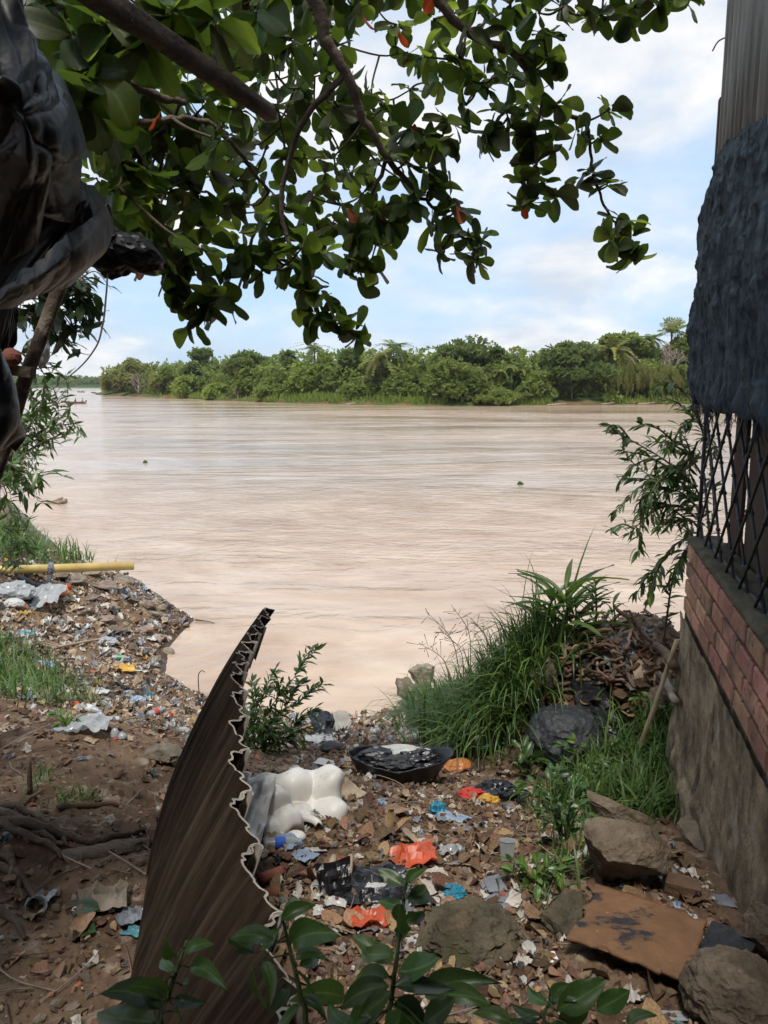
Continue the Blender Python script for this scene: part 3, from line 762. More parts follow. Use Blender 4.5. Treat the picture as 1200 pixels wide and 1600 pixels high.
# ================================================================== the house on the right
A_W = math.atan(0.24); CORNER = np.array((1.722, 4.30))
S_DIR = np.array((-math.sin(A_W), -math.cos(A_W)))       # along the wall towards the camera
N_DIR = np.array((-math.cos(A_W), math.sin(A_W)))        # out of the wall, over the path
def wp(s, n, z):                                          # wall coordinates to the world
    q = CORNER + S_DIR * s + N_DIR * n; return np.array((q[0], q[1], z))
W_ROT = np.c_[np.r_[S_DIR, 0], np.r_[N_DIR, 0], (0, 0, 1)]  # columns: along, outward, up
house = empty("house", wp(0, 0, 2.6), "narrow riverside house with brick parapet, diamond grille and draped shade cloth", "house")
HOME = np.array(house.location)
def hloc(p): return np.asarray(p) - HOME
m_conc = material("old_concrete", (0.44, 0.335, 0.22), (0.185, 0.135, 0.086), scale=4.5, detail=10, rough=0.92, bump=1.0, bscale=38, spec=.15, stretch=(1, 1, .9),
                  extra=[((0.08, 0.068, 0.048), 6.0, .58, .08, (1, 1, .55)), ((0.40, 0.34, 0.26), 7.0, .62, .05, (1, 1, .5)), ((0.035, 0.055, 0.075), 2.3, .70, .015, (1, 1, 1))])
m_brick = material("fired_brick", (0.50, 0.265, 0.18), (0.36, 0.178, 0.115), scale=9, detail=7, rough=0.85, bump=0.5, bscale=60, vary=.30, spec=.2,
                   extra=[((0.42, 0.27, 0.20), 6.0, .66, .06, (1, 1, 1)), ((0.12, 0.06, 0.045), 16, .62, .05, (1, 1, 1)), ((0.17, 0.115, 0.085), 4.0, .57, .07, (1, 1, 1))])
m_mortar = material("mortar", (0.045, 0.034, 0.025), (0.022, 0.017, 0.012), scale=20, rough=.95, bump=.8, bscale=80)
m_iron = material("painted_iron", (0.028, 0.045, 0.062), (0.045, 0.036, 0.030), scale=18, rough=.55, bump=.4, spec=.4)
m_board = material("brown_board", (0.075, 0.048, 0.032), (0.042, 0.028, 0.02), scale=5, rough=.8, bump=.4, stretch=(1, 1, .2), vary=.35)
m_cap = material("mossy_ledge", (0.15, 0.125, 0.09), (0.075, 0.066, 0.042), scale=7, detail=8, rough=.95, bump=1.0, bscale=45)
WALL_L = 6.2
# concrete base: rough rendered face, ragged flared foot
def concrete_base():
    ss = np.concatenate([np.linspace(0, 3.4, 150), np.linspace(3.5, WALL_L, 30)]); zz = np.linspace(1.9, 3.215, 80)
    S, Z = np.meshgrid(ss, zz, indexing='ij'); P = np.c_[S.ravel(), Z.ravel(), np.zeros(S.size)]
    foot = np.clip((2.66 - P[:, 1] - .10 * vnoise(P * (2.2, 0, 0) + 3)) / .3, 0, 1)
    n = 0.012 * fbm(P * (3, 3, 1), 4, 3) + .006 * fbm(P * (14, 14, 1), 3, 6, ridged=True) + foot * (.015 + .04 * np.abs(fbm(P * (7, 7, 1), 3, 9))) + .01
    V = np.array([wp(s, k, z) for s, z, k in zip(P[:, 0], P[:, 1], n)]) - HOME
    link("concrete_base", mesh_arrays("concrete_base", V, grid_faces(len(ss), len(zz)), [m_conc], smooth=True), house)
    b = MB(); b.box(hloc(wp(WALL_L / 2, -.11, 2.55)), (WALL_L, .2, 1.32), W_ROT); b.box(hloc(wp(.1, -1.6, 2.55)), (.19, 2.8, 1.32), W_ROT)
    b.build("foundation", [m_conc], house)
concrete_base()
# brick parapet, each brick a part; joints recessed
bm_ = MB(); bm_.box(hloc(wp(WALL_L / 2 + .02, -.088, 3.42)), (WALL_L - .05, .126, .41), W_ROT); bm_.box(hloc(wp(.085, -1.5, 3.42)), (.126, 2.7, .41), W_ROT)
parapet = bm_.build("brick_parapet", [m_mortar], house)
BR_L, BR_H, CRS = 0.266, 0.082, 0.1005
def brick_mesh(L, seed):
    bm = bmesh.new(); bmesh.ops.create_cube(bm, size=1.0)
    for v in bm.verts: v.co = Vector((v.co.x * L, v.co.y * .09, v.co.z * BR_H))
    bmesh.ops.bevel(bm, geom=bm.edges[:], offset=.006, segments=1, affect='EDGES')
    r = np.random.default_rng(seed)
    for v in bm.verts: v.co += Vector(r.normal(size=3) * .0009)
    me = bpy.data.meshes.new("brick"); bm.to_mesh(me); bm.free(); me.materials.append(m_brick); return me
BR = [brick_mesh(BR_L, k) for k in range(4)]; BRH = brick_mesh(BR_L * .48, 9)
for c in range(4):
    z = 3.221 + CRS * c + BR_H / 2; s = 0.0; first = c % 2 == 1; k = 0
    while s < WALL_L - .2:
        L = BR_L * .48 if first and k == 0 else BR_L
        me = BRH if first and k == 0 else BR[(k + c) % 4]
        put("brick", me, parapet, hloc(wp(s + L / 2, -.045 + random.uniform(-.0025, .0025), z + random.uniform(-.0012, .0012))), W_ROT)
        s += L + .0165; k += 1
    B2 = np.c_[np.r_[N_DIR, 0], -np.r_[S_DIR, 0], (0, 0, 1)]
    for k in range(6): put("brick", BR[k % 4], parapet, hloc(wp(.045, -.10 - .14 * (c % 2) - (k + .5) * (BR_L + .0105), z)), B2)
# ledge of rough mortar on the bricks
def ledge():
    ss = np.linspace(-.0, WALL_L, 170); prof = [(-.004, 3.619), (.004, 3.632), (-.012, 3.650), (-.06, 3.655), (-.16, 3.655)]
    V = []
    for s in ss:
        for n, z in prof:
            q = np.array([[s * 9, n * 30, z * 20]]); V.append(wp(s, n + .006 * vnoise(q, 3)[0], z + .007 * vnoise(q * 1.7, 5)[0]) - HOME)
    link("ledge", mesh_arrays("ledge", np.array(V), grid_faces(len(ss), len(prof)), [m_cap], smooth=True), house)
ledge()
# diamond grille: two families of round bars
GN = -.052
def bar(s0, z0, s1, z1, n, rad=.0068, name="bar"):
    pts = [wp(s0 + (s1 - s0) * t, n, z0 + (z1 - z0) * t) - HOME for t in np.linspace(0, 1, 5)]
    b = MB(); b.tube(pts, rad, 6)
    for t in np.linspace(.08, .92, 7):
        p = np.array(pts[0]) * (1 - t) + np.array(pts[-1]) * t; d = (pts[-1] - pts[0]); d = d / np.linalg.norm(d)
        b.tube([p - d * .012, p - d * .004, p + d * .004, p + d * .012], [rad, rad * 1.7, rad * 1.7, rad], 6, cap=False)
    b.build(name, [m_iron], grille, True)
rail = MB(); rail.tube([wp(0, GN - .02, 3.657) - HOME, wp(WALL_L, GN - .02, 3.657) - HOME], .008, 6); grille = rail.build("grille", [m_iron], house)
Z0, Z1 = 3.645, 5.2; slope = 1.0; step = .29
k = -9
while k * step < WALL_L:
    for sg in (1, -1):
        s0 = k * step; s1 = s0 + (Z1 - Z0) / slope
        if sg < 0: s0, s1 = s1, s0
        a, b_ = (s0, Z0), (s1, Z1)
        def clip(a, b_):
            (x0, y0), (x1, y1) = a, b_; t0, t1 = 0.0, 1.0
            for lim, lo in ((0.03, True), (WALL_L, False)):
                d = x1 - x0
                t = (lim - x0) / d
                if (d > 0) == lo: t0 = max(t0, t)
                else: t1 = min(t1, t)
            return None if t1 - t0 < .03 else ((x0 + d * t0, y0 + (y1 - y0) * t0), (x0 + d * t1, y0 + (y1 - y0) * t1))
        q = clip(a, b_)
        if q: bar(q[0][0], q[0][1], q[1][0], q[1][1], GN + sg * .007)
    k += 1
bar(.02, Z0, .02, Z1, GN, .011, "bar")
# boards set behind the grille
s = .20; i = 0
while s < WALL_L:
    w = random.uniform(.22, .42); b = MB(); b.box((0, 0, 0), (w, .018, 1.75)); gap = .05 if i < 2 else .004
    put("board", b.mesh("board", [m_board]), house, hloc(wp(s + w / 2, GN - .13 - .012 * (i % 2), 4.5)), W_ROT @ np.array(Matrix.Rotation(random.uniform(-.02, .02), 3, 'Y')))
    s += w + gap; i += 1
# closed back, far gable and roof of the house
b = MB(); b.box(hloc(wp(3.1, -2.6, 4.9)), (6.4, .12, 4.8), W_ROT); b.box(hloc(wp(6.3, -1.2, 4.9)), (.12, 2.6, 4.8), W_ROT); b.build("back_wall", [m_conc], house)
b = MB(); b.box(hloc(wp(.12, -1.5, 6.3)), (.03, 2.1, 2.4), W_ROT); b.box(hloc(wp(.12, -1.85, 4.4)), (.03, 1.4, 1.4), W_ROT); b.build("gable_boards", [m_board], house)
m_zinc = material("weathered_zinc", (0.36, 0.345, 0.32), (0.18, 0.17, 0.155), scale=4, detail=8, rough=.5, rough2=.75, metal=.35, bump=.15, stretch=(3, 3, .35),
                  extra=[((0.30, 0.28, 0.26), 12, .64, .06, (1, 1, .1))])
def corrugated(s0, s1, z0, z1, n0, pitch=.105, amp=.022, name="zinc_sheet"):
    ss = np.arange(s0, s1, pitch / 8); zz = np.linspace(z0, z1, 4); V = []
    for s_ in ss:
        ph = (s_ / pitch) % 1.0; o_ = amp * math.cos(2 * np.pi * ph); o_ = amp * np.sign(o_) * abs(o_ / amp) ** .7
        for z in zz: V.append(wp(s_, n0 + o_, z) - HOME)
    o = link(name, mesh_arrays(name, np.array(V), grid_faces(len(ss), 4), [m_zinc], smooth=True), house)
    md = o.modifiers.new("s", 'SOLIDIFY'); md.thickness = .0025
corrugated(.05, .88, 5.25, 7.6, -.030); corrugated(.85, 1.68, 5.2, 7.58, -.022); corrugated(1.65, 2.5, 5.2, 7.6, -.030); corrugated(2.47, 3.4, 5.2, 7.6, -.022); corrugated(3.35, WALL_L, 5.2, 7.6, -.030)
b = MB(); b.box(hloc(wp(3.0, -1.80, 7.63)), (6.8, 3.5, .05), W_ROT); b.build("roof", [m_zinc], house)
b = MB(); b.box(hloc(wp(.02, -.04, 5.78)), (.05, .06, .34), W_ROT); b.box(hloc(wp(.10, -.10, 6.5)), (.06, .06, 2.1), W_ROT); b.build("timber_stud", [m_board], house)
for (z, L, dz) in ((7.15, .10, -.02), (6.72, .06, -.03), (6.2, .09, 0)):
    b = MB(); b.tube(smooth_path([wp(.12, .0, z) - HOME, wp(.05, .02, z + .01) - HOME, wp(.0 - L * .3, .03, z + dz) - HOME], 4), .004, 5); b.build("tie_wire", [m_iron], house)

# shade cloth draped over the top of the grille and round the corner
m_cloth = material("shade_cloth_fibre", (0.105, 0.140, 0.170), (0.040, 0.056, 0.072), scale=30, detail=7, rough=.85, bump=1.0, bscale=85, spec=.15, stretch=(1, 1, .25), trans=.05)
def shade_cloth():
    nu, nv = 230, 210; V = []
    u = np.concatenate([np.linspace(-.9, 0, 40), np.linspace(0, 3.0, nu - 40)[0:]])
    zt = np.interp(u, [-.9, 0, .28, .7, 1.2, 2.0, 3.0], [5.62, 5.66, 5.64, 5.58, 5.50, 5.46, 5.4])
    P = []
    for i, s in enumerate(u):
        zb = 4.40 + .022 * math.sin(s * 9) + .03 * vnoise(np.array([[s * 14, 0, 0]]), 4)[0] - .02 * s
        for j in range(nv): P.append((s, zb + (zt[i] - zb) * j / (nv - 1), j / (nv - 1)))
    P = np.array(P); q = P * (1, 1, 0)
    warp = .04 * fbm(q * (6, 6, 1), 2, 3); 
    d = -.010 + .022 * fbm(q * (2.2, 1.1, 1), 2, 21) + .026 * 1.25 * fbm(np.c_[(q[:, 0] + warp) * 11, q[:, 1] * 3.2, q[:, 2]], 3, 8, ridged=True) + .014 * fbm(np.c_[(q[:, 0] + warp) * 26, q[:, 1] * 11, q[:, 2]], 3, 13, ridged=True)
    d = d + .03 * np.exp(-((P[:, 2] - .05) / .05) ** 2) * (.6 + .5 * vnoise(q * (22, 0, 0), 3)) + .035 * np.sin(np.pi * np.clip(P[:, 2], 0, 1)) - .012 * np.clip((P[:, 2] - .9) / .1, 0, 1) + .012
    for (s, z, t), o_ in zip(P, d):
        if s >= 0: p = wp(s, 0, z) + np.r_[N_DIR, 0] * o_ - np.r_[S_DIR, 0] * o_ * max(0, 1 - s / .05) * .8
        else: p = wp(0, s, z) - np.r_[S_DIR, 0] * o_ + np.r_[N_DIR, 0] * o_ * max(0, 1 + s / .05) * .8
        V.append(p)
    V = np.array(V); o = link("shade_cloth", mesh_arrays("shade_cloth", V, grid_faces(len(u), nv), [m_cloth], smooth=True))
    tag(o, "blue black knitted shade cloth draped over the top of the diamond grille", "shade cloth")
    b = MB(); r = np.random.default_rng(4); base = V.reshape(len(u), nv, 3)[:, 0]
    for k in range(150):
        i = r.integers(30, len(u)); p = base[i]; L = r.uniform(.03, .1); e = p + np.array((r.normal() * .015, r.normal() * .015, -L))
        b.tube(smooth_path([p + (0, 0, .03), (p + e) / 2 + r.normal(size=3) * .012, e], 3), .0018, 3, cap=False)
    f = b.build("frayed_fringe", [m_cloth], o); tag(f, kind="stuff")
shade_cloth()

# ================================================================== corrugated fence sheet leaning over the path
m_sheet = material("rusted_sheet", (0.030, 0.019, 0.0115), (0.015, 0.0095, 0.006), scale=4, detail=8, rough=.75, rough2=.9, metal=.0, bump=.2, stretch=(1.2, 9, 1.2), spec=.10,
                   extra=[((0.056, 0.039, 0.025), 3.5, .60, .10, (.5, 16, .5)), ((0.022, 0.032, 0.044), 3.2, .68, .03, (1, 1, 1)), ((0.04, 0.05, 0.03), 5, .68, .05, (1, 1, 1))])
m_rim = material("cut_sheet_edge", (0.40, 0.36, 0.31), (0.24, 0.21, 0.18), scale=14, rough=.7)
def fence_sheet():
    # profile along the fence: distance Y from the camera; foot and crest of the sheet
    Ys = np.array([0.75, 1.15, 1.55, 2.2, 2.7, 3.3, 3.9])
    topX = np.interp(Ys, [.75, 1.15, 1.55, 2.6, 3.3, 3.9], [-.085, -.185, -.315, -.52, -.575, -.60])
    topZ = np.interp(Ys, [.75, 1.15, 1.55, 2.2, 2.6, 3.3, 3.9], [EYE - .90, EYE - .94, EYE - .93, EYE - .935, EYE - .985, EYE - 1.10, EYE - 1.165])
    botX = np.interp(Ys, [.75, 1.5, 2.2, 2.8, 3.9], [-.47, -.61, -.755, -.90, -1.06])
    yy = np.linspace(0.75, 3.9, 520)
    def sm(a): 
        g = smooth_path(np.c_[Ys, a, np.zeros(len(a))], 8); return np.interp(yy, g[:, 0], g[:, 1])
    tX, tZ, bX = sm(topX), sm(topZ), sm(botX)
    bZ = np.array([gz(x, y) for x, y in zip(bX, yy)]) - .06
    pitch = .205; ph = (yy / pitch) % 1.0
    # wide pan, steep web, narrow crest, with a rolled lip at each side lap
    prof = np.interp(ph, [0, .10, .16, .34, .44, .60, .68, .84, .92, 1.0], [1, .92, .30, .12, -.75, -1.0, -.92, -.1, .45, 1]) 
    prof = prof * .023 + 0.0052 * np.sign(np.sin(yy * 2 * np.pi / .041)) * (np.abs(np.sin(yy * 2 * np.pi / .041)) ** .5) 
    nt = 26; V = np.zeros((len(yy), nt, 3))
    for j, t in enumerate(np.linspace(0, 1, nt)):
        lean = t ** 1.45
        x = bX + (tX - bX) * lean; z = bZ + (tZ - bZ) * (t ** .92); y = yy + .02 * math.sin(3 * t) + .03 * t
        jag = (t > .97) * .008 * vnoise(np.c_[yy * 40, yy * 0, yy * 0], 5)
        nx, nz = .90, -.43 * t - .05
        V[:, j] = np.c_[x + prof * nx, y + prof * .18, z + prof * nz + jag]
    nrm = grid_normals(V); th = .0058
    A = V + nrm * th / 2; B = V - nrm * th / 2
    F1 = grid_faces(len(yy), nt); n = len(yy) * nt
    V2 = np.vstack([A.reshape(-1, 3), B.reshape(-1, 3)]); Fs = [F1, F1[:, ::-1] + n]; mi = [np.zeros(len(F1)), np.zeros(len(F1))]
    i = np.arange(len(yy) - 1)
    for j, flip in ((nt - 1, 0), (0, 1)):
        q = np.c_[i * nt + j, (i + 1) * nt + j, (i + 1) * nt + j + n, i * nt + j + n]; Fs.append(q); mi.append(np.ones(len(q)))
    jn = np.arange(nt - 1)
    for row in (0, len(yy) - 1):
        q = np.c_[row * nt + jn, row * nt + jn + 1, row * nt + jn + 1 + n, row * nt + jn + n]; Fs.append(q); mi.append(np.ones(len(q)))
    fence = empty("corrugated_fence", (-.8, 2.4, gz(-.8, 2.4)), "rusty brown corrugated metal sheet fence leaning over the dirt path", "fence")
    base = np.array(fence.location)
    link("sheet", mesh_arrays("sheet", V2 - base, np.vstack(Fs), [m_sheet, m_rim], smooth=False, midx=np.concatenate(mi)), fence)
    # rolled lips at the side laps
    crest = A[:, nt - 1]; 
    for k in range(1, 15):
        y0 = (k + .90) * pitch + .62
        if y0 > 3.6: break
        i0 = int(np.argmin(np.abs(yy - y0))); p = crest[i0] - base; r_ = .013
        ang = np.linspace(-.4, 1.35 * np.pi, 9)
        V3 = []; 
        for dz in (0, -.16):
            for a in ang: V3.append(p + np.array((.012 + r_ * math.cos(a) - dz * -.35, r_ * math.sin(a), dz - .002)))
        o = link("rolled_lip", mesh_arrays("rolled_lip", np.array(V3), grid_faces(2, 9), [m_rim]), fence); md = o.modifiers.new("s", 'SOLIDIFY'); md.thickness = .003
    # posts that hold it up, on the far side
    for y0 in (1.4, 2.6):
        i0 = int(np.argmin(np.abs(yy - y0))); b = MB(); q0 = np.array((bX[i0] + .10, y0, gz(bX[i0] + .1, y0) - .2)); q1 = np.array((tX[i0] + .0, y0, tZ[i0] - .26))
        b.tube([q0 - base, (q0 + q1) / 2 - base + (.02, 0, 0), q1 - base], .022, 6); b.build("support_post", [m_bark], fence, True)
fence_sheet()
# ================================================================== shelter at the upper left: rafter, roof, plastic
m_timber = material("grey_timber", (0.10, 0.072, 0.052), (0.030, 0.021, 0.015), scale=9, detail=9, rough=.85, bump=1.0, bscale=30, stretch=(1, 1, 1), extra=[((.20, .165, .13), 7, .63, .05, (1, 1, 1))])
m_black = material("black_plastic", (0.0065, 0.007, 0.009), (0.004, 0.004, 0.005), scale=5, rough=.44, spec=.26)
m_greypl = material("dusty_plastic", (0.20, 0.185, 0.165), (0.05, 0.045, 0.04), scale=7, detail=8, rough=.55, spec=.35, stretch=(1, 1, .5))
def rafter():
    a = at_y(422, 176, 2.45); b = at_y(150, -8, 1.72); d = b - a; d /= np.linalg.norm(d); e = a + d * 4.4
    t = empty("wooden_rafter", a, "weathered timber rafter jutting out of the shelter under the leaves", "beam")
    Bm = basis(d, (0, 0, 1)); n = 60; V = []
    for i in range(n):
        x = 4.4 * i / (n - 1); w = .022 + .008 * min(1, x / 2); 
        for k in range(12):
            an = 2 * np.pi * k / 12; q = np.array((math.cos(an), math.sin(an))); q = np.sign(q) * np.abs(q) ** .28
            o_ = 1 + .14 * vnoise(np.array([[x * 3, q[0] * 1.5, q[1] * 1.5]]), 5)[0] + .05 * vnoise(np.array([[x * 9, q[0] * 6, q[1] * 6]]), 6)[0]
            V.append(Bm @ np.array((x + .02 * vnoise(np.array([[q[0] * 3, q[1] * 3, 0]]), 4)[0] * (i == 0), q[0] * w * .8 * o_, q[1] * w * o_)))
    F = [(i * 12 + k, i * 12 + (k + 1) % 12, (i + 1) * 12 + (k + 1) % 12, (i + 1) * 12 + k) for i in range(n - 1) for k in range(12)]
    mb = MB(); mb.add(V, F + [tuple(range(11, -1, -1)), tuple((n - 1) * 12 + k for k in range(12))]); mb.build("timber", [m_timber], t, True)
    # sheet roof on the rafters, over and behind the photographer
    roof = empty("shelter_roof", (-.6, -.5, 5.55), "sheet roof of the shelter the picture is taken from", "roof")
    ys = np.linspace(-4.5, .25, 12); xs = np.arange(-3.4, 1.0, .0125)
    X, Y = np.meshgrid(xs, ys, indexing='ij'); Z = 5.50 + .012 * np.sign(np.sin(X * 2 * np.pi / .1)) - .03 * Y
    V = np.stack([X, Y, Z], -1).reshape(-1, 3) - np.array(roof.location)
    o = link("sheet", mesh_arrays("sheet", V, grid_faces(len(xs), len(ys)), [m_zinc]), roof); md = o.modifiers.new("s", 'SOLIDIFY'); md.thickness = .003
    xs = np.arange(-3.4, -1.18, .0125); ys = np.linspace(.2, 1.75, 6); X, Y = np.meshgrid(xs, ys, indexing='ij'); Z = 5.53 + .012 * np.sign(np.sin(X * 2 * np.pi / .1)) - .01 * Y  # forward left roof strip, out of view, added to shade the path
    o = link("sheet", mesh_arrays("sheet", np.stack([X, Y, Z], -1).reshape(-1, 3) - np.array(roof.location), grid_faces(len(xs), len(ys)), [m_zinc]), roof); md = o.modifiers.new("s", 'SOLIDIFY'); md.thickness = .003
    b = MB(); b.tube([np.array((-3.3, 1.5, 5.42)) - np.array(roof.location), np.array((-1.9, 1.62, 5.44)) - np.array(roof.location), np.array((-.62, 1.70, 5.46)) - np.array(roof.location)], .03, 7); b.build("purlin", [m_timber], roof, True)
    b = MB(); 
    b.box((.95 - -.6 - 3.9, -1.0, -1.5), (.1, .1, 3.4)); b.build("post", [m_timber], roof)
rafter()
def drape(name, label, cat, grid, mat, seed, amp=.03, fold=3.0, thick=.003, nu=230, nv=250, parts=None, aniso=(1, 1, .5), tagit=True, parent=None, crease=.5):
    """grid: rows of (px, py, Y) control points hung in space"""
    G = np.array([[at_y(p[0], p[1], p[2] * 1.3) for p in row] for row in grid])
    S = resample(G, nu, nv); N_ = grid_normals(S); P = S.reshape(-1, 3)
    q = P * np.array(aniso)
    uu, vv = np.meshgrid(np.linspace(0, 1, nu), np.linspace(0, 1, nv), indexing='ij'); ext = np.linalg.norm(S[-1, nv // 2] - S[0, nv // 2]), np.linalg.norm(S[nu // 2, -1] - S[nu // 2, 0])
    rf = np.random.default_rng(seed); n = np.zeros(nu * nv)
    for lev, (cell, a_) in enumerate(((.21, 1.0), (.095, .45), (.045, .14))):   # flat panels meeting in sharp creases
        cu, cv = uu.ravel() * ext[0] / cell, vv.ravel() * ext[1] / cell; w1 = .45 * vnoise(np.c_[cu * .7, cv * .7, np.full(nu * nv, lev)], seed); w2 = .45 * vnoise(np.c_[cu * .7 + 9, cv * .7, np.full(nu * nv, lev)], seed + 1)
        cu = cu + w1 + cv * .35; cv = cv + w2 - cu * .2; iu, iv = np.floor(cu).astype(np.int64), np.floor(cv).astype(np.int64); fu, fv = cu - iu, cv - iv; z_ = np.zeros_like(iu) + lev
        h00, h10, h01, h11 = (_hash(iu + a, iv + c, z_, seed) for a, c in ((0, 0), (1, 0), (0, 1), (1, 1)))
        n += a_ * np.where(fu + fv < 1, h00 + (h10 - h00) * fu + (h01 - h00) * fv, h11 + (h01 - h11) * (1 - fu) + (h10 - h11) * (1 - fv))
    L0, L1 = uu.ravel() * ext[0], vv.ravel() * ext[1]
    for k in range(7):                     # long pleats that run, fade and cross
        a = rf.uniform(-.75, .75) + (np.pi / 2 if k % 3 == 2 else 0); fr_ = rf.uniform(5, 11) * (1.0 if k < 4 else 2.2); g = (L1 * math.cos(a) + L0 * math.sin(a)) * fr_ + 1.1 * vnoise(np.c_[L0 * 5, L1 * 5, np.full(nu * nv, k)], seed + k)
        w_ = np.clip(vnoise(np.c_[L0 * 3.1 + 7 * k, L1 * 3.1, np.full(nu * nv, .5)], seed + 20 + k) * 1.8, 0, 1); tri = 1 - np.abs(2 * (g - np.floor(g)) - 1); n += (.30 if k < 4 else .10) * w_ * tri ** 1.6
    n = n + .025 * (1 - 2 * np.abs(vnoise(q * 34, seed + 31))) + .010 * (1 - 2 * np.abs(vnoise(q * 70, seed + 32)))
    V = P + N_.reshape(-1, 3) * (n * amp)[:, None]
    o = link(name, mesh_arrays(name, V - V[0], grid_faces(nu, nv), [mat] if not isinstance(mat, list) else mat, smooth=True), parent, V[0])
    md = o.modifiers.new("s", 'SOLIDIFY'); md.thickness = thick
    if tagit: tag(o, label, cat)
    return o
drape("black_tarp", "large black plastic tarp bunched and hanging from the shelter roof edge", "tarp",
      [[(-620, -60, 1.30), (-160, -60, 1.30), (-60, -60, 1.18), (10, -60, 1.20), (52, -60, 1.30), (40, -70, 1.55)],
       [(-620, 40, 1.30), (-160, 40, 1.30), (-50, 40, 1.10), (25, 40, 1.16), (76, 45, 1.30), (50, 30, 1.6)],
       [(-620, 110, 1.30), (-160, 110, 1.30), (-40, 110, 1.02), (55, 110, 1.10), (106, 100, 1.30), (60, 90, 1.6)],
       [(-620, 175, 1.30), (-160, 175, 1.30), (-40, 170, 1.06), (60, 170, 1.06), (131, 165, 1.28), (80, 160, 1.6)],
       [(-620, 250, 1.30), (-160, 250, 1.30), (-40, 250, 1.12), (72, 250, 1.10), (134, 240, 1.28), (90, 240, 1.6)],
       [(-620, 320, 1.30), (-160, 320, 1.30), (-40, 310, 1.20), (70, 290, 1.18), (112, 296, 1.30), (80, 296, 1.6)],
       [(-620, 430, 1.32), (-160, 430, 1.32), (-40, 420, 1.28), (36, 385, 1.28), (88, 348, 1.36), (70, 330, 1.6)]], m_black, 3, .060, 5.0)
drape("dusty_tarp", "grey dusty plastic sheet sagging below the black tarp by a leaning post", "tarp",
      [[(-420, 520, 1.42), (-90, 492, 1.42), (30, 425, 1.38), (100, 372, 1.40), (170, 318, 1.50)],
       [(-420, 532, 1.38), (-90, 506, 1.38), (34, 446, 1.32), (116, 392, 1.36), (176, 342, 1.52)],
       [(-420, 544, 1.40), (-90, 518, 1.40), (38, 462, 1.36), (124, 418, 1.40), (168, 386, 1.54)],
       [(-420, 556, 1.46), (-90, 528, 1.46), (34, 474, 1.44), (84, 452, 1.46), (112, 440, 1.56)]], m_greypl, 7, .020, 7.0)
drape("black_tarp", "dark plastic flap by the hanging tarp, widened to stand for the dark shelter opening", "tarp",
      [[(-620, 240, 1.60), (-160, 240, 1.60), (60, 250, 1.60), (140, 275, 1.66), (150, 290, 1.75)],
       [(-620, 330, 1.56), (-160, 330, 1.56), (80, 305, 1.52), (160, 320, 1.60), (176, 330, 1.72)],
       [(-620, 400, 1.56), (-160, 400, 1.56), (80, 370, 1.52), (160, 352, 1.62), (172, 352, 1.72)],
       [(-620, 500, 1.56), (-160, 500, 1.56), (40, 440, 1.54), (150, 398, 1.66), (165, 392, 1.75)]], m_black, 11, .03, 5)  # black sheet widened leftwards to imitate the shaded shelter interior
def bundle(name, label, cat, px, py, Y, size, mat, seed, rot=(0, 0, 0), amp=.28):
    V, F = crumple_ball(seed, amp); me = mesh_arrays(name, V * np.array(size), F, [mat], smooth=False)
    return tag(link(name, me, None, at_y(px, py, Y), rot), label, cat)
_ico = {}
def ico(sub):
    if sub not in _ico:
        bm = bmesh.new(); bmesh.ops.create_icosphere(bm, subdivisions=sub, radius=1.0)
        V = np.array([v.co[:] for v in bm.verts]); F = np.array([[v.index for v in f.verts] for f in bm.faces]); bm.free(); _ico[sub] = (V, F)
    return _ico[sub]
def crumple_ball(seed, amp=.28, sub=4, freq=1.6):
    V, F = ico(sub); V = V.copy()
    n = fbm(V * freq + seed * 3.7, 3, seed, ridged=True, gain=.55); m = fbm(V * 4.5 + seed, 2, seed + 4, ridged=True)
    return V * (1 + amp * n + amp * .3 * m)[:, None], F
bundle("plastic_bundle", "rolled end of black plastic poking towards the river under the leaves", "bundle", 210, 396, 2.2, (.075, .062, .045), m_black, 4, (0, .35, .2), .2)
bundle("plastic_bundle", "knotted black plastic between the flap and its rolled end", "bundle", 172, 395, 2.2, (.058, .062, .058), m_black, 5, (0, .2, .3))
drape("black_tarp", "shiny black plastic strip hanging low beside the left riverbank bush", "tarp",
      [[(-80, 545, 1.5), (-25, 540, 1.42), (0, 548, 1.42), (8, 560, 1.5)],
       [(-80, 600, 1.5), (-25, 595, 1.40), (12, 590, 1.42), (24, 600, 1.5)],
       [(-80, 650, 1.5), (-25, 640, 1.40), (18, 635, 1.43), (34, 645, 1.5)],
       [(-80, 680, 1.5), (-20, 680, 1.40), (24, 672, 1.43), (48, 682, 1.5)],
       [(-80, 720, 1.5), (-20, 705, 1.42), (10, 700, 1.45), (24, 706, 1.5)]], m_black, 15, .022, 7)
# dark inner wall of the shelter, seen left of the post
drape("black_tarp", "flat black sheet closing the shelter behind the leaning post", "tarp",
      [[(-620, 380, 2.05), (-160, 380, 2.05), (-60, 390, 1.95), (10, 430, 1.95), (34, 470, 2.0)],
       [(-620, 480, 2.05), (-160, 480, 2.05), (-60, 480, 1.92), (10, 490, 1.95), (34, 500, 2.0)],
       [(-620, 560, 2.05), (-160, 560, 2.05), (-60, 560, 1.95), (0, 545, 1.95), (26, 540, 2.0)],
       [(-620, 600, 2.05), (-160, 600, 2.05), (-60, 590, 1.95), (-10, 575, 1.95), (8, 562, 2.0)]], m_black, 17, .02, 4)
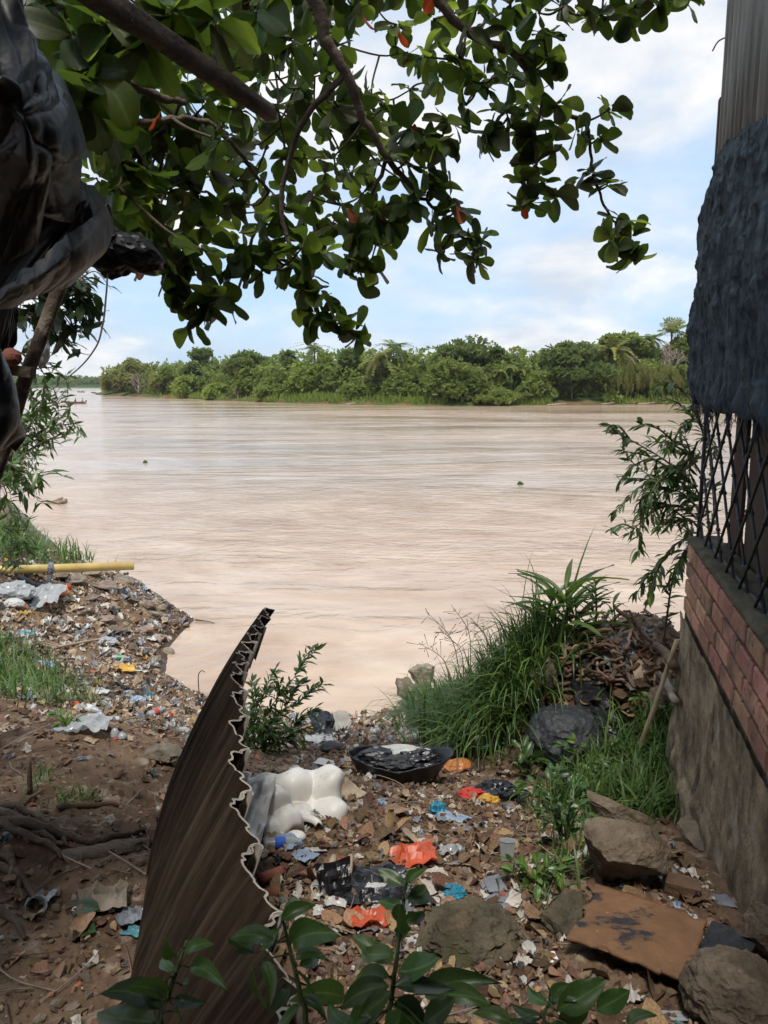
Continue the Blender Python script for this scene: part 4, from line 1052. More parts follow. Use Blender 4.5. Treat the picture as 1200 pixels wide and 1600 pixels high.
# leaning post and its cross piece
def shelter_post():
    p = [at_y(96, 440, 2.75), at_y(66, 520, 2.7), at_y(40, 590, 2.65), at_y(10, 690, 2.6), at_y(-80, 990, 2.5)]
    foot = np.array((p[-1][0] - .06, p[-1][1], gz(p[-1][0] - .06, p[-1][1]) - .15)); p.append(foot)
    t = empty("wooden_post", foot, "leaning grey timber post under the dusty plastic sheet", "post"); base = foot
    b = MB(); q = smooth_path(np.array(p) - base, 5); b.tube(q, .024, 7); b.build("timber", [m_timber], t, True)
    b = MB(); b.box(at_y(33, 580, 2.6) - base, (.08, .045, .034), Matrix.Rotation(.12, 3, 'Y')); b.build("cleat", [m_timber], t)
shelter_post()
bundle("plastic_bag", "translucent white bag hanging behind the leaning post", "bag", 64, 545, 3.0, (.028, .03, .06), material("milky_bag", (.55, .56, .56), (.4, .4, .42), rough=.4, trans=.4), 8, (0, 0, 0), .2)
bundle("red_box", "small dull red parcel tucked behind the leaning post", "box", 18, 558, 2.4, (.028, .025, .025), material("dull_red_card", (.20, .07, .05), (.13, .045, .035), rough=.8), 18, (0, .3, 0), .12)

# ================================================================== the almond tree overhead
m_leafs = [leafmat("almond_leaf", (0.019, 0.042, 0.010), (0.011, 0.026, 0.007), .38, .46, .45, .34, (0.105, 0.17, 0.02), 14, vein=True, extra=[((.13, .095, .035), 5.0, .70, .05, (1, 1, 1)), ((.05, .035, .018), 11.0, .74, .03, (1, 1, 1))]),
           leafmat("almond_leaf_bright", (0.050, 0.10, 0.018), (0.032, 0.068, 0.013), .55, .46, .35, .34, (0.24, 0.33, 0.035), 14, vein=True, extra=[((.13, .095, .035), 5.0, .70, .05, (1, 1, 1)), ((.05, .035, .018), 11.0, .74, .03, (1, 1, 1))]),
           leafmat("almond_leaf_dull", (0.06, 0.068, 0.026), (0.035, 0.046, 0.018), .30, .5, .35, .4, (0.10, 0.12, 0.03), 14, vein=True, extra=[((.13, .095, .035), 5.0, .70, .05, (1, 1, 1)), ((.05, .035, .018), 11.0, .74, .03, (1, 1, 1))])]
m_leafred = leafmat("almond_leaf_red", (0.24, 0.052, 0.022), (0.10, 0.030, 0.014), .40, .5, .3, .4, (0.5, 0.08, 0.02), 14, vein=True, extra=[((.13, .095, .035), 5.0, .70, .05, (1, 1, 1)), ((.05, .035, .018), 11.0, .74, .03, (1, 1, 1))])
m_branch = material("almond_bark", (0.15, 0.115, 0.088), (0.075, 0.056, 0.043), scale=10, rough=.9, bump=.6, bscale=50)
def midrib(V):
    n = (len(V) - 4) // 5; a = np.zeros(len(V)); a[2:5 * n:5] = 1.0; return a
def leaf_mesh(L, W, seed, shape="obovate", fold=.16, droop=.25, nx=8, petiole=.05, wave=.012, twist=0.0):
    r = np.random.default_rng(seed); xs = np.linspace(0, 1, nx + 1)
    if shape == "obovate": xs = .5 - .5 * np.cos(np.pi * xs) if nx > 6 else 1 - (1 - xs) ** 1.45; w = xs ** .62 * np.sqrt(np.clip(1 - xs ** 4.2, 0, 1)); w = w / w.max()
    elif shape == "lance": w = np.sin(np.pi * np.clip(xs, 0, 1) ** .8) ** .9; w = w / w.max()
    else: w = np.sin(np.pi * np.clip(xs * .97 + .03, 0, 1) ** .95) ** .62; w = w / w.max()
    w[-1] = .0; w[0] = .03
    V = []
    for x, ww in zip(xs, w):
        z0 = -droop * L * x * x
        for j, s in enumerate((-1, -.55, 0, .55, 1)):
            y = s * ww * W * .5 * (1 + .10 * vnoise(np.array([[x * 5 + seed * 3, s, 1]]), seed + 50)[0]); zz = z0 + abs(s) * fold * ww * W * .5 + wave * L * vnoise(np.array([[x * 3 + seed, s * 2, 0]]), seed)[0] * abs(s) * 2
            V.append((petiole + x * L, y + twist * x * zz, zz + twist * y * x))
    F = grid_faces(nx + 1, 5)
    k = len(V); V += [(0, -.004, 0), (0, .004, 0), (petiole + .02 * L, .004, 0), (petiole + .02 * L, -.004, 0)]
    return np.array(V), np.vstack([F, [[k, k + 3, k + 2, k + 1]]])
LEAFT = [leaf_mesh(1.0, r_, s_, "obovate", f_, d_, 10, .07, .03, tw) for s_, (r_, f_, d_, tw) in enumerate(
    [(.66, .14, .18, 0), (.60, .28, .30, .2), (.72, .08, .12, -.15), (.58, .36, .40, .25), (.68, .20, -.12, 0), (.62, .18, .5, -.25)])]
tree = empty("almond_tree", (-2.35, 2.9, gz(-2.35, 2.9)), "large leaved tropical almond tree hanging its branches over the river view", "tree")
TB = np.array(tree.location)
def P3(px, py, Y): return at_y(px, py, Y)
# main limbs (photograph sight lines at chosen distances)
trunk_pts = [TB + (0, 0, -.3), TB + (.05, .05, 1.2), TB + (.1, .2, 2.6), np.array((-2.1, 3.3, 6.9))]
LIMBS = [([np.array((-2.1, 3.3, 6.9)), P3(120, -260, 3.5), P3(330, -120, 3.6), P3(484, -10, 3.7), P3(508, 60, 3.75), P3(540, 110, 3.8), P3(566, 178, 3.9), P3(604, 245, 4.0), P3(655, 305, 4.1)], .045, .012),
         ([P3(484, -10, 3.7), P3(640, -40, 3.9), P3(700, 20, 4.0), P3(752, 62, 4.1), P3(806, 88, 4.2), P3(850, 150, 4.3), P3(886, 180, 4.4), P3(915, 192, 4.45), P3(925, 250, 4.5)], .028, .008),
         ([P3(850, 150, 4.3), P3(835, 210, 4.35), P3(838, 255, 4.4), P3(822, 300, 4.4)], .010, .006),
         ([P3(640, -40, 3.9), P3(800, -60, 4.0), P3(900, -25, 4.1), P3(1000, -12, 4.2), P3(1060, 0, 4.2)], .018, .008),
         ([np.array((-2.1, 3.3, 6.9)), P3(40, -60, 3.0), P3(135, 85, 2.9), P3(185, 115, 2.9), P3(245, 150, 3.0), P3(290, 160, 3.1)], .032, .012),
         ([P3(100, 110, 2.9), P3(150, 155, 2.9), P3(185, 190, 2.95), P3(245, 190, 3.0), P3(300, 186, 3.1), P3(352, 212, 3.2), P3(420, 300, 3.5)], .017, .007),
         ([P3(185, 190, 2.95), P3(215, 240, 3.0), P3(238, 295, 3.1), P3(262, 380, 3.3), P3(300, 470, 3.5)], .013, .006),
         ([P3(540, 110, 3.8), P3(470, 200, 3.9), P3(440, 330, 4.0), P3(480, 440, 4.0), P3(528, 522, 4.0)], .016, .007),
         ([P3(604, 245, 4.0), P3(570, 340, 4.1), P3(560, 420, 4.1)], .011, .006),
         ([P3(655, 305, 4.1), P3(690, 335, 4.15), P3(722, 372, 4.2)], .010, .006),
         ([np.array((-2.1, 3.3, 6.9)), (-1.0, 4.5, 7.6), P3(420, -60, 5.2), P3(520, 90, 5.5), P3(600, 190, 5.8)], .04, .012),
         ([np.array((-2.1, 3.3, 6.9)), P3(160, 40, 5.0), P3(280, 200, 5.2), P3(360, 330, 5.4)], .03, .010),
         ([P3(925, 250, 4.5), P3(930, 290, 4.5), P3(955, 340, 4.5), P3(970, 365, 4.5)], .009, .006)]
b = MB(); q = smooth_path(np.array(trunk_pts) - TB, 6); b.tube(q, np.linspace(.20, .09, len(q)), 12); b.build("trunk", [m_branch], tree, True)
NODES = []
for pts, r0, r1 in LIMBS:
    q = smooth_path(np.array(pts), 7); q[1:-1] += rng.normal(size=(len(q) - 2, 3)) * .004
    rr = np.linspace(r0, r1, len(q)); b = MB(); b.tube(q - TB, rr, 8); b.build("branch", [m_branch], tree, True); NODES.append(q)
NODES = np.vstack(NODES)
# rosettes: hanging tips read from the photograph, and a filled interior
TIPS = [(950, 172, 4.45), (905, 205, 4.4), (868, 160, 4.3), (935, 215, 4.5), (922, 268, 4.5), (950, 290, 4.5), (905, 285, 4.5), (975, 345, 4.5), (985, 372, 4.5), (960, 372, 4.45), (985, 395, 4.5),
        (822, 312, 4.4), (815, 285, 4.4), (850, 290, 4.4), (868, 310, 4.45), (835, 250, 4.4), (830, 215, 4.35), (862, 225, 4.4), (800, 200, 4.3), (770, 205, 4.2), (790, 170, 4.25), (760, 215, 4.2),
        (880, 10, 4.1), (915, 25, 4.1), (940, 20, 4.15), (985, 18, 4.2), (1030, 8, 4.2), (1070, 0, 4.2), (840, 20, 4.1), (850, 60, 4.15), (855, 90, 4.2), (835, 110, 4.2), (745, 10, 4.1), (790, 50, 4.15),
        (690, 390, 4.2), (735, 372, 4.2), (742, 400, 4.2), (712, 325, 4.15), (745, 380, 4.2), (678, 352, 4.15), (700, 310, 4.1),
        (560, 428, 4.1), (575, 415, 4.1), (548, 400, 4.1), (590, 380, 4.1), (610, 345, 4.1), (632, 320, 4.05), (588, 330, 4.05), (555, 365, 4.05),
        (528, 506, 4.0), (545, 518, 4.0), (520, 492, 4.0), (505, 500, 4.0), (488, 492, 4.0), (470, 455, 4.0), (495, 455, 4.0), (480, 425, 4.0), (500, 400, 4.0), (455, 415, 4.0), (556, 524, 4.0),
        (300, 500, 3.5), (318, 484, 3.5), (330, 468, 3.5), (302, 470, 3.5), (290, 448, 3.5), (345, 430, 3.6), (322, 420, 3.6), (350, 470, 3.5), (265, 420, 3.4), (290, 400, 3.5), (395, 405, 3.7), (412, 420, 3.7), (430, 405, 3.8), (375, 395, 3.6),
        (660, 215, 4.0), (668, 262, 4.0), (640, 200, 4.0), (690, 215, 4.1), (668, 300, 4.1), (700, 190, 4.1), (728, 165, 4.1), (735, 120, 4.1), (760, 130, 4.1), (770, 90, 4.1), (720, 90, 4.05), (240, 330, 3.2), (190, 250, 3.0)]
NEARTIPS = [(118, 60, 2.5), (150, 110, 2.45), (180, 40, 2.5), (100, 20, 2.6), (230, 60, 2.5), (130, 160, 2.5), (70, -10, 2.6), (330, 30, 2.6), (400, 20, 2.8), (270, 20, 2.5), (455, 60, 3.0), (160, 200, 2.7)]
POLY = np.array([(60, -60), (120, 90), (140, 260), (185, 345), (240, 400), (300, 440), (370, 385), (430, 395), (480, 400), (540, 385), (590, 365), (625, 318), (668, 280), (655, 225), (690, 180), (730, 150), (800, 195), (850, 170), (840, 110), (860, 40), (900, 10), (1060, -30), (1060, -60)])
def inpoly(x, y, poly):
    ins = False; n = len(poly)
    for i in range(n):
        (x1, y1), (x2, y2) = poly[i], poly[(i + 1) % n]
        if (y1 > y) != (y2 > y) and x < x1 + (y - y1) / (y2 - y1) * (x2 - x1): ins = not ins
    return ins
HOLES = [(588, 95, 34, 38), (560, 60, 16, 30), (640, 175, 14, 14), (225, 95, 16, 12), (445, 25, 14, 26), (690, 60, 12, 12), (500, 215, 10, 8), (600, 285, 12, 10), (340, 185, 12, 14), (420, 255, 12, 10)]
ROS = [(P3(*t), 1.0) for t in TIPS] + [(P3(*t), 1.2) for t in NEARTIPS]
r_ = np.random.default_rng(21); placed = [(t[0], t[1]) for t in TIPS]; tries = 0
while tries < 7000:
    tries += 1; x, y = r_.uniform(60, 1060), r_.uniform(-60, 440)
    if not inpoly(x, y, POLY): continue
    if any(((x - hx) / (ha + 14)) ** 2 + ((y - hy) / (hb + 14)) ** 2 < 1 for hx, hy, ha, hb in HOLES): continue
    lim = 29 if x < 640 else 35
    if any((x - a) ** 2 + (y - c) ** 2 < lim * lim for a, c in placed): continue
    placed.append((x, y))
    Y = r_.uniform(2.9, 3.9) if x < 350 and r_.random() < .5 else r_.uniform(3.6, 5.4)
    ROS.append((P3(x, y, Y), 1.0))
LV = []; 
def twig_to(p, r0=.0045):
    global NODES
    d = np.linalg.norm(NODES - p, axis=1); i = int(np.argmin(d + .25 * np.maximum(0, NODES[:, 1] - p[1]))); a = NODES[i]
    m = (a + p) / 2 + np.array((0, 0, -.10 * d[i])) + rng.normal(size=3) * .06 * d[i]
    q = smooth_path([a, m, p], 5); TW.tube(q - TB, np.linspace(r0 * 1.6, r0, len(q)), 5, cap=False); NODES = np.vstack([NODES, q[2:]])
    t = q[-1] - q[-2]; return t / np.linalg.norm(t)
TW = MB()
order = sorted(range(len(ROS)), key=lambda i: np.min(np.linalg.norm(NODES - ROS[i][0], axis=1)))
for i in order:
    p, s = ROS[i]; ax = twig_to(p)
    ax = ax * .7 + np.array((0, 0, .35)) + rng.normal(size=3) * .35; ax /= np.linalg.norm(ax)
    n = int(rng.integers(7, 11)); a0 = rng.uniform(0, 6.28); u = np.cross(ax, (.3, .8, .5)); u /= np.linalg.norm(u); w = np.cross(ax, u)
    for k in range(n):
        a = a0 + k * 2.39996; el = rng.uniform(-.45, .75)
        d = math.cos(el) * (math.cos(a) * u + math.sin(a) * w) + math.sin(el) * ax + np.array((0, 0, -.18)); d /= np.linalg.norm(d)
        nn = ax + rng.normal(size=3) * .35; L = s * rng.uniform(.085, .142)
        LV.append((p + rng.normal(size=3) * .012, basis(d, nn), L, int(rng.integers(6)), rng.random()))
tw = TW.build("twig", [m_branch], tree, True); tag(tw, kind="stuff")
# drooping red leaves, each a leaf of its own
RED = [(563, 33, 3.9), (622, 70, 3.9), (682, 8, 4.0), (712, 338, 4.1), (545, 346, 4.0), (320, 298, 3.6), (236, 430, 3.2), (815, 330, 4.4), (828, 308, 4.4), (755, 112, 4.1), (648, 212, 4.0), (300, 320, 3.6), (250, 200, 3.0), (975, 380, 4.5)]
LEAFM = {}
def leafme(t, mat):
    if (t, mat.name) not in LEAFM:
        LEAFM[(t, mat.name)] = mesh_arrays("leaf", LEAFT[t][0], LEAFT[t][1], [mat], smooth=True, vein=midrib(LEAFT[t][0]))
    return LEAFM[(t, mat.name)]
for px, py, Y in RED:
    p = P3(px, py, Y) + (0, 0, .06); d = np.array((rng.normal() * .35, rng.normal() * .3, -1)); 
    o = put("leaf", leafme(int(rng.integers(6)), m_leafred), tree, p - TB, basis(d, rng.normal(size=3) + (0, -.9, 0)), rng.uniform(.07, .105)); o["label"] = "withered orange red leaf hanging among the green ones"
LV.sort(key=lambda e: e[0][1] / e[2])
NI = 286
for p, B, L, t, c in LV[:NI]:
    mat = m_leafs[0] if c < .62 else (m_leafs[1] if c < .85 else m_leafs[2])
    put("leaf", leafme(t, mat), tree, p - TB, B, L)
def leaf_mass(rest, name, label):
    Vs, Fs, T, MI = [], [], [], []; n0 = 0
    for t in range(6):
        sel = [e for e in rest if e[3] == t]
        if not sel: continue
        V, F = inst(LEAFT[t][0], LEAFT[t][1], np.array([e[0] for e in sel]) - TB, np.array([e[1] for e in sel]), np.array([e[2] for e in sel]))
        Vs.append(V); Fs.append(F + n0); n0 += len(V); T.append(np.repeat([e[4] * 7.7 % 1 for e in sel], len(LEAFT[t][0])))
        MI.append(np.repeat([0 if e[4] < .62 else (1 if e[4] < .85 else 2) for e in sel], len(LEAFT[t][1])))
    o = link(name, mesh_arrays(name, np.vstack(Vs), np.vstack(Fs), m_leafs, smooth=True, tint=np.concatenate(T), midx=np.concatenate(MI)), tree)
    tag(o, label, kind="stuff")
# extra unseen leaves overhead and to the left, added to shade the foreground
for k in range(450):
    p = np.array((rng.uniform(-5.0, 1.6), rng.uniform(-2.5, 2.8), rng.uniform(6.9, 8.6)))
    v = p - (0, 0, EYE); 
    if v[1] > 0 and (v[2] / v[1]) < .60 and abs(v[0] / v[1]) < .62: continue
    a = rng.uniform(0, 6.28); LV.append((p, basis((math.cos(a), math.sin(a), -.3), (rng.normal() * .4, rng.normal() * .4, 1)), rng.uniform(.15, .24), int(rng.integers(6)), rng.random()))
leaf_mass(LV[NI:], "leaf_mass", "the smaller, farther leaves of the crown, plus unseen shading leaves overhead")
# ================================================================== the bank: rocks, rubble, rubbish, plants
def gnormal(x, y, e=.06):
    h = height([(x + e, y), (x - e, y), (x, y + e), (x, y - e)]); n = np.array((-(h[0] - h[1]) / (2 * e), -(h[2] - h[3]) / (2 * e), 1.0)); return n / np.linalg.norm(n)
m_rock = material("concrete_rubble", (0.235, 0.185, 0.135), (0.105, 0.080, 0.056), scale=7, detail=9, rough=.95, bump=1.0, bscale=45, spec=.15, vary=.15,
                  extra=[((0.08, 0.075, 0.04), 4, .66, .08, (1, 1, 1)), ((0.25, 0.20, 0.145), 9, .62, .06, (1, 1, 1))])
m_mossrock = material("mossy_rubble", (0.15, 0.125, 0.09), (0.07, 0.06, 0.042), scale=7, detail=9, rough=.95, bump=1.0, bscale=45, spec=.1, extra=[((0.060, 0.068, 0.025), 5, .60, .10, (1, 1, 1)), ((0.16, 0.115, 0.075), 8, .60, .06, (1, 1, 1))])
m_stone = material("bank_stone", (0.24, 0.195, 0.15), (0.13, 0.10, 0.076), scale=12, rough=.9, bump=.6, vary=.35)
def rock_arrays(size, seed, cuts=5, rough=.05, sub=4):
    V, F = ico(sub); V = V.copy(); r = np.random.default_rng(seed)
    for k in range(cuts):                      # flat broken faces
        n = r.normal(size=3); n /= np.linalg.norm(n); d = r.uniform(.30, .66); ex = np.maximum(0, V @ n - d); V -= ex[:, None] * n * .98
    V += (V / np.linalg.norm(V, axis=1)[:, None]) * (rough * fbm(V * 2.2 + seed, 4, seed, ridged=True) + rough * .35 * fbm(V * 9 + seed, 3, seed + 3, gain=.65))[:, None]
    return V * np.array(size), F
def rock(px, py, wpx, hpx, seed, label, name="concrete_chunk", cat="rubble", mat=None, cuts=6, rot=None, sink=.3, depth=1.0, group=None, sub=5, rough=.10):
    p = at(px, py + hpx * .45); m = m_per_px(p); sx, sz = wpx * m / 2 * 1.2, hpx * m / 2 * 1.15
    V, F = rock_arrays((sx * 1.25, sx * depth * 1.25, sz * 1.2), seed, cuts + 3, rough, sub)
    o = link(name, mesh_arrays(name, V, F, [mat or m_rock], smooth=False), None, (p[0], p[1] + sx * depth * .5, p[2] + sz * (1 - sink)), rot or (0, 0, seed * .7))
    return tag(o, label, cat, group)
# ------------------------------------------------------------------ words for scattered things: what lies next to them
LAND = []
def landmark(px, py, words): LAND.append((px, py, words))
def project(p):
    d = np.asarray(p, float) - (0, 0, EYE); F_ = d[1] * CP - d[2] * SP; return 600 + FPX * d[0] / F_, 800 - FPX * (d[1] * SP + d[2] * CP) / F_
USED = {}
def describe(p, kinds):
    """kinds: wordings to try; returns one with the nearest landmark that is not taken yet"""
    x, y = project(p); best = sorted(LAND, key=lambda l: (l[0] - x) ** 2 + 1.4 * (l[1] - y) ** 2)[:12]
    for (lx, ly, w) in best:
        dx, dy = x - lx, y - ly; dist = math.hypot(dx, dy)
        side = ("right of" if dx > 0 else "left of") if abs(dx) > abs(dy) * 1.2 else ("in front of" if dy > 0 else "behind")
        adv = "just " if dist < 45 else ("" if dist < 90 else "well ")
        if adv == "well " and side in ("in front of", "behind"): side = "below" if side == "in front of" else "above"
        for k in kinds:
            t = f"{k} {adv}{side} the {w}"
            if len(t.split()) <= 16 and t not in USED: USED[t] = 1; return t
    return f"{kinds[0]} among others near the {best[0][2]}"
for l in [(637, 1082, "angular rock at the water's edge"), (968, 1345, "largest brown boulder"), (745, 1458, "low mossy rubble mound"), (884, 1436, "small mossy stone"), (1160, 1562, "concrete lump in the corner"), (1030, 1100, "block under the leaning cane"), (252, 1186, "smooth brown stone on the path"), (1000, 1490, "brown board"), (642, 1347, "larger orange bag"), (538, 1352, "small orange bag"), (577, 1446, "orange bag behind the seedling"),
          (716, 1196, "peach orange cloth"), (740, 1246, "red and yellow bags"), (684, 1264, "small bright blue bag"), (768, 1270, "white spoon"), (708, 1393, "blue crumpled bag"), (585, 1392, "torn black bag"), (775, 1392, "grey and white card scraps"), (860, 1504, "white triangular shard"), (130, 1141, "flattened whitish bag"), (30, 935, "milky bag under the pipe"), (62, 1042, "pale blue bag by the grass"), (165, 1002, "long thin stick"),
          (193, 1046, "yellowish paper"), (185, 1148, "red based bottle"), (160, 1418, "dirty beige rag"), (55, 1405, "clear tipped cup"), (600, 1270, "flattened cardboard"), (455, 1262, "white moulded panels"), (622, 1218, "black tub"), (528, 1142, "standing white board"), (462, 1306, "oval foam disc"), (412, 1325, "blue labelled bottle"), (475, 1341, "pale blue scrap"), (793, 1335, "upright clear cup"), (405, 1410, "red clay tubes"), (1062, 1398, "square brick fragment"),
          (163, 1333, "half buried log"), (45, 1210, "upright stick"), (120, 908, "yellow pipe"), (886, 1138, "black bag covered rock"), (862, 1260, "broad leaved weed"), (838, 1392, "round leaved weed"), (1050, 1200, "grass by the wall"), (720, 1130, "tall grass clump"), (640, 1312, "upright tan card"), (665, 1322, "two white wrappers"), (125, 1450, "fallen green leaves"), (232, 1088, "bright blue scrap"), (290, 976, "tip of the left bank"), (311, 1085, "bent metal hook"), (120, 1248, "small path grass tuft"),
          (1120, 1520, "folded plastic by the board"), (510, 1460, "white shred among leaves"), (415, 1450, "slender brown stake"), (935, 1040, "crooked bare branch"), (990, 1040, "slate grey mat"), (1025, 1033, "thickest branch"), (880, 985, "highest reed"), (965, 1105, "pleated black sheeting")]: landmark(*l)
# ------------------------------------------------------------------ stones
rock(637, 1082, 36, 48, 3, "upright angular grey rock at the water's edge beside the tall grass", "rock", "rock", m_stone, 7, (0, .2, .5), .2)
rock(664, 1068, 40, 40, 5, "rock half hidden by tall grass at the water's edge", "rock", "rock", m_stone, 6)
rock(968, 1348, 118, 92, 8, "largest brown concrete boulder, below the grass by the wall", "boulder", "boulder", m_rock, 7, (.15, .1, .4), .25, .8, sub=5)
rock(985, 1290, 120, 50, 12, "long slab of broken concrete lying behind the largest boulder", mat=m_rock, rot=(.2, .35, -.3), depth=.5, sub=5)
rock(735, 1472, 102, 46, 14, "low mossy mound of rubble left of the brown board", "mossy_boulder", "boulder", m_mossrock, -3, (.1, .05, .3), .45, .8, sub=5, rough=.24)
rock(884, 1436, 78, 46, 15, "small moss covered stone at the board's upper corner", "mossy_boulder", "boulder", m_mossrock, 5, None, .3)
rock(1165, 1575, 106, 80, 17, "rough concrete lump in the bottom corner beside the board", "boulder", "boulder", m_rock, -3, None, .3, .9, sub=5, rough=.2)
rock(1030, 1100, 66, 60, 19, "grey concrete block under the leaning cane", mat=m_rock, depth=.7, rot=(.1, -.15, .3))
rock(852, 1066, 46, 52, 20, "mossy stone at the foot of the tall grass, above the black bag", "mossy_boulder", "boulder", m_mossrock)
rock(1192, 1452, 50, 100, 22, "dark concrete lump against the foot of the wall", mat=m_rock, depth=.8)
rock(1120, 1315, 90, 36, 24, "crumbled render fallen along the foot of the wall", mat=m_rock, depth=.8)
rock(252, 1186, 42, 22, 25, "smooth brown stone lying on the dirt path", "stone", "stone", m_stone, 2)
rock(792, 1068, 26, 22, 27, "pale stone peeping out of the tall grass", "stone", "stone", m_stone, 4)
rock(872, 1172, 20, 15, 28, "round pebble in front of the black bag covered rock", "stone", "stone", m_stone, 2)
for i, (px, py, w, h) in enumerate([(165, 919, 44, 12), (120, 908, 34, 16), (188, 906, 36, 14), (150, 897, 30, 14), (205, 938, 26, 12), (98, 900, 28, 18), (240, 962, 22, 10), (270, 972, 24, 10), (290, 976, 18, 9), (228, 945, 20, 10), (140, 935, 26, 10), (255, 950, 16, 9),
                                    (176, 948, 22, 12), (222, 985, 24, 10), (250, 998, 24, 10), (205, 1010, 22, 10), (262, 1018, 18, 8), (180, 985, 26, 12), (160, 965, 28, 10), (240, 1030, 26, 10), (130, 958, 20, 10), (110, 935, 22, 10)]):
    rock(px, py, w, h, 40 + i, describe(at(px, py), ["flat muddy stone", "angular muddy stone", "small muddy stone"]) if i != 0 else "flat greenish slab lying in front of the yellow pipe", "stone" if i else "stone_slab", "stone", m_stone, 6, (0, 0, i), .4, .8, group="stones at the tip of the left bank" if i else None, sub=3)
# bricks and clay pieces
m_clay = material("clay_shard", (0.34, 0.125, 0.075), (0.22, 0.08, 0.05), scale=12, rough=.9, bump=.5, vary=.2)
def lay(name, me, px, py, label, cat, rz=0.0, lift=0.0, tilt=(0, 0), group=None, scale=1.0, p=None):
    p = at(px, py) if p is None else p; n = gnormal(p[0], p[1]); B = basis((math.cos(rz), math.sin(rz), 0), n)
    B = B @ np.array(Matrix.Rotation(tilt[0], 3, 'X')) @ np.array(Matrix.Rotation(tilt[1], 3, 'Y'))
    return tag(put(name, me, None, p + n * lift, B, scale), label, cat, group)
def cyl_mesh(name, L, r0, mat, r1=None, n=8, bend=0.0):
    b = MB(); b.tube(smooth_path([(-L / 2, 0, 0), (0, bend, bend * .5), (L / 2, 0, 0)], 4), np.linspace(r0, r1 or r0, 9), n); return b.mesh(name, [mat], True)
lay("clay_pipe", cyl_mesh("clay_pipe", .13, .021, m_clay), 405, 1410, "longer red clay tube beside the corrugated fence", "clay tube", .4, .02)
lay("clay_pipe", cyl_mesh("clay_pipe", .09, .02, m_clay), 385, 1412, "short red clay tube touching the corrugated fence", "clay tube", -.5, .02)
lay("clay_pipe", cyl_mesh("clay_pipe", .10, .02, m_clay), 424, 1378, "red clay tube tilted on the dry leaves above the other two", "clay tube", .9, .025, (0, .2))
lay("clay_pipe", cyl_mesh("clay_pipe", .055, .016, m_clay), 1020, 1421, "stub of clay pipe lying above the brown board", "clay tube", .1, .012)
b = MB(); b.box((0, 0, 0), (.12, .07, .06)); lay("brick_fragment", b.mesh("brick_fragment", [material("brown_brick", (.17, .10, .065), (.10, .06, .04), scale=9, bump=.7)]), 1062, 1398, "square brown brick fragment among leaves above the board", "brick", -.25, .025, (.15, .1))

# ------------------------------------------------------------------ crumpled sheets, bags, boards
def crumpled_sheet(name, w, h, seed, mat, amp=.25, n=14, curl=0.0, hole=False, smooth=False, freq=1.35):
    u = np.linspace(-1, 1, n); X, Y = np.meshgrid(u, u, indexing='ij'); q = np.c_[X.ravel(), Y.ravel(), np.zeros(n * n)]
    rr = 1 + .22 * vnoise(np.c_[np.cos(np.arctan2(q[:, 1], q[:, 0])) * 1.7, np.sin(np.arctan2(q[:, 1], q[:, 0])) * 1.7, np.full(n * n, seed * 1.3)], seed)
    z = amp * min(w, h) * (.7 * fbm(q * freq + seed * 5, 2, seed, ridged=True, gain=.4) + .16 * fbm(q * freq * 2.3 + seed, 2, seed + 2, ridged=True)) * .42
    z = z + curl * min(w, h) * (q[:, 0] ** 2)
    V = np.c_[q[:, 0] * rr * w / 2, q[:, 1] * rr * h / 2, z - z.min() * .8]
    return mesh_arrays(name, V, grid_faces(n, n), [mat], smooth=smooth)
def plastic(name, c, trans=.25, rough=.38, c2=None): return material(name, c, c2 or tuple(x * .78 for x in c), scale=9, rough=rough, trans=trans, spec=.5)
m_white = plastic("white_plastic", (.66, .65, .62)); m_clear = plastic("milky_plastic", (.50, .52, .53), .35, .25); m_orange = plastic("orange_plastic", (.72, .13, .05), .3)
m_peach = plastic("peach_plastic", (.78, .30, .10), .25); m_red = plastic("red_plastic", (.62, .055, .035), .25); m_yellow = plastic("yellow_plastic", (.66, .38, .05), .25)
m_blue = plastic("blue_plastic", (.03, .25, .38), .25); m_pblue = plastic("pale_blue_plastic", (.36, .46, .62), .25); m_teal = plastic("teal_plastic", (.10, .30, .34), .2)
m_card = material("cardboard", (.30, .205, .13), (.20, .13, .08), scale=7, rough=.95); m_paper = material("dirty_paper", (.52, .48, .43), (.36, .32, .28), scale=8, rough=.9)
m_tan = material("tan_paper", (.42, .33, .235), (.27, .20, .14), scale=8, rough=.95); m_greyp = material("grey_sheet", (.20, .215, .24), (.13, .14, .16), scale=8, rough=.6)
m_foam = material("foam_plastic", (.82, .81, .78), (.70, .68, .64), scale=4, detail=6, rough=.42, spec=.4, extra=[((.42, .35, .26), 6, .62, .08, (1, 1, 1)), ((.30, .22, .15), 14, .70, .04, (1, 1, 1))])
m_gloss = material("glossy_black_bag", (.011, .011, .014), (.008, .008, .010), scale=5, rough=.28, spec=.55, bump=.3, bscale=20)
m_dullblk = material("dusty_black_bag", (.035, .037, .042), (.016, .017, .020), scale=4, rough=.5, spec=.5, bump=.5, bscale=30, extra=[((.09, .075, .06), 5, .64, .08, (1, 1, 1))])
def bagm(seed, size, mat, amp=.30, sub=4, flat=.45):
    V, F = crumple_ball(seed, amp, sub); V[:, 2] = np.where(V[:, 2] < 0, V[:, 2] * flat, V[:, 2]); return mesh_arrays("plastic_bag", V * np.array(size), F, [mat], smooth=False)
def bag(px, py, wpx, hpx, seed, mat, label, cat="bag", name="plastic_bag", rz=0.0, amp=.30, sub=4, dep=.8):
    p = at(px, py + hpx * .3); m = m_per_px(p); return lay(name, bagm(seed, (wpx * m / 2, wpx * m / 2 * dep, hpx * m / 2), mat, amp, sub), px, py, label, cat, rz, hpx * m * .2, p=p)
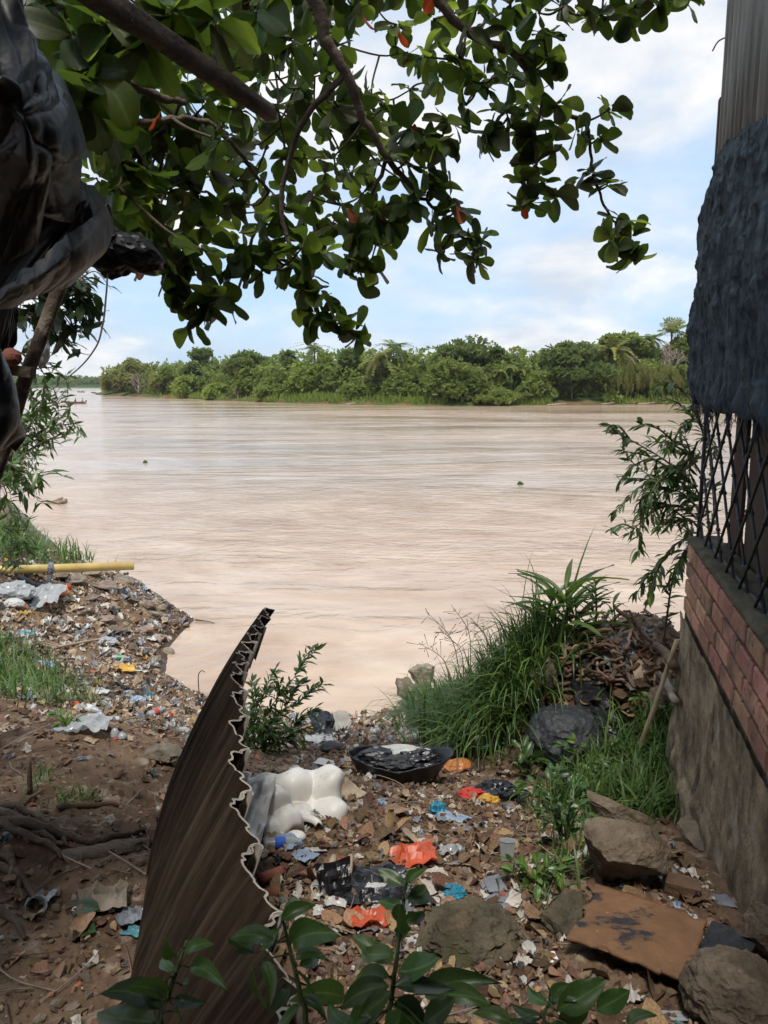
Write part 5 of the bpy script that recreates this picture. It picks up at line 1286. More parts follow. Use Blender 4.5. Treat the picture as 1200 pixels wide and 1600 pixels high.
def sheet(px, py, wpx, hpx, seed, mat, label, cat="plastic scrap", name="plastic_scrap", rz=0.0, amp=.25, curl=0.0, n=14, tilt=(0, 0), lift=.008, group=None):
    p = at(px, py); m = m_per_px(p); return lay(name, crumpled_sheet(name, wpx * m, min(hpx, wpx * 1.3) * m, seed, mat, amp, n, curl), px, py, label, cat, rz, lift, tilt, group, p=p)
# bags and scraps one can point at
p = at(630, 1350)
sheet(642, 1347, 74, 70, 3, m_orange, "larger orange plastic bag spread on the soil at the centre", "bag", "plastic_bag", .1, .6)
bag(538, 1352, 28, 22, 5, m_orange, "small scrunched orange bag beside the two pale sticks", amp=.45)
sheet(577, 1446, 62, 66, 7, m_orange, "orange plastic bag behind the nearest green leaves", "bag", "plastic_bag", .2, .6)
bag(716, 1196, 42, 26, 9, m_peach, "folded peach orange cloth right of the black tub", "cloth", "folded_cloth", .3, .12)
bag(735, 1243, 42, 22, 11, m_red, "red plastic bag beside the yellow one and black bag", amp=.4)
bag(764, 1250, 28, 18, 12, m_yellow, "yellow plastic bag touching the red one", amp=.4)
bag(776, 1238, 60, 34, 13, m_gloss, "scrunched black bag behind the red and yellow bags", amp=.38)
bag(684, 1264, 22, 22, 15, m_blue, "small bright blue bag left of the white spoon", amp=.4)
sheet(706, 1281, 44, 40, 16, m_pblue, "pale blue plastic strip below the small blue bag", rz=-.5)
sheet(724, 1300, 26, 34, 17, m_greyp, "grey plastic tatter at the end of the pale blue strip")
bag(708, 1393, 34, 18, 19, m_blue, "blue crumpled bag next to the torn white wrapper", amp=.35)
sheet(680, 1385, 56, 50, 20, m_paper, "torn white wrapper left of the blue crumpled bag", "wrapper", "wrapper", .4, .5)
sheet(672, 1408, 40, 24, 21, m_white, "white plastic shred under the torn white wrapper")
sheet(585, 1392, 130, 90, 23, m_gloss, "black plastic bag torn open in the middle of the bank", "bag", "plastic_bag", .15, .38, n=26)
sheet(520, 1398, 50, 60, 24, m_gloss, "black flap standing up beside the torn black bag", rz=.3, amp=.5, tilt=(.9, 0), lift=.04)
sheet(775, 1165, 60, 34, 26, m_teal, "long teal plastic ribbon at the foot of the tall grass", "ribbon", "plastic_ribbon", .35, .7)
sheet(735, 1172, 110, 60, 27, m_dullblk, "flat dark plastic sheet in front of the tall grass", "plastic sheet", "plastic_sheet", 0, .3)
sheet(838, 1187, 26, 12, 28, m_clear, "clear plastic piece by the round pebble")
sheet(838, 1150, 16, 50, 29, material("maroon_plastic", (.10, .025, .02), rough=.5), "dark red strip leaning on the black bag covered rock", tilt=(.9, .3), lift=.05)
sheet(773, 1385, 30, 50, 31, m_greyp, "grey card scrap above the white one, right of centre", "card", "card_scrap", .2, .12)
sheet(766, 1398, 30, 22, 32, m_white, "white card scrap between two grey ones", "card", "card_scrap", .1, .1)
sheet(782, 1411, 36, 44, 33, m_greyp, "lower grey card scrap right of centre", "card", "card_scrap", -.4, .12)
sheet(805, 1408, 22, 30, 34, m_paper, "pale torn card beside the lower grey scrap", "card", "card_scrap", -.6, .12)
sheet(860, 1504, 26, 46, 36, m_foam, "white triangular shard left of the brown board", "shard", "white_shard", .2, .05, n=5)
sheet(130, 1141, 84, 70, 38, m_clear, "whitish plastic bag flattened on the dirt path", "bag", "plastic_bag", 0, .6, n=24)
sheet(140, 1086, 66, 40, 39, m_white, "pale plastic sheet strip on the left bank above the flattened bag", "plastic sheet", "plastic_sheet", -.1, .4, n=18)
sheet(100, 1078, 70, 34, 40, m_tan, "grey brown strip of matting beside the pale plastic sheet", "matting", "matting", -.3, .3)
sheet(178, 1074, 30, 22, 41, m_white, "white square of plastic on the left bank", n=6, amp=.1)
bag(22, 924, 52, 34, 43, m_clear, "milky bag at the left end under the yellow pipe", amp=.32)
bag(20, 942, 30, 20, 44, m_white, "small white carton at the left edge of the bank", "carton", "carton", amp=.12)
sheet(62, 940, 66, 110, 45, m_clear, "sheet of milky plastic trailing below the milky bag", "plastic sheet", "plastic_sheet", .2, .5, n=20)
bag(92, 924, 28, 22, 46, m_peach, "tan rounded object beside the milky plastic", "bag", "plastic_bag", amp=.08)
bag(70, 1040, 26, 14, 47, m_pblue, "pale blue bag at the edge of the left grass", amp=.4)
bag(62, 1045, 16, 10, 48, m_red, "tiny red bag beside the pale blue one", amp=.4)
bag(30, 990, 38, 10, 49, m_teal, "teal plastic above the left grass", amp=.4)
bag(165, 1002, 28, 14, 50, m_clear, "pale crumpled bag at the end of the long thin stick", amp=.4)
bag(215, 1095, 22, 14, 51, m_pblue, "pale blue scrap of bag near the middle of the left bank", amp=.4)
bag(232, 1088, 12, 12, 52, m_blue, "bright blue scrap next to the pale one on the left bank", amp=.4)
sheet(193, 1046, 36, 34, 53, m_yellow, "yellowish crumpled paper on the left bank", "paper", "paper_scrap", .1, .4)
bag(178, 1147, 14, 24, 54, m_clear, "clear bottle with red base on the dirt path", "bottle", "plastic_bottle", amp=.05)
bag(190, 1150, 16, 14, 55, m_clear, "clear rounded cup next to the red based bottle", "cup", "plastic_cup", amp=.05)
bag(180, 1154, 10, 6, 56, m_red, "red cap scrap by the clear bottle", "scrap", "red_scrap", amp=.1)
bag(200, 1082, 18, 8, 57, m_white, "white lump of foam on the left bank", "foam", "foam_lump", amp=.2)
sheet(160, 1418, 78, 76, 58, material("dirty_rag", (.26, .215, .17), (.15, .12, .09), scale=6, rough=.95), "dirty beige rag on the path left of the fence", "rag", "rag", .2, .7, n=26)
sheet(202, 1440, 40, 44, 59, m_greyp, "greyish tatter hanging off the dirty rag", "rag", "rag", .6, .6, n=16)
sheet(208, 1460, 22, 40, 60, m_teal, "faded teal tatter by the fence foot", "rag", "rag", 1.2, .5)
sheet(65, 1412, 40, 40, 61, m_clear, "crumpled clear bag beside the clear cup on the path", "bag", "plastic_bag", 0, .6, n=18)
sheet(600, 1270, 60, 90, 62, m_card, "flattened brown cardboard in the middle of the bank", "cardboard", "cardboard", .3, .15)
sheet(535, 1238, 54, 60, 63, m_tan, "torn beige cardboard right of the white moulded panels", "cardboard", "cardboard", .9, .12, tilt=(.25, 0))
sheet(515, 1195, 50, 40, 64, m_white, "white flat panel piece behind the moulded panels", "panel", "plastic_slab", -.4, .06, n=5)
sheet(497, 1160, 44, 60, 65, m_white, "white plastic sheet under the dark dome", "plastic sheet", "plastic_sheet", .1, .4)
sheet(528, 1142, 34, 34, 66, m_paper, "white board with a black string standing near the water", "board", "white_board", .1, .05, n=5, tilt=(1.0, 0), lift=.10)
sheet(502, 1150, 44, 60, 67, m_gloss, "black plastic flap beside the standing white board", rz=.2, amp=.5, tilt=(.8, .4), lift=.08)
bag(517, 1168, 34, 26, 68, m_dullblk, "dark rounded dome below the standing white board", "bowl", "dark_bowl", amp=.04)
bag(462, 1306, 32, 20, 70, m_foam, "oval white foam lid below the moulded panels", "lid", "foam_disc", amp=.03)
sheet(445, 1323, 42, 46, 71, m_pblue, "pale blue wrapper right of the blue labelled bottle", "wrapper", "wrapper", .5, .5)
sheet(475, 1341, 34, 40, 72, m_pblue, "pale blue plastic scrap above the pale sticks", rz=-.6)
sheet(485, 1332, 46, 16, 73, m_white, "curled white strip above the pale blue scrap", rz=.1, amp=.5)
bag(498, 1382, 18, 18, 74, m_clear, "clear scrunched wrapper by the black flap", "wrapper", "wrapper", amp=.4)
sheet(640, 1316, 22, 56, 75, m_tan, "upright tan card stuck in the soil", "card", "card_scrap", 1.1, .1, tilt=(.6, .3), lift=.03, n=5)
bag(662, 1316, 22, 12, 76, m_white, "white crumpled wrapper beside the upright tan card", "wrapper", "wrapper", amp=.35)
bag(665, 1328, 22, 14, 77, m_white, "second white wrapper just below the crumpled one", "wrapper", "wrapper", amp=.35)
bag(666, 1311, 14, 8, 78, m_red, "tiny red scrap above the two white wrappers", "scrap", "red_scrap", amp=.3)
sheet(705, 1335, 36, 36, 79, m_clear, "curled clear plastic right of the two white wrappers", amp=.7)
sheet(508, 1460, 40, 30, 80, m_white, "white shred of plastic among the nearest green leaves")
sheet(1010, 1165, 40, 26, 81, m_greyp, "slate grey plastic under the grass near the cane")
bag(696, 1190, 20, 12, 82, m_clear, "clear wrapper at the right end of the black tub", "wrapper", "wrapper", amp=.4)
sheet(840, 1242, 36, 40, 83, m_tan, "pale yellowish scrap beside the broad green leaf", "paper", "paper_scrap", .3, .4)
bag(835, 1256, 12, 10, 84, m_white, "white knot of plastic under the yellowish scrap", amp=.3)
# spoon, cups, bottle
def spoon():
    b = MB(); V, F = ico(2); b.add(V * (.016, .012, .004) + (.02, 0, 0), F); b.tube([(.035, 0, 0), (.07, 0, .006), (.115, 0, .002)], [.004, .0028, .0035], 5)
    p = at(770, 1272); lay("plastic_spoon", b.mesh("plastic_spoon", [m_white], True), 0, 0, "white plastic spoon lying on the brown soil", "spoon", -.75, .012, p=p)
spoon()
def cup(px, py, h_px, label, n=8, tilt=(0, 0), solid=False):
    p = at(px, py + h_px * .4); m = m_per_px(p); h = h_px * m * 1.05; b = MB(); prof = [(.0, .30), (.02, .30), (.5, .36), (.96, .42), (1.0, .46), (1.0, .43), (.5, .34), (.04, .28)]
    V = []; 
    for z, r in prof:
        for k in range(n): V.append((r * h * math.cos(2 * np.pi * k / n), r * h * math.sin(2 * np.pi * k / n), z * h))
    F = [(i * n + k, i * n + (k + 1) % n, (i + 1) * n + (k + 1) % n, (i + 1) * n + k) for i in range(len(prof) - 1) for k in range(n)] + [tuple(range(n))]
    b.add(V, F); lay("plastic_cup", b.mesh("plastic_cup", [m_clear]), 0, 0, label, "cup", .3, 0.0, tilt, p=p)
cup(793, 1335, 32, "faceted clear plastic cup standing upright in the soil", 6, (-.1, .1))
cup(50, 1402, 34, "clear plastic cup tipped over on the dirt path", 12, (1.0, .3))
def bottle(bx=412, by=1330, lbl="clear bottle with a blue label beside the corrugated fence", rz=.3, lab=(.03, .12, .55), sc_=.72, lift=.03):
    p = at(bx, by); n = 12; prof = [(0, .0), (0, .030), (.01, .033), (.05, .031), (.055, .033), (.12, .033), (.125, .031), (.155, .028), (.18, .014), (.20, .013), (.20, .0)]
    def lathe(pr, mat, name, parent):
        V = [(z, r * math.cos(2 * np.pi * k / n), r * math.sin(2 * np.pi * k / n)) for z, r in pr for k in range(n)]; F = [(i * n + k, i * n + (k + 1) % n, (i + 1) * n + (k + 1) % n, (i + 1) * n + k) for i in range(len(pr) - 1) for k in range(n)]
        b = MB(); b.add(V, F); return b.build(name, [mat], parent, True)
    t = empty("plastic_bottle", p + (0, 0, lift), lbl, "bottle"); t.rotation_euler = (0, .1, rz); t.scale = (sc_,) * 3
    lathe(prof, m_clear, "body", t); lathe([(.058, .0335), (.118, .0335)], plastic("label_print", lab, 0), "label", t); lathe([(.192, .0), (.192, .0155), (.212, .0155), (.212, 0)], m_pblue, "cap", t)
bottle()
bottle(232, 1122, "clear bottle with a red label on the bank behind the smooth brown stone", 1.1, (.5, .05, .04), 1.0)
bottle(128, 1108, "clear bottle with a pale label above the flattened whitish bag", -.4, (.6, .6, .62), 1.0)
bottle(175, 1030, "clear bottle with a green label among the rubbish of the left bank", .2, (.05, .3, .12), 1.25)
bottle(570, 1150, "clear bottle with a white label near the water behind the black tub", .5, (.65, .64, .6), .9)
bottle(690, 1420, "clear bottle with a teal label left of the low mossy mound", -.6, (.05, .28, .32), .6)
# wooden bits
m_palestick = material("peeled_stick", (.42, .34, .23), (.30, .23, .15), scale=12, rough=.85, stretch=(.3, 1, 1)); m_stick = material("dry_stick", (.19, .125, .085), (.10, .064, .045), scale=9, rough=.9, bump=.5, vary=.3, stretch=(1, 1, 1))
def stick(name, pts, r0, r1, mat, label, cat="stick", group=None, wig=.02, n=7):
    P = smooth_path(np.array(pts), 6); P[1:-1] += np.random.default_rng(len(label) + int(P[0][0] * 1000) % 99).normal(size=(len(P) - 2, 3)) * wig * np.linalg.norm(P[-1] - P[0]) * .2
    b = MB(); b.tube(P - P[0], np.linspace(r0, r1, len(P)), n); return tag(b.build(name, [mat], None, True, loc=P[0]), label, cat, group)
up = lambda px, py, l=.02: at(px, py, l)
stick("pale_stick", [up(509, 1386, .02), up(522, 1358, .05)], .016, .014, m_palestick, "pale peeled stick lying across the black flap", wig=0)
stick("pale_stick", [up(545, 1383, .03), up(548, 1357, .05)], .012, .012, m_palestick, "shorter pale stick standing in the torn black bag", wig=0)
stick("wooden_stake", [up(413, 1500, 0), up(415, 1450, .06), at_y(411, 1405, 2.55)], .012, .010, m_stick, "slender brown stake standing by the fence", wig=.01)
def log_():
    a, c = up(102, 1343, .0), up(226, 1321, .0); d = c - a; L = np.linalg.norm(d); B = basis(d, (0, -.35, 1)); V = []; n = 26
    for i in range(n):
        t = i / (n - 1)
        for k in range(14):
            an = 2 * np.pi * k / 14; q = np.array((math.cos(an), math.sin(an))); o_ = 1 + .30 * vnoise(np.array([[t * 3, q[0] * 1.3, q[1] * 1.3]]), 8)[0] + .12 * vnoise(np.array([[t * 9, q[0] * 5, q[1] * 5]]), 9)[0]
            V.append(a + B @ np.array((t * L + .02 * q[1] * (1 if t > .5 else -1), q[0] * .040 * o_, q[1] * .020 * o_ * (1 - .35 * t) + .004)))
    b = MB(); b.add(np.array(V) - a, [(i * 14 + k, i * 14 + (k + 1) % 14, (i + 1) * 14 + (k + 1) % 14, (i + 1) * 14 + k) for i in range(n - 1) for k in range(14)] + [tuple(range(13, -1, -1)), tuple((n - 1) * 14 + k for k in range(14))])
    tag(b.build("wooden_log", [material("grey_log", (.24, .175, .12), (.10, .07, .048), scale=9, bump=1.0, bscale=50, stretch=(.4, 1, 1))], None, True, loc=a), "weathered plank like log half buried across the path", "log")
log_()
stick("upright_stick", [up(47, 1240, 0), at_y(45, 1185, at(47, 1240)[1])], .012, .010, m_stick, "short stick standing upright in the dirt slope", wig=0)
stick("leaning_cane", [up(990, 1192, .0), (np.array(at(990, 1192)) + np.array(wp(.05, .03, 3.02))) / 2 + (0, 0, -.01), wp(.05, .03, 3.05)], .016, .013, m_palestick, "long dry cane leaning from the grass onto the wall corner", "cane", wig=.004)
stick("long_stick", [up(85, 1014, .02), up(130, 1008, .05), up(172, 1000, .04)], .022, .018, m_palestick, "long thin stick lying on the rubbish of the left bank", wig=.004)
stick("twig_in_water", [at_z(305, 968, .02), at_z(325, 971, .03), at_z(336, 974, .0)], .015, .006, m_stick, "dark twig floating off the tip of the left bank", "twig")
stick("bent_wire_hook", [up(311, 1085, 0), up(311, 1085, .28) + (0, 0, .0), up(311, 1085, .36) + (.05, 0, 0), up(311, 1085, .36) + (.10, 0, -.02)], .008, .006, m_iron, "bent metal hook sticking up near the bay", "hook", wig=0)
# driftwood at the far left waterline
P0 = at(52, 800); m_drift = material("driftwood", (.33, .27, .215), (.20, .155, .12), scale=6, bump=.6)
stick("driftwood_log", [P0 + (0, 0, .1), at_y(80, 788, P0[1]) , at_y(104, 782, P0[1])], .15, .09, m_drift, "thick driftwood branch jutting over the water at the left", "driftwood", wig=.01)
stick("driftwood_branch", [P0 + (-.3, .3, .2), at_y(72, 787, P0[1]), at_y(98, 778, P0[1])], .08, .05, m_drift, "thinner driftwood branch above the thick one", "driftwood", wig=.02)
# roots of the almond tree on the path
m_root = material("tree_root", (.15, .105, .072), (.07, .048, .034), scale=8, rough=.95, bump=.8)
ROOTS = [[(-60, 1250), (30, 1268), (70, 1290), (95, 1310), (108, 1335)], [(-50, 1290), (40, 1292), (110, 1312), (160, 1318), (228, 1300)], [(-40, 1225), (20, 1262), (66, 1240)], [(-40, 1320), (10, 1345), (30, 1375), (28, 1400)], [(-30, 1350), (20, 1365), (50, 1400), (60, 1440)],
         [(-50, 1265), (20, 1280), (60, 1306), (100, 1326)], [(90, 1265), (150, 1262), (190, 1262)], [(-20, 1420), (20, 1440), (40, 1470)], [(-40, 1275), (20, 1300), (80, 1325), (98, 1345)], [(10, 1330), (20, 1355), (15, 1385)]]
for i, pl in enumerate(ROOTS):
    q = np.array([up(a, c, .012) for a, c in pl]); q = smooth_path(q, 6); q[:, 2] += rng.normal(size=len(q)) * .006
    b = MB(); b.tube(q - TB, np.linspace(.022, .008, len(q)) * (1.2 if i in (1, 5) else .8), 7); b.build("root", [m_root], tree, True)
# yellow pipe with its rag tie
def pipe():
    a = at_y(209, 884, 14.3); c = at_y(-60, 893, 13.2); m = m_per_px(a); d = c - a; L = np.linalg.norm(d); d /= L; r0 = 6.6 * m
    t = empty("yellow_pipe", a, "long yellow plastic pipe sticking out over the rubble of the left bank", "pipe")
    Bm = basis(d, (0, 0, 1)); n = 16; V = []
    for x, r in [(0, r0 * .86), (0, r0), (L, r0 * 1.0)]:
        for k in range(n): V.append(Bm @ np.array((x, r * math.cos(2 * np.pi * k / n), r * math.sin(2 * np.pi * k / n))))
    for x in (L * .3,): 
        for k in range(n): V.append(Bm @ np.array((x, r0 * .86 * math.cos(2 * np.pi * k / n), r0 * .86 * math.sin(2 * np.pi * k / n))))
    F = [(k, (k + 1) % n, n + (k + 1) % n, n + k) for k in range(n)] + [(n + k, n + (k + 1) % n, 2 * n + (k + 1) % n, 2 * n + k) for k in range(n)] + [(3 * n + k, 3 * n + (k + 1) % n, (k + 1) % n, k) for k in range(n)]
    b = MB(); b.add(V, F); b.build("tube", [material("yellow_pvc", (.62, .47, .17), (.50, .36, .12), scale=3, rough=.5, spec=.4, extra=[((.30, .22, .10), 6, .66, .06, (1, 1, 1))])], t, True)
    V, F = crumple_ball(6, .22, 3); b = MB(); x = 119 * m
    b.add(V * (r0 * .9, r0 * 1.28, r0 * 1.28) @ Bm.T + Bm @ np.array((x, 0, 0)), F); b.tube([Bm @ np.array((x, 0, 0)), Bm @ np.array((x + .04, 0, 0)) + (0, -.08, -.30)], [.06, .03], 6); b.build("rag_tie", [m_greyp], t)
    q = at_y(40, 889, a[1] * .95)                                        # stub of post that carries it
    sx, sy = float(q[0]), float(q[1] + .15); g = gz(sx, sy); b = MB(); b.tube([(sx - a[0], sy - a[1], g - a[2] - .2), (sx - a[0], sy - a[1], q[2] - a[2] - r0)], .05, 6); b.build("prop", [m_bark], t, True)
pipe()
stick("rubber_hose", [up(30, 905, .05), up(55, 922, .1), up(78, 922, .08)], .05, .05, m_dullblk, "black rubber strip under the yellow pipe", "rubber strip", wig=.01)
# white moulded panels, nested, with the silvery foil beside them
def moulded(px, py, L, W, seed, label, B, nb=(3, 2), off=0.0, name="moulded_panel", mat=None, bump=.075):
    p = at(px, py); nu, nv = 72, 56; u = np.linspace(-1, 1, nu); v = np.linspace(-1, 1, nv); U, Vv = np.meshgrid(u, v, indexing='ij'); z = np.zeros_like(U); r = np.random.default_rng(seed)
    for i in range(nb[0]):
        for j in range(nb[1]):
            cu = -1 + (2 * i + 1) / nb[0] + r.normal() * .05; cv = -1 + (2 * j + 1) / nb[1] + r.normal() * .05; d = np.sqrt(((U - cu) * nb[0] / 2.25) ** 2 + ((Vv - cv) * nb[1] / 2.1) ** 2)
            z = np.maximum(z, np.where(d < .56, np.cos(np.clip(d / .56, 0, 1) * np.pi / 2) ** .95, 0) * r.uniform(.7, 1.1))
    edge = np.maximum(np.abs(U), np.abs(Vv)); z = z * bump * 1.15 - .03 * np.clip((edge - .86) / .14, 0, 1) ** 2
    sx = 1 + .06 * np.sin(Vv * 7.0 + seed); sy = 1 + .05 * np.sin(U * 9.0)
    P = np.stack([U * L / 2 * sx, Vv * W / 2 * sy, z + .06 * L * U * U * (seed % 3 - 1)], -1).reshape(-1, 3)
    me = mesh_arrays(name, P, grid_faces(nu, nv), [mat or m_foam], smooth=True); o = put(name, me, None, p + B[:, 2] * off, B); md = o.modifiers.new("s", 'SOLIDIFY'); md.thickness = .004
    return tag(o, label, "moulded panel")
Bp = basis((.96, .28, -.05), (.10, -.62, .78))
for k, lb in enumerate(["white moulded plastic panel lowest in the nested pile by the fence", "white moulded plastic panel in the middle of the nested pile", "white moulded plastic panel with round bumps on top of the nested pile"]):
    moulded(452 + 3 * k, 1266, .46, .33, 4, lb, basis((.95, .30, -.02), (.10, -.66, .75)), (3, 2), .045 + .016 * k, bump=.078)
moulded(420, 1290, .22, .20, 6, "white moulded panel corner tilted against the foil", basis((.7, .5, .2), (-.2, -.75, .6)), (2, 2), .10, bump=.05)
m_foil = material("silver_foil", (.74, .73, .71), (.60, .58, .56), scale=6, rough=.25, rough2=.4, metal=.12, bump=.15, bscale=12)
def foil(px, py, w, h, seed, label, B, off):
    p = at(px, py); u = np.linspace(-1, 1, 30); U, Vv = np.meshgrid(u, u, indexing='ij'); z = .35 * w * (1 - U ** 2) + .012 * vnoise(np.c_[U.ravel() * 2, Vv.ravel() * 3, U.ravel() * 0 + seed], seed).reshape(U.shape)
    o = put("foil_sheet", mesh_arrays("foil_sheet", np.stack([U * w / 2, Vv * h / 2 * (1 + .1 * U), z], -1).reshape(-1, 3), grid_faces(30, 30), [m_foil], smooth=True), None, p + np.array(off), B); md = o.modifiers.new("s", 'SOLIDIFY'); md.thickness = .003
    tag(o, label, "foil sheet")
foil(402, 1300, .12, .26, 3, "shiny silver curved sheet between the fence and the white panels", basis((.9, -.2, .2), (.15, -.45, .85)), (0, -.02, .10))
foil(372, 1296, .05, .26, 5, "narrow silver strip touching the fence", basis((.9, -.2, .1), (-.1, -.5, .85)), (0, 0, .12))
def crescent(px, py, w, label, rz, lift):
    a = np.linspace(-1.2, 1.2, 12); V = []
    for q in a: V += [(w * .5 * math.cos(q), w * .5 * math.sin(q), 0), (w * .36 * math.cos(q), w * .36 * math.sin(q), .02), (w * .22 * math.cos(q), w * .30 * math.sin(q), .0)]
    me = mesh_arrays("foam_tray_piece", np.array(V), grid_faces(12, 3), [m_foam], smooth=True); o = lay("foam_tray_piece", me, px, py, label, "foam piece", rz, lift); md = o.modifiers.new("s", 'SOLIDIFY'); md.thickness = .006
crescent(458, 1292, .17, "curved white foam rim below the moulded panels", 1.5, .03); crescent(478, 1298, .13, "smaller curved white foam rim behind the oval lid", 1.3, .02)
# black tub filled with bags
def tub():
    p = at(622, 1218); m = m_per_px(p); W = 158 * m; t = empty("black_tub", p, "shallow black plastic tub filled with bags behind the rubbish", "tub")
    nu, nv = 40, 12; V = []
    for i in range(nu):
        a = 2 * np.pi * i / nu
        for j in range(nv):
            f = j / (nv - 1); rr = .72 + .28 * f; x = W / 2 * rr * math.cos(a) * (1 + .10 * (f ** 2) * max(0, math.cos(a))); y = W * .26 * rr * math.sin(a)
            z = .135 * f + .05 * f * abs(math.cos(a)) ** 2 + .012 * f * vnoise(np.array([[math.cos(a) * 3, math.sin(a) * 3, f]]), 4)[0]; V.append((x, y, z))
    F = [(i * nv + j, ((i + 1) % nu) * nv + j, ((i + 1) % nu) * nv + j + 1, i * nv + j + 1) for i in range(nu) for j in range(nv - 1)]; V.append((0, 0, 0)); F += [(len(V) - 1, ((i + 1) % nu) * nv, i * nv) for i in range(nu)]
    b = MB(); b.add(V, F); o = b.build("shell", [m_gloss], t, True); md = o.modifiers.new("s", 'SOLIDIFY'); md.thickness = .005
    for (dx, dy, dz, s, mt, sd, lb, nm) in ((-.12, .02, .12, (.13, .07, .06), m_gloss, 3, "glossy black bag in the left half of the tub", "plastic_bag"), (.11, .0, .12, (.12, .07, .06), m_gloss, 5, "shiny black bag lying in the right half of the tub", "plastic_bag"), (.0, -.03, .12, (.12, .06, .045), m_dullblk, 6, "dull black bag in the middle of the tub", "plastic_bag"), (.02, .05, .15, (.16, .05, .035), m_white, 7, "white bag along the back of the tub", "plastic_bag")):
        tag(link(nm, bagm(sd, s, mt, .34, 4, .8), None, p + (dx, dy, dz)), lb, "bag")
tub()
# black bag stretched over rubble on the right mound
bag(886, 1138, 116, 84, 90, m_dullblk, "big black plastic bag stretched over a rock by the dry leaves", amp=.12, sub=5, dep=.9)
sheet(965, 1105, 130, 180, 91, m_gloss, "black plastic sheeting pleated under the dry leaves", "plastic sheet", "plastic_sheet", .3, .16, n=34)
sheet(985, 1035, 90, 120, 92, m_greyp, "slate grey rubber mat under the heap of branches", "mat", "rubber_mat", .4, .1, n=10)
sheet(1020, 1060, 60, 60, 93, m_tan, "pale crumpled cloth between the branches by the wall", "cloth", "cloth", .1, .5)
sheet(850, 1110, 60, 120, 94, m_gloss, "black plastic hanging between grass and bag covered rock", "plastic sheet", "plastic_sheet", .8, .5, n=18, tilt=(.3, .2))
# brown board with black residue and the plastic strip beside it
def board():
    C4 = [at(937, 1412), at(1104, 1470), at(1066, 1562), at(885, 1500)]; n = gnormal(C4[0][0], C4[0][1]); c = sum(C4) / 4
    nu, nv = 50, 34; V = []
    for i, u in enumerate(np.linspace(0, 1, nu)):
        for j, v in enumerate(np.linspace(0, 1, nv)):
            q = C4[0] * (1 - u) * (1 - v) + C4[1] * u * (1 - v) + C4[2] * u * v + C4[3] * (1 - u) * v; e = min(u, 1 - u, v, 1 - v)
            q = q + n * (.060 + .008 * math.sin(u * 3 + v)) + (np.array((1, 0, 0)) * (u - .5) + np.array((0, -1, 0)) * (v - .5)) * (.03 * vnoise(np.array([[u * 9, v * 9, 2]]), 3)[0] if e < .02 else 0); V.append(q - c)
    mt = material("sodden_board", (.215, .115, .060), (.150, .080, .042), scale=9, detail=8, rough=.9, bump=.5, bscale=60, extra=[((.030, .030, .032), 4.2, .585, .025, (1.0, 1.4, 1)), ((.33, .22, .14), 30, .70, .03, (1, 1, 1))])
    o = link("wooden_board", mesh_arrays("wooden_board", np.array(V), grid_faces(nu, nv)[:, ::-1], [mt], smooth=True), None, c); md = o.modifiers.new("s", 'SOLIDIFY'); md.thickness = .012
    tag(o, "broken brown board with blackened patches at the bottom right", "board")
    C5 = [at(1112, 1462), at(1190, 1490), at(1120, 1580), at(1068, 1563)]; V = []
    for u in np.linspace(0, 1, 24):
        for v in np.linspace(0, 1, 24):
            q = C5[0] * (1 - u) * (1 - v) + C5[1] * u * (1 - v) + C5[2] * u * v + C5[3] * (1 - u) * v; V.append(q + n * (.055 + .012 * fbm(np.array([[u * 3 + v * 4, v, 5]]), 2, 3, ridged=True)[0]))
    tag(link("plastic_sheet", mesh_arrays("plastic_sheet", np.array(V), grid_faces(24, 24)[:, ::-1], [m_dullblk], smooth=True)), "dark folded plastic lying along the right side of the board", "plastic sheet")
board()
sheet(1035, 1384, 22, 40, 96, m_foil, "scrap of silver foil by the leaves above the board", "foil", "foil_scrap", .3, .5); sheet(1070, 1438, 36, 24, 97, m_white, "white plastic scrap over the upper edge of the board", rz=.2); sheet(1095, 1470, 18, 26, 98, m_white, "white scrap at the far corner of the board", rz=.7)
sheet(1052, 1592, 36, 20, 99, m_clear, "clear plastic at the foot of the brown board"); sheet(1128, 1412, 26, 40, 100, m_greyp, "grey scrap under the wall among brown leaves")
# ================================================================== branches, dry leaves and litter
m_dry = material("dry_leaf", (.165, .098, .056), (.075, .043, .026), scale=12, rough=.8, vary=.45, trans=.1, spec=.3)
m_dry2 = material("dry_leaf_pale", (.33, .22, .125), (.20, .125, .07), scale=12, rough=.85, vary=.35, trans=.1, spec=.25)
DRYT = [leaf_mesh(1.0, .52 + .08 * k, 30 + k, "obovate", f_, d_, 6, .04, .07, tw) for k, (f_, d_, tw) in enumerate([(.5, .35, .4), (.35, -.35, -.4), (.8, .15, .5), (.25, .10, .2), (.6, -.2, -.5)])]
DRYM = [[mesh_arrays("dry_leaf", T[0], T[1], [m], smooth=True) for T in DRYT] for m in (m_dry, m_dry2)]
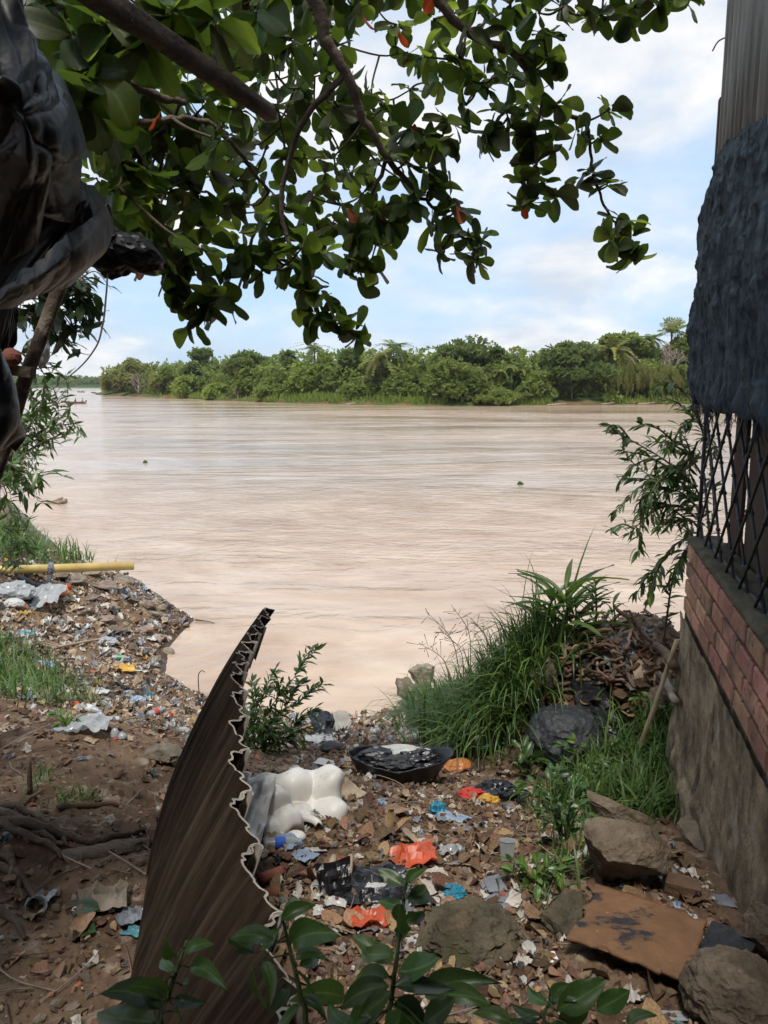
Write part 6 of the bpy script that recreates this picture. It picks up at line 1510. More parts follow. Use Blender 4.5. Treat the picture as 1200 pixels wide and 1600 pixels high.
# heap of branches beside the brick wall
rs = np.random.default_rng(31)
for i in range(46):
    px, py = rs.uniform(905, 1056), rs.uniform(1008, 1080); p = at(px, py, rs.uniform(.02, .24) * (1.25 - (py - 1008) / 72)); L = rs.uniform(.25, .75); a = rs.normal() * .5 + (.3 if i % 2 else -.2)
    d = np.array((math.cos(a), math.sin(a) * .6, rs.normal() * .16)); e = p + d * L * .5; s_ = p - d * L * .5
    if e[0] > 1.62: e[0] = 1.62
    for q in (s_, e): q[2] = max(q[2], gz(q[0], q[1]) + .01)
    stick("dry_branch", [s_, (s_ + e) / 2 + rs.normal(size=3) * .035 + (0, 0, .03), e], rs.uniform(.009, .022), rs.uniform(.005, .011), m_stick, describe((s_ + e) / 2, ["dry branch", "thin dry branch", "bent dry branch"]), "branch", "branches heaped beside the wall corner", .12)
stick("thick_branch", [up(985, 1045, .06), up(1025, 1033, .10), wp(.12, .05, 2.92)], .032, .028, m_stick, "thickest brown branch wedged against the wall", "branch", None, .02)
stick("thick_branch", [up(1000, 1062, .05), up(1030, 1068, .06), wp(.3, .05, 2.78)], .025, .022, m_drift, "pale thick branch below the thickest one by the wall", "branch", None, .02)
stick("crooked_branch", [up(935, 1000, .06), up(940, 1020, .08), up(931, 1045, .07), up(938, 1075, .06), up(915, 1098, .04)], .014, .010, m_drift, "crooked bare branch curving down the leaf heap", "branch", None, .06)
stick("crooked_branch", [up(975, 1000, .05), up(985, 1012, .08), up(995, 1022, .05)], .016, .010, m_drift, "short pale crooked branch near the top of the heap", "branch", None, .06)
stick("crooked_branch", [at_y(818, 1100, 5.0), at_y(850, 1094, 5.0), at_y(880, 1092, 5.0)], .009, .006, m_drift, "thin reddish branch crossing in front of the mossy stone", "branch", None, .04)
def scatter_leaf(p, mats, size, n=None, lift=.012):
    d = rng.normal(size=3) * (1, 1, .10); nn = (n if n is not None else np.array((0, 0, 1.0))) + rng.normal(size=3) * .22
    return p + (0, 0, lift), basis(d, nn), size
LK = ["curled brown dry leaf", "brown dry leaf", "crinkled dry leaf"]
GRP_HEAP, GRP_LEAF = "dry leaves on the heap beside the wall", "dry leaves scattered over the soil"
for i in range(150):
    px, py = rs.uniform(838, 1052), rs.uniform(1012, 1122)
    if px < 870 and py < 1040: continue
    p, B, s = scatter_leaf(at(px, py), m_dry, rs.uniform(.08, .145), None, rs.uniform(.015, .05))
    tag(put("dry_leaf", DRYM[0 if rs.random() < .75 else 1][rs.integers(5)], None, p, B, s), describe(p, LK), "dry leaf", GRP_HEAP)
def polar(n, seed, rmin, rmax, amin=-30, amax=30, power=1.0):
    r = np.random.default_rng(seed); th = np.radians(r.uniform(amin, amax, n)); rr = np.exp(r.uniform(math.log(rmin), math.log(rmax), n))
    xy = np.c_[rr * np.sin(th), rr * np.cos(th)]; s = sdist(xy); xy = xy[s > .06]; return xy
def off_wall(xy):          # keep clear of the house
    rel = xy - CORNER; return (rel @ N_DIR > .10) | (rel @ S_DIR < -.05)
BOARD = [(880, 1480), (935, 1404), (1110, 1462), (1195, 1490), (1120, 1585), (1065, 1575), (878, 1506)]
def off_board(xy):
    k = []
    for (x, y), z in zip(xy, height(xy)): a, c = project((x, y, z)); k.append(not inpoly(a, c, BOARD))
    return np.array(k)
def on_path(xy):           # the bare dirt path left of the fence is cleaner
    return (xy[:, 0] < -.6) & (xy[:, 1] < 6.0)
xy = polar(1500, 41, 1.9, 6.5); xy = xy[off_wall(xy)]; xy = xy[off_board(xy)]; keep = (~on_path(xy)) | (rng.random(len(xy)) < .16); xy = xy[keep]
xy = xy[np.argsort(np.hypot(*xy.T))][:420]; xy = xy[rng.permutation(len(xy))][:185]; z = height(xy)
for (x, y), zz in zip(xy, z):
    right = x > .45 and y < 3.8; p, B, s = scatter_leaf(np.array((x, y, zz)), None, rng.uniform(.05, .10) if not right else rng.uniform(.06, .11), gnormal(x, y), .010)
    tag(put("dry_leaf", DRYM[0 if rng.random() < .62 else 1][rng.integers(5)], None, p, B, s), describe(p, LK), "dry leaf", GRP_LEAF)
def stuff_inst(name, label, T, xy, size, mats, seed, tilt=.4, lift=.006, pick=None, smooth=True):
    r = np.random.default_rng(seed); z = height(xy); P = np.c_[xy, z + lift]; B = rand_basis(len(P), r, 1.0 / tilt); V, F, TT, MI = [], [], [], []; n0 = 0
    S = (size[0] + (size[1] * 1.35 - size[0]) * r.random(len(P)) ** 2.0) * np.clip(np.hypot(*xy.T) / 5, .7, 2.4); t = r.integers(len(T), size=len(P)); m = r.integers(len(mats), size=len(P)) if pick is None else r.choice(len(mats), size=len(P), p=pick)
    for k in range(len(T)):
        sel = t == k; v, f = inst(T[k][0], T[k][1], P[sel], B[sel], S[sel]); V.append(v); F.append(f + n0); n0 += len(v); TT.append(np.repeat(r.random(sel.sum()), len(T[k][0]))); MI.append(np.repeat(m[sel], len(T[k][1])))
    o = link(name, mesh_arrays(name, np.vstack(V), np.vstack(F), mats, smooth=smooth, tint=np.concatenate(TT), midx=np.concatenate(MI))); return tag(o, label, "litter", kind="stuff")
xy = polar(9000, 43, 1.6, 11); xy = xy[off_wall(xy)]; xy = xy[off_board(xy)]; keep = (~on_path(xy)) | (rng.random(len(xy)) < .40); xy = xy[keep]
stuff_inst("leaf_litter", "brown leaf litter thick over the rubbish strewn bank", DRYT, xy, (.020, .054), [m_dry, m_dry2], 3, .22, pick=[.8, .2])
# grit: angular low stones and clods
def peb(seed):
    V, F = ico(1); V = V.copy(); r = np.random.default_rng(seed); V *= 1 + .28 * r.normal(size=(len(V), 1)); return V * (1, .75, .5), F
PEB = [peb(k) for k in range(5)]
m_clod = material("soil_clod", (.20, .135, .09), (.10, .065, .045), scale=14, rough=.95, vary=.45, bump=.4)
xy = polar(26000, 47, 1.5, 24, -34, 32); xy = xy[off_wall(xy)]; keep = (~on_path(xy)) | (rng.random(len(xy)) < .5); xy = xy[keep]
stuff_inst("rubble", "clods, grit and small stones over the bank", PEB, xy, (.006, .026), [m_clod, m_stone, m_clay], 5, .8, .0, [.66, .31, .03], smooth=False)
# chips: flat scraps of plastic, foam, card
def chip(seed, n=5):
    r = np.random.default_rng(seed); u = np.linspace(-1, 1, n); X, Y = np.meshgrid(u, u, indexing='ij'); q = np.c_[X.ravel(), Y.ravel(), np.zeros(n * n)]
    w = r.uniform(.35, .9); V = np.c_[q[:, 0] * .5 + r.normal(size=n * n) * .09, q[:, 1] * .5 * w + r.normal(size=n * n) * .09, r.normal(size=n * n) * .13 + r.uniform(-.5, .5) * q[:, 0] ** 2]; return V, grid_faces(n, n)
CHIP = [chip(k) for k in range(8)]
CH_M = [m_white, m_paper, m_tan, m_greyp, m_pblue, m_card, m_dullblk, m_orange, m_teal, m_red, m_yellow]
CH_P = [.10, .19, .30, .12, .012, .18, .085, .003, .003, .003, .004]
xy = np.vstack([polar(4800, 53, 1.9, 19, -34, 26), polar(9000, 54, 6.0, 20, -32, 8)]); xy = xy[off_wall(xy)]; xy = xy[off_board(xy)]; keep = (~on_path(xy)) | (rng.random(len(xy)) < .24); xy = xy[keep]
stuff_inst("litter", "small scraps of plastic, paper and card strewn over the bank", CHIP, xy, (.014, .058), CH_M, 7, .40, .010, CH_P, smooth=False)
# the larger loose scraps are things of their own
SCR = [("white_scrap", m_white, ["small white plastic scrap", "white plastic scrap", "bit of white plastic"], "scrap", "white scraps strewn over the bank"), ("paper_scrap", m_paper, ["small dirty paper scrap", "dirty paper scrap", "bit of dirty paper"], "paper", "paper scraps strewn over the bank"),
       ("card_scrap", m_tan, ["small tan card scrap", "tan card scrap", "bit of tan card"], "card", "tan card scraps strewn over the bank"), ("grey_scrap", m_greyp, ["small grey plastic scrap", "grey plastic scrap", "bit of grey plastic"], "scrap", "grey scraps strewn over the bank")]
xy = polar(700, 59, 2.1, 15, -33, 24); xy = xy[off_wall(xy)]; xy = xy[off_board(xy)]; keep = (~on_path(xy)) | (rng.random(len(xy)) < .10); xy = xy[keep][:230]; z = height(xy)
SM = [[mesh_arrays(s[0], crumpled_v, grid_faces(6, 6), [s[1]]) for crumpled_v in [np.c_[(np.array([[i, j] for i in range(6) for j in range(6)]) / 5 - .5) * (1, .7) + np.random.default_rng(k + 9).normal(size=(36, 2)) * .05, .12 * fbm(np.array([[i * .5 + k, j * .5, k] for i in range(6) for j in range(6)]), 2, k, ridged=True)] for k in range(4)]] for s in SCR]
for i, ((x, y), zz) in enumerate(zip(xy, z)):
    k = i % 4; s = SCR[k]; p, B, sz = scatter_leaf(np.array((x, y, zz)), None, rng.uniform(.04, .095) * max(.8, min(2.6, y / 5)), gnormal(x, y), .012)
    tag(put(s[0], SM[k][rng.integers(4)], None, p, B, sz), describe(p, s[2]), s[3], s[4])
# loose twigs over the soil
TWG = []
for k in range(4):
    r = np.random.default_rng(k + 70); V, F = tube(smooth_path([(-.5, 0, 0), (-.1, r.normal() * .06, .02), (.5, r.normal() * .05, 0)], 3), .010 + .006 * r.random(), 4, cap=False); TWG.append((V, np.array(F)))
xy = polar(900, 61, 1.8, 12, -34, 26); xy = xy[off_wall(xy)]
stuff_inst("twigs", "thin dry twigs scattered over the bank", TWG, xy, (.06, .26), [m_stick, m_drift], 9, .15, .012)

# ================================================================== grass and green plants
m_grass = leafmat("river_grass", (.075, .145, .030), (.045, .095, .020), .3, .45, .35, .45, (.10, .19, .03), 9)
m_grass2 = leafmat("pale_grass", (.13, .20, .045), (.085, .14, .032), .3, .5, .35, .4, (.16, .24, .045), 9)
def blade(bend, n=6):
    t = np.linspace(0, 1, n); a = bend * t ** 1.5; dx = np.cumsum(np.r_[0, np.sin(a[1:]) / (n - 1)]); dz = np.cumsum(np.r_[0, np.cos(a[1:]) / (n - 1)]); w = .5 * np.clip(1 - t ** 2.2, .02, 1) * np.clip(.5 + t * 3, 0, 1)
    V = [];
    for x, z, ww in zip(dx, dz, w): V += [(x, -ww, z), (x, ww, z)]
    return np.array(V), grid_faces(n, 2)
BLD = [blade(.7), blade(1.4), blade(2.1), blade(2.7)]
def grass(name, label, P, hmin, hmax, w0, mats, seed, lean=None, parent=None, leanw=.5):
    r = np.random.default_rng(seed); N = len(P); az = r.uniform(0, 2 * np.pi, N)
    if lean is not None: az = np.where(r.random(N) < leanw, np.arctan2(lean[1], lean[0]) + r.normal(size=N) * .6, az)
    B = np.zeros((N, 3, 3)); B[:, 0, 0] = np.cos(az); B[:, 1, 0] = np.sin(az); B[:, 0, 1] = -np.sin(az); B[:, 1, 1] = np.cos(az); B[:, 2, 2] = 1
    B += r.normal(size=B.shape) * .07; H = r.uniform(hmin, hmax, N); S = np.c_[H, w0 * r.uniform(.6, 1.3, N), H * r.uniform(.85, 1.1, N)]; t = r.integers(4, size=N); V, F, T = [], [], []; n0 = 0; MI = []
    for k in range(4):
        s = t == k
        if not s.any(): continue
        v, f = inst(BLD[k][0], BLD[k][1], P[s], B[s], S[s]); V.append(v); F.append(f + n0); n0 += len(v); T.append(np.repeat(r.random(s.sum()), len(BLD[k][0]))); MI.append(np.repeat((r.random(s.sum()) < .3).astype(int), len(BLD[k][1])))
    o = link(name, mesh_arrays(name, np.vstack(V), np.vstack(F), mats, smooth=True, tint=np.concatenate(T), midx=np.concatenate(MI)), parent); return tag(o, label, "grass", kind="stuff")
def gpatch(pxs, n, seed, jit=.06):
    r = np.random.default_rng(seed); base = np.array([at(*p) for p in pxs]); i = r.integers(len(base), size=n); xy = base[i][:, :2] + r.normal(size=(n, 2)) * jit * 2; return np.c_[xy, height(xy) - .02]
MG = [m_grass, m_grass2]
mound = [(680, 1130), (700, 1140), (725, 1145), (750, 1142), (775, 1135), (795, 1118), (700, 1105), (730, 1105), (760, 1100), (780, 1082), (690, 1085), (720, 1075), (750, 1060), (775, 1050)]
grass("tall_grass", "tall arching green grass clump on the river mound", gpatch(mound, 3600, 3, .085), .38, .76, .017, MG, 3, (-.8, -.6), None, .6)
grass("tall_grass", "grass along the top of the mound behind the clump", gpatch([(790, 1052), (805, 1042), (830, 1024)], 420, 4, .07), .25, .50, .018, MG, 4)
grass("wall_grass", "lush green grass growing along the foot of the house wall", gpatch([(930, 1240), (960, 1215), (985, 1190), (1010, 1170), (1030, 1155), (1045, 1190), (1050, 1215), (1060, 1245), (1020, 1250), (990, 1265), (1000, 1225), (960, 1255), (1075, 1270), (905, 1265)], 2200, 5, .065), .12, .36, .014, MG, 5)
grass("left_grass", "grass patch on the left edge of the bank", gpatch([(5, 1010), (20, 1030), (35, 1050), (20, 1060), (45, 1075), (60, 1090), (10, 1075), (30, 1090), (-30, 1050), (-20, 1010), (55, 1060)], 1100, 6, .14), .20, .50, .014, MG, 6)
grass("left_grass", "grass on the farther left bank above the yellow pipe", gpatch([(5, 830), (15, 845), (30, 855), (10, 870), (40, 872), (0, 855), (-30, 850), (25, 840), (60, 868)], 900, 7, .30), .3, .8, .03, MG, 7)
grass("grass_tuft", "spiky grass tuft behind the yellow pipe", gpatch([(112, 872), (118, 872), (125, 874)], 60, 8, .10), .35, .75, .03, MG, 8)
grass("grass_tuft", "small grass tuft in the dirt of the path", gpatch([(112, 1248), (125, 1246), (118, 1252)], 120, 9, .03), .05, .12, .006, MG, 9)
grass("grass_tuft", "thin grass beside the upright stick", gpatch([(60, 1225), (66, 1215)], 60, 10, .03), .05, .12, .006, MG, 10)
grass("grass_tuft", "short grass where the boulder meets the wall grass", gpatch([(900, 1300), (890, 1330), (880, 1360), (870, 1290), (860, 1395)], 220, 12, .04), .08, .22, .008, MG, 12)
# feathery seed heads left of the mound
def seedheads():
    r = np.random.default_rng(8); t = empty("seeding_grass", at(700, 1080), "thin grass stalks with feathery seed heads over the water", "grass"); o = np.array(t.location)
    for (px, py, bx, by) in [(665, 955, 720, 1060), (705, 945, 735, 1050), (655, 1005, 705, 1075), (735, 965, 760, 1050), (690, 985, 725, 1070)]:
        Y = 5.7; a = at_y(bx, by, Y); e = at_y(px, py, Y); q = smooth_path([a, (a + e) / 2 + (.06, 0, .05), e], 8); b = MB(); b.tube(q - o, np.linspace(.0035, .0015, len(q)), 4)
        for k in range(16):
            f = int(len(q) * (.55 + .45 * r.random())) - 1; p = q[f] - o; d = r.normal(size=3) * .05 + (-.02, 0, .02); b.tube([p, p + d * .6, p + d], [.0012, .002, .003], 3, cap=False)
        b.build("stalk", [m_stick], t)
seedheads()
m_pl = leafmat("green_leaf", (.070, .130, .030), (.046, .092, .022), .28, .35, .3, .5, (.09, .18, .025), 20, vein=True, extra=[((.12, .10, .035), 6.0, .70, .05, (1, 1, 1))])
m_pl2 = leafmat("bright_leaf", (.10, .18, .030), (.07, .13, .024), .32, .35, .3, .5, (.17, .28, .03), 20, vein=True, extra=[((.12, .10, .035), 6.0, .70, .05, (1, 1, 1))])
m_pd = leafmat("dark_leaf", (.036, .068, .020), (.022, .046, .014), .2, .35, .35, .5, (.04, .085, .02), 20, vein=True, extra=[((.12, .10, .035), 6.0, .70, .05, (1, 1, 1))])
m_stem = material("green_stem", (.085, .11, .035), (.055, .07, .026), scale=20, rough=.7)
LANCE = [leaf_mesh(1.0, .22 + .05 * k, 50 + k, "lance", .35, (.1, .35, .6)[k], 5, .05, .02) for k in range(3)]
OVAL = [leaf_mesh(1.0, .42 + .05 * k, 60 + k, "oval", .3, (.1, .3, .5)[k], 6, .06, .03) for k in range(3)]
def lm(name, T, mat): return [mesh_arrays(name, V, F, [mat], smooth=True, vein=midrib(V)) for V, F in T]
def leafy(root_name, label, cat, stems, leafset, L, spacing, mats, seed, stem_mat=None, r0=.006, indiv=True, start=.2, up_=.3, group=None, droop=0.0):
    """stems: list of world polylines; leaves alternate along them"""
    r = np.random.default_rng(seed); base = np.array(stems[0][0]); t = empty(root_name, base, label, cat, group); MS = [lm("leaf", leafset, m) for m in mats]; Q = []
    for st in stems:
        q = smooth_path(np.array(st), 8); ln = np.r_[0, np.cumsum(np.linalg.norm(np.diff(q, axis=0), axis=1))]; b = MB(); b.tube(q - base, np.linspace(r0, r0 * .4, len(q)), 6); b.build("stem", [stem_mat or m_stem], t, True)
        s = ln[-1] * start; k = 0
        while s < ln[-1]:
            p = np.array([np.interp(s, ln, q[:, c]) for c in range(3)]); i = min(np.searchsorted(ln, s), len(q) - 1); T = q[i] - q[i - 1]; T /= np.linalg.norm(T) + 1e-9
            sd = np.cross(T, (0, 0, 1.0)); sd /= np.linalg.norm(sd) + 1e-9; d = T * .7 + sd * (1 if k % 2 else -1) * r.uniform(.4, 1.2) + r.normal(size=3) * .35 + np.array((0, 0, up_ - droop)); Q.append((p, d, np.array((0, 0, 1.0)) + r.normal(size=3) * .35 - .3 * T, L * r.uniform(.6, 1.2))); s += spacing * r.uniform(.6, 1.4); k += 1
        for k in range(3): Q.append((q[-1], (q[-1] - q[-2]) / np.linalg.norm(q[-1] - q[-2]) + r.normal(size=3) * .45, np.array((0, 0, 1.0)) + r.normal(size=3) * .4, L * r.uniform(.7, 1.1)))
    REST = []; Q = [Q[i] for i in r.permutation(len(Q))]
    for j, (p, d, n, s) in enumerate(Q):
        m = r.integers(len(mats)) if r.random() < .5 else 0
        if j >= 296: REST.append((p, d, n, s, m, r.integers(len(leafset)))); continue
        put("leaf", MS[m][r.integers(len(leafset))], t, p - base, basis(d, n), s)
    if REST:
        V, F, MI, T = [], [], [], []; n0 = 0
        for k in range(len(leafset)):
            sel = [e for e in REST if e[5] == k]
            if not sel: continue
            v, f = inst(leafset[k][0], leafset[k][1], np.array([e[0] for e in sel]) - base, np.array([basis(e[1], e[2]) for e in sel]), np.array([e[3] for e in sel])); V.append(v); F.append(f + n0); n0 += len(v); MI.append(np.repeat([e[4] for e in sel], len(leafset[k][1]))); T.append(np.repeat(r.random(len(sel)), len(leafset[k][0])))
        tag(link("leaf_mass", mesh_arrays("leaf_mass", np.vstack(V), np.vstack(F), mats, smooth=True, tint=np.concatenate(T), midx=np.concatenate(MI)), t), kind="stuff")
    return t
# willow leaved shrub beside the wall corner
def Y5(px, py, Y=5.0): return at_y(px, py, Y)
rootp = np.array((1.98, 5.25, gz(1.98, 5.25))); ST = []
for pts in ([(1100, 800), (1085, 760), (1040, 720), (990, 690), (955, 668)], [(1105, 700), (1090, 650), (1075, 620), (1052, 598)], [(1100, 820), (1060, 790), (1020, 800), (985, 832)], [(1095, 850), (1065, 845), (1035, 875), (1018, 912)], [(1090, 780), (1060, 750), (1020, 745), (985, 720)],
            [(1095, 740), (1070, 700), (1060, 690), (1040, 700)], [(1095, 830), (1075, 810), (1045, 820)], [(1090, 760), (1050, 745), (1010, 765), (1000, 790)], [(1090, 690), (1075, 720), (1045, 735)], [(1095, 860), (1080, 850), (1068, 870)], [(1095, 800), (1065, 770), (1035, 765)], [(1090, 720), (1060, 735), (1010, 712), (975, 705)], [(1095, 660), (1085, 655), (1070, 662)]):
    ST.append([Y5(*p, 5.0 + .10 * math.sin(i * 2 + pts[0][1])) for i, p in enumerate(pts)])
r5 = np.random.default_rng(77); ST2 = []
for st in ST:
    q = smooth_path(np.array(st), 6)
    for k in range(3):
        i = int(r5.integers(2, len(q) - 1)); d = (q[i] - q[i - 1]) / np.linalg.norm(q[i] - q[i - 1]) + r5.normal(size=3) * (.6, .5, .6) + (-.1, 0, -.15); d /= np.linalg.norm(d); L_ = r5.uniform(.14, .32); ST2.append([q[i], q[i] + d * L_ * .5 + (0, 0, .01), q[i] + d * L_ + (0, 0, -.04)])
ST += ST2
ST.insert(0, [rootp, rootp + (.02, -.1, .6), Y5(1112, 830, 5.05), Y5(1108, 700, 5.05)])
leafy("willow_shrub", "willow leaved shrub reaching over the water beside the house corner", "shrub", ST, LANCE, .085, .015, [m_pl, m_pd, m_pl2], 5, m_bark, .008, start=.12, droop=.45)
# shrub behind the fence tip
rb = at(395, 1180); ST = []
for pts in ([(395, 1170), (420, 1110), (455, 1065), (468, 1045)], [(400, 1170), (430, 1120), (470, 1095), (484, 1080)], [(390, 1180), (400, 1120), (415, 1080)], [(400, 1180), (440, 1150), (462, 1130)], [(385, 1180), (390, 1130), (400, 1090)], [(410, 1185), (430, 1165), (450, 1160)], [(395, 1190), (420, 1160), (430, 1130)], [(380, 1180), (385, 1150), (375, 1110)], [(395, 1195), (415, 1190), (440, 1190)], [(420, 1130), (445, 1110), (450, 1085)]):
    ST.append([at_y(px, py, rb[1] + .05 * k) for k, (px, py) in enumerate(pts)])
for st in list(ST):
    q = smooth_path(np.array(st), 6)
    for k in range(4):
        i = int(r5.integers(2, len(q) - 1)); d = (q[i] - q[i - 1]) / np.linalg.norm(q[i] - q[i - 1]) + r5.normal(size=3) * (.7, .6, .5); d /= np.linalg.norm(d); L_ = r5.uniform(.12, .26); ST.append([q[i], q[i] + d * L_ * .5 + (0, 0, .02), q[i] + d * L_])
leafy("river_shrub", "narrow leaved green shrub behind the tip of the corrugated fence", "shrub", ST, LANCE, .085, .016, [m_pl, m_pl2, m_pd], 9, m_stem, .005, start=.05, droop=.15)
# corn like plant and the dark shrub on top of the mound
def topplant(px, py, h, n, label, L, mats, seed, Y=None, name="reed_plant"):
    p = at(px, py) if Y is None else np.r_[at_y(px, py, Y)]; r = np.random.default_rng(seed); t = empty(name, p, label, "plant"); b = MB(); b.tube(smooth_path([(0, 0, -.05), (.02, 0, h * .5), (0, 0, h)], 4), np.linspace(.010, .005, 9), 6); b.build("stem", [m_stem], t, True); M_ = [lm("leaf", [leaf_mesh(1.0, .13, 80 + k, "lance", .3, .55, 8, .0, .02) for k in range(2)], m) for m in mats]
    for k in range(n):
        a = k * 2.4 + r.uniform(-.4, .4); d = np.array((math.cos(a), math.sin(a), r.uniform(.7, 1.6))); put("leaf", M_[r.integers(len(mats))][r.integers(2)], t, (0, 0, h * (.25 + .75 * k / n)), basis(d, (-d[0], -d[1], 1.2)), L * r.uniform(.7, 1.1))
topplant(880, 1016, .46, 12, "broad bladed reed standing highest on the mound", .46, [m_pl2, m_pl], 3); topplant(862, 1014, .46, 10, "shorter reed left of the highest one", .38, [m_pl], 4)
topplant(925, 1012, .50, 34, "dark bushy stalk right of the highest reed", .16, [m_pd, m_pl], 5); topplant(895, 1014, .36, 11, "leafy reed at the foot of the highest one", .38, [m_pl, m_pl2], 6); topplant(955, 1000, .28, 12, "low leafy plant near the branch heap", .18, [m_pl], 7)
topplant(905, 1015, .20, 10, "narrow leaved plant hanging over the leaf heap", .26, [m_pl2, m_pl], 8); topplant(835, 1025, .34, 9, "leafy reed in the middle of the tall grass", .24, [m_pl, m_pd], 10)
# low broad leaved plants around the boulder
def lowplant(px, py, spread, n, L, label, seed, mats=None, hgt=.16, name="low_plant"):
    r = np.random.default_rng(seed); c = at(px, py); m = m_per_px(c); ST = []
    for k in range(n):
        a = 2 * np.pi * k / n + r.uniform(-.4, .4); e = c + np.array((math.cos(a) * spread * m, math.sin(a) * spread * m * .6, hgt * r.uniform(.6, 1.3))); ST.append([c + (0, 0, -.01), c * .5 + e * .5 + (0, 0, hgt * .4), e])
    leafy(name, label, "plant", ST, OVAL, L, L * .55, mats or [m_pl, m_pd], seed, m_stem, .004, start=.3)
lowplant(862, 1260, 45, 7, .075, "broad leaved weed at the left edge of the wall grass", 3); lowplant(905, 1250, 40, 7, .06, "weed with small leaves in front of the wall grass", 4, [m_pl, m_pl2], .22); lowplant(838, 1392, 40, 7, .055, "low round leaved weed left of the largest boulder", 5, [m_pl2, m_pl], .09); lowplant(880, 1330, 36, 7, .05, "feathery weed climbing beside the largest boulder", 6, [m_pl, m_pd], .20); lowplant(915, 1225, 40, 6, .06, "leafy weed between the wall grass and the path of rubbish", 7, [m_pl2, m_pl], .2); lowplant(1030, 1130, 40, 7, .05, "pale flowering weed under the leaning cane", 8, [m_pl2], .18); lowplant(820, 1215, 26, 4, .11, "spreading weed with large leaves below the black bag covered rock", 9, [m_pl, m_pd], .12)
lowplant(105, 1137, 16, 4, .06, "tiny green sprout beside the flattened bag", 11, [m_pl2], .06)
# fallen green leaves on the path
for (px, py, a, L, lb) in [(132, 1432, 2.9, .15, "upper dark green leaf fallen on the path"), (125, 1468, 2.8, .16, "lower striped green leaf fallen on the path")]:
    p = at(px, py); tag(put("fallen_leaf", lm("fallen_leaf", [OVAL[1]], m_pd)[0], None, p + (.06, 0, .02), basis((math.cos(a), math.sin(a), .05), (0, -.3, 1)), L), lb, "leaf")
# citrus like seedlings close to the lens, leaf by leaf
def seedling(label, stem, leaves, Y, seed):
    r = np.random.default_rng(seed); P = [at_y(px, py, Y + dy) for px, py, dy in stem]; base = P[0] * (1, 1, 0) + (0, 0, gz(P[0][0], P[0][1])); t = empty("seedling", base, label, "plant"); q = smooth_path(np.array([base] + P), 6); b = MB(); b.tube(q - base, np.linspace(.005, .002, len(q)), 6); b.build("stem", [m_stem], t, True)
    T = [leaf_mesh(1.0, w, 90 + k, "oval", f, d, 8, .05, .035, tw) for k, (w, f, d, tw) in enumerate([(.42, .40, .35, .5), (.46, .55, .45, -.6), (.38, .65, .6, .6), (.44, .35, -.2, .3)])]; MS = [lm("leaf", T, m) for m in (m_pl, m_pd)]
    tb = MB(); nt = 0
    for (bx, by, tx, ty, m, dy) in leaves:
        a = at_y(bx, by, Y + dy); e = at_y(tx, ty, Y + dy + r.uniform(-.05, .05)); L = np.linalg.norm(e - a); n = np.array((r.normal() * .35, -.55 + r.normal() * .3, 1.0))
        put("leaf", MS[m if r.random() < .45 else 0][r.integers(4)], t, a - base, basis(e - a, n), L * .78); i = int(np.argmin(np.linalg.norm(q - a, axis=1))); tb.tube(smooth_path([q[i] - base, (q[i] + a) / 2 - base + (0, 0, .004), a - base], 3), .0013, 4, cap=False); nt += 1
    if nt: tag(tb.build("leaf_stalk", [m_stem], t, True), kind="stuff")
seedling("out of focus seedling in front of the fence foot", [(250, 1640, 0), (262, 1560, 0), (280, 1505, .02), (292, 1470, .03)],
         [(277, 1495, 222, 1432, 0, 0), (290, 1490, 325, 1457, 0, .02), (296, 1512, 347, 1507, 0, .03), (275, 1520, 232, 1490, 0, 0), (285, 1540, 297, 1530, 0, .02), (262, 1560, 215, 1515, 1, -.02), (255, 1580, 165, 1500, 1, -.04), (250, 1600, 110, 1575, 1, -.06), (270, 1560, 320, 1575, 1, .02), (255, 1600, 190, 1640, 1, 0), (270, 1580, 300, 1590, 0, .02), (262, 1530, 243, 1585, 1, .0)], .92, 3)
seedling("tall out of focus seedling at the bottom centre", [(605, 1660, 0), (612, 1560, 0), (622, 1480, .01), (632, 1400, .02), (636, 1375, .02)],
         [(632, 1385, 585, 1352, 0, 0), (636, 1380, 655, 1350, 0, 0), (634, 1405, 700, 1385, 1, 0), (630, 1418, 594, 1408, 1, 0), (628, 1440, 682, 1425, 0, .02), (625, 1460, 608, 1410, 0, -.02), (622, 1475, 642, 1425, 1, .02), (618, 1500, 540, 1465, 0, 0), (620, 1490, 525, 1490, 0, -.04), (612, 1525, 520, 1525, 1, 0), (612, 1540, 505, 1555, 1, -.03), (620, 1520, 712, 1510, 0, 0), (612, 1540, 730, 1535, 1, -.03), (610, 1570, 700, 1575, 1, 0), (605, 1590, 690, 1620, 1, 0), (605, 1580, 500, 1600, 1, 0), (600, 1600, 540, 1630, 1, 0), (560, 1590, 625, 1545, 1, -.05), (560, 1610, 480, 1570, 1, -.05), (660, 1600, 735, 1560, 1, -.05), (665, 1620, 760, 1615, 0, -.05), (600, 1620, 650, 1580, 0, -.07), (540, 1560, 470, 1530, 0, .05), (660, 1560, 750, 1495, 1, .05), (560, 1640, 470, 1625, 1, -.07), (690, 1555, 770, 1550, 1, .02)], .98, 5)
seedling("out of focus seedling beside the fence's cut edge", [(480, 1660, 0), (470, 1560, 0), (452, 1480, .02), (440, 1430, .03)],
         [(440, 1440, 490, 1395, 0, 0), (445, 1432, 470, 1385, 1, .02), (438, 1450, 405, 1490, 0, 0), (430, 1470, 355, 1440, 1, -.02), (400, 1490, 350, 1455, 1, 0), (410, 1500, 440, 1560, 1, -.03), (400, 1510, 380, 1560, 1, 0), (455, 1475, 505, 1432, 0, .02), (460, 1500, 500, 1465, 0, 0), (465, 1510, 520, 1485, 1, .0), (462, 1520, 500, 1535, 1, 0), (455, 1540, 420, 1585, 1, 0), (470, 1560, 520, 1570, 1, 0), (470, 1570, 435, 1610, 1, 0)], .90, 7)
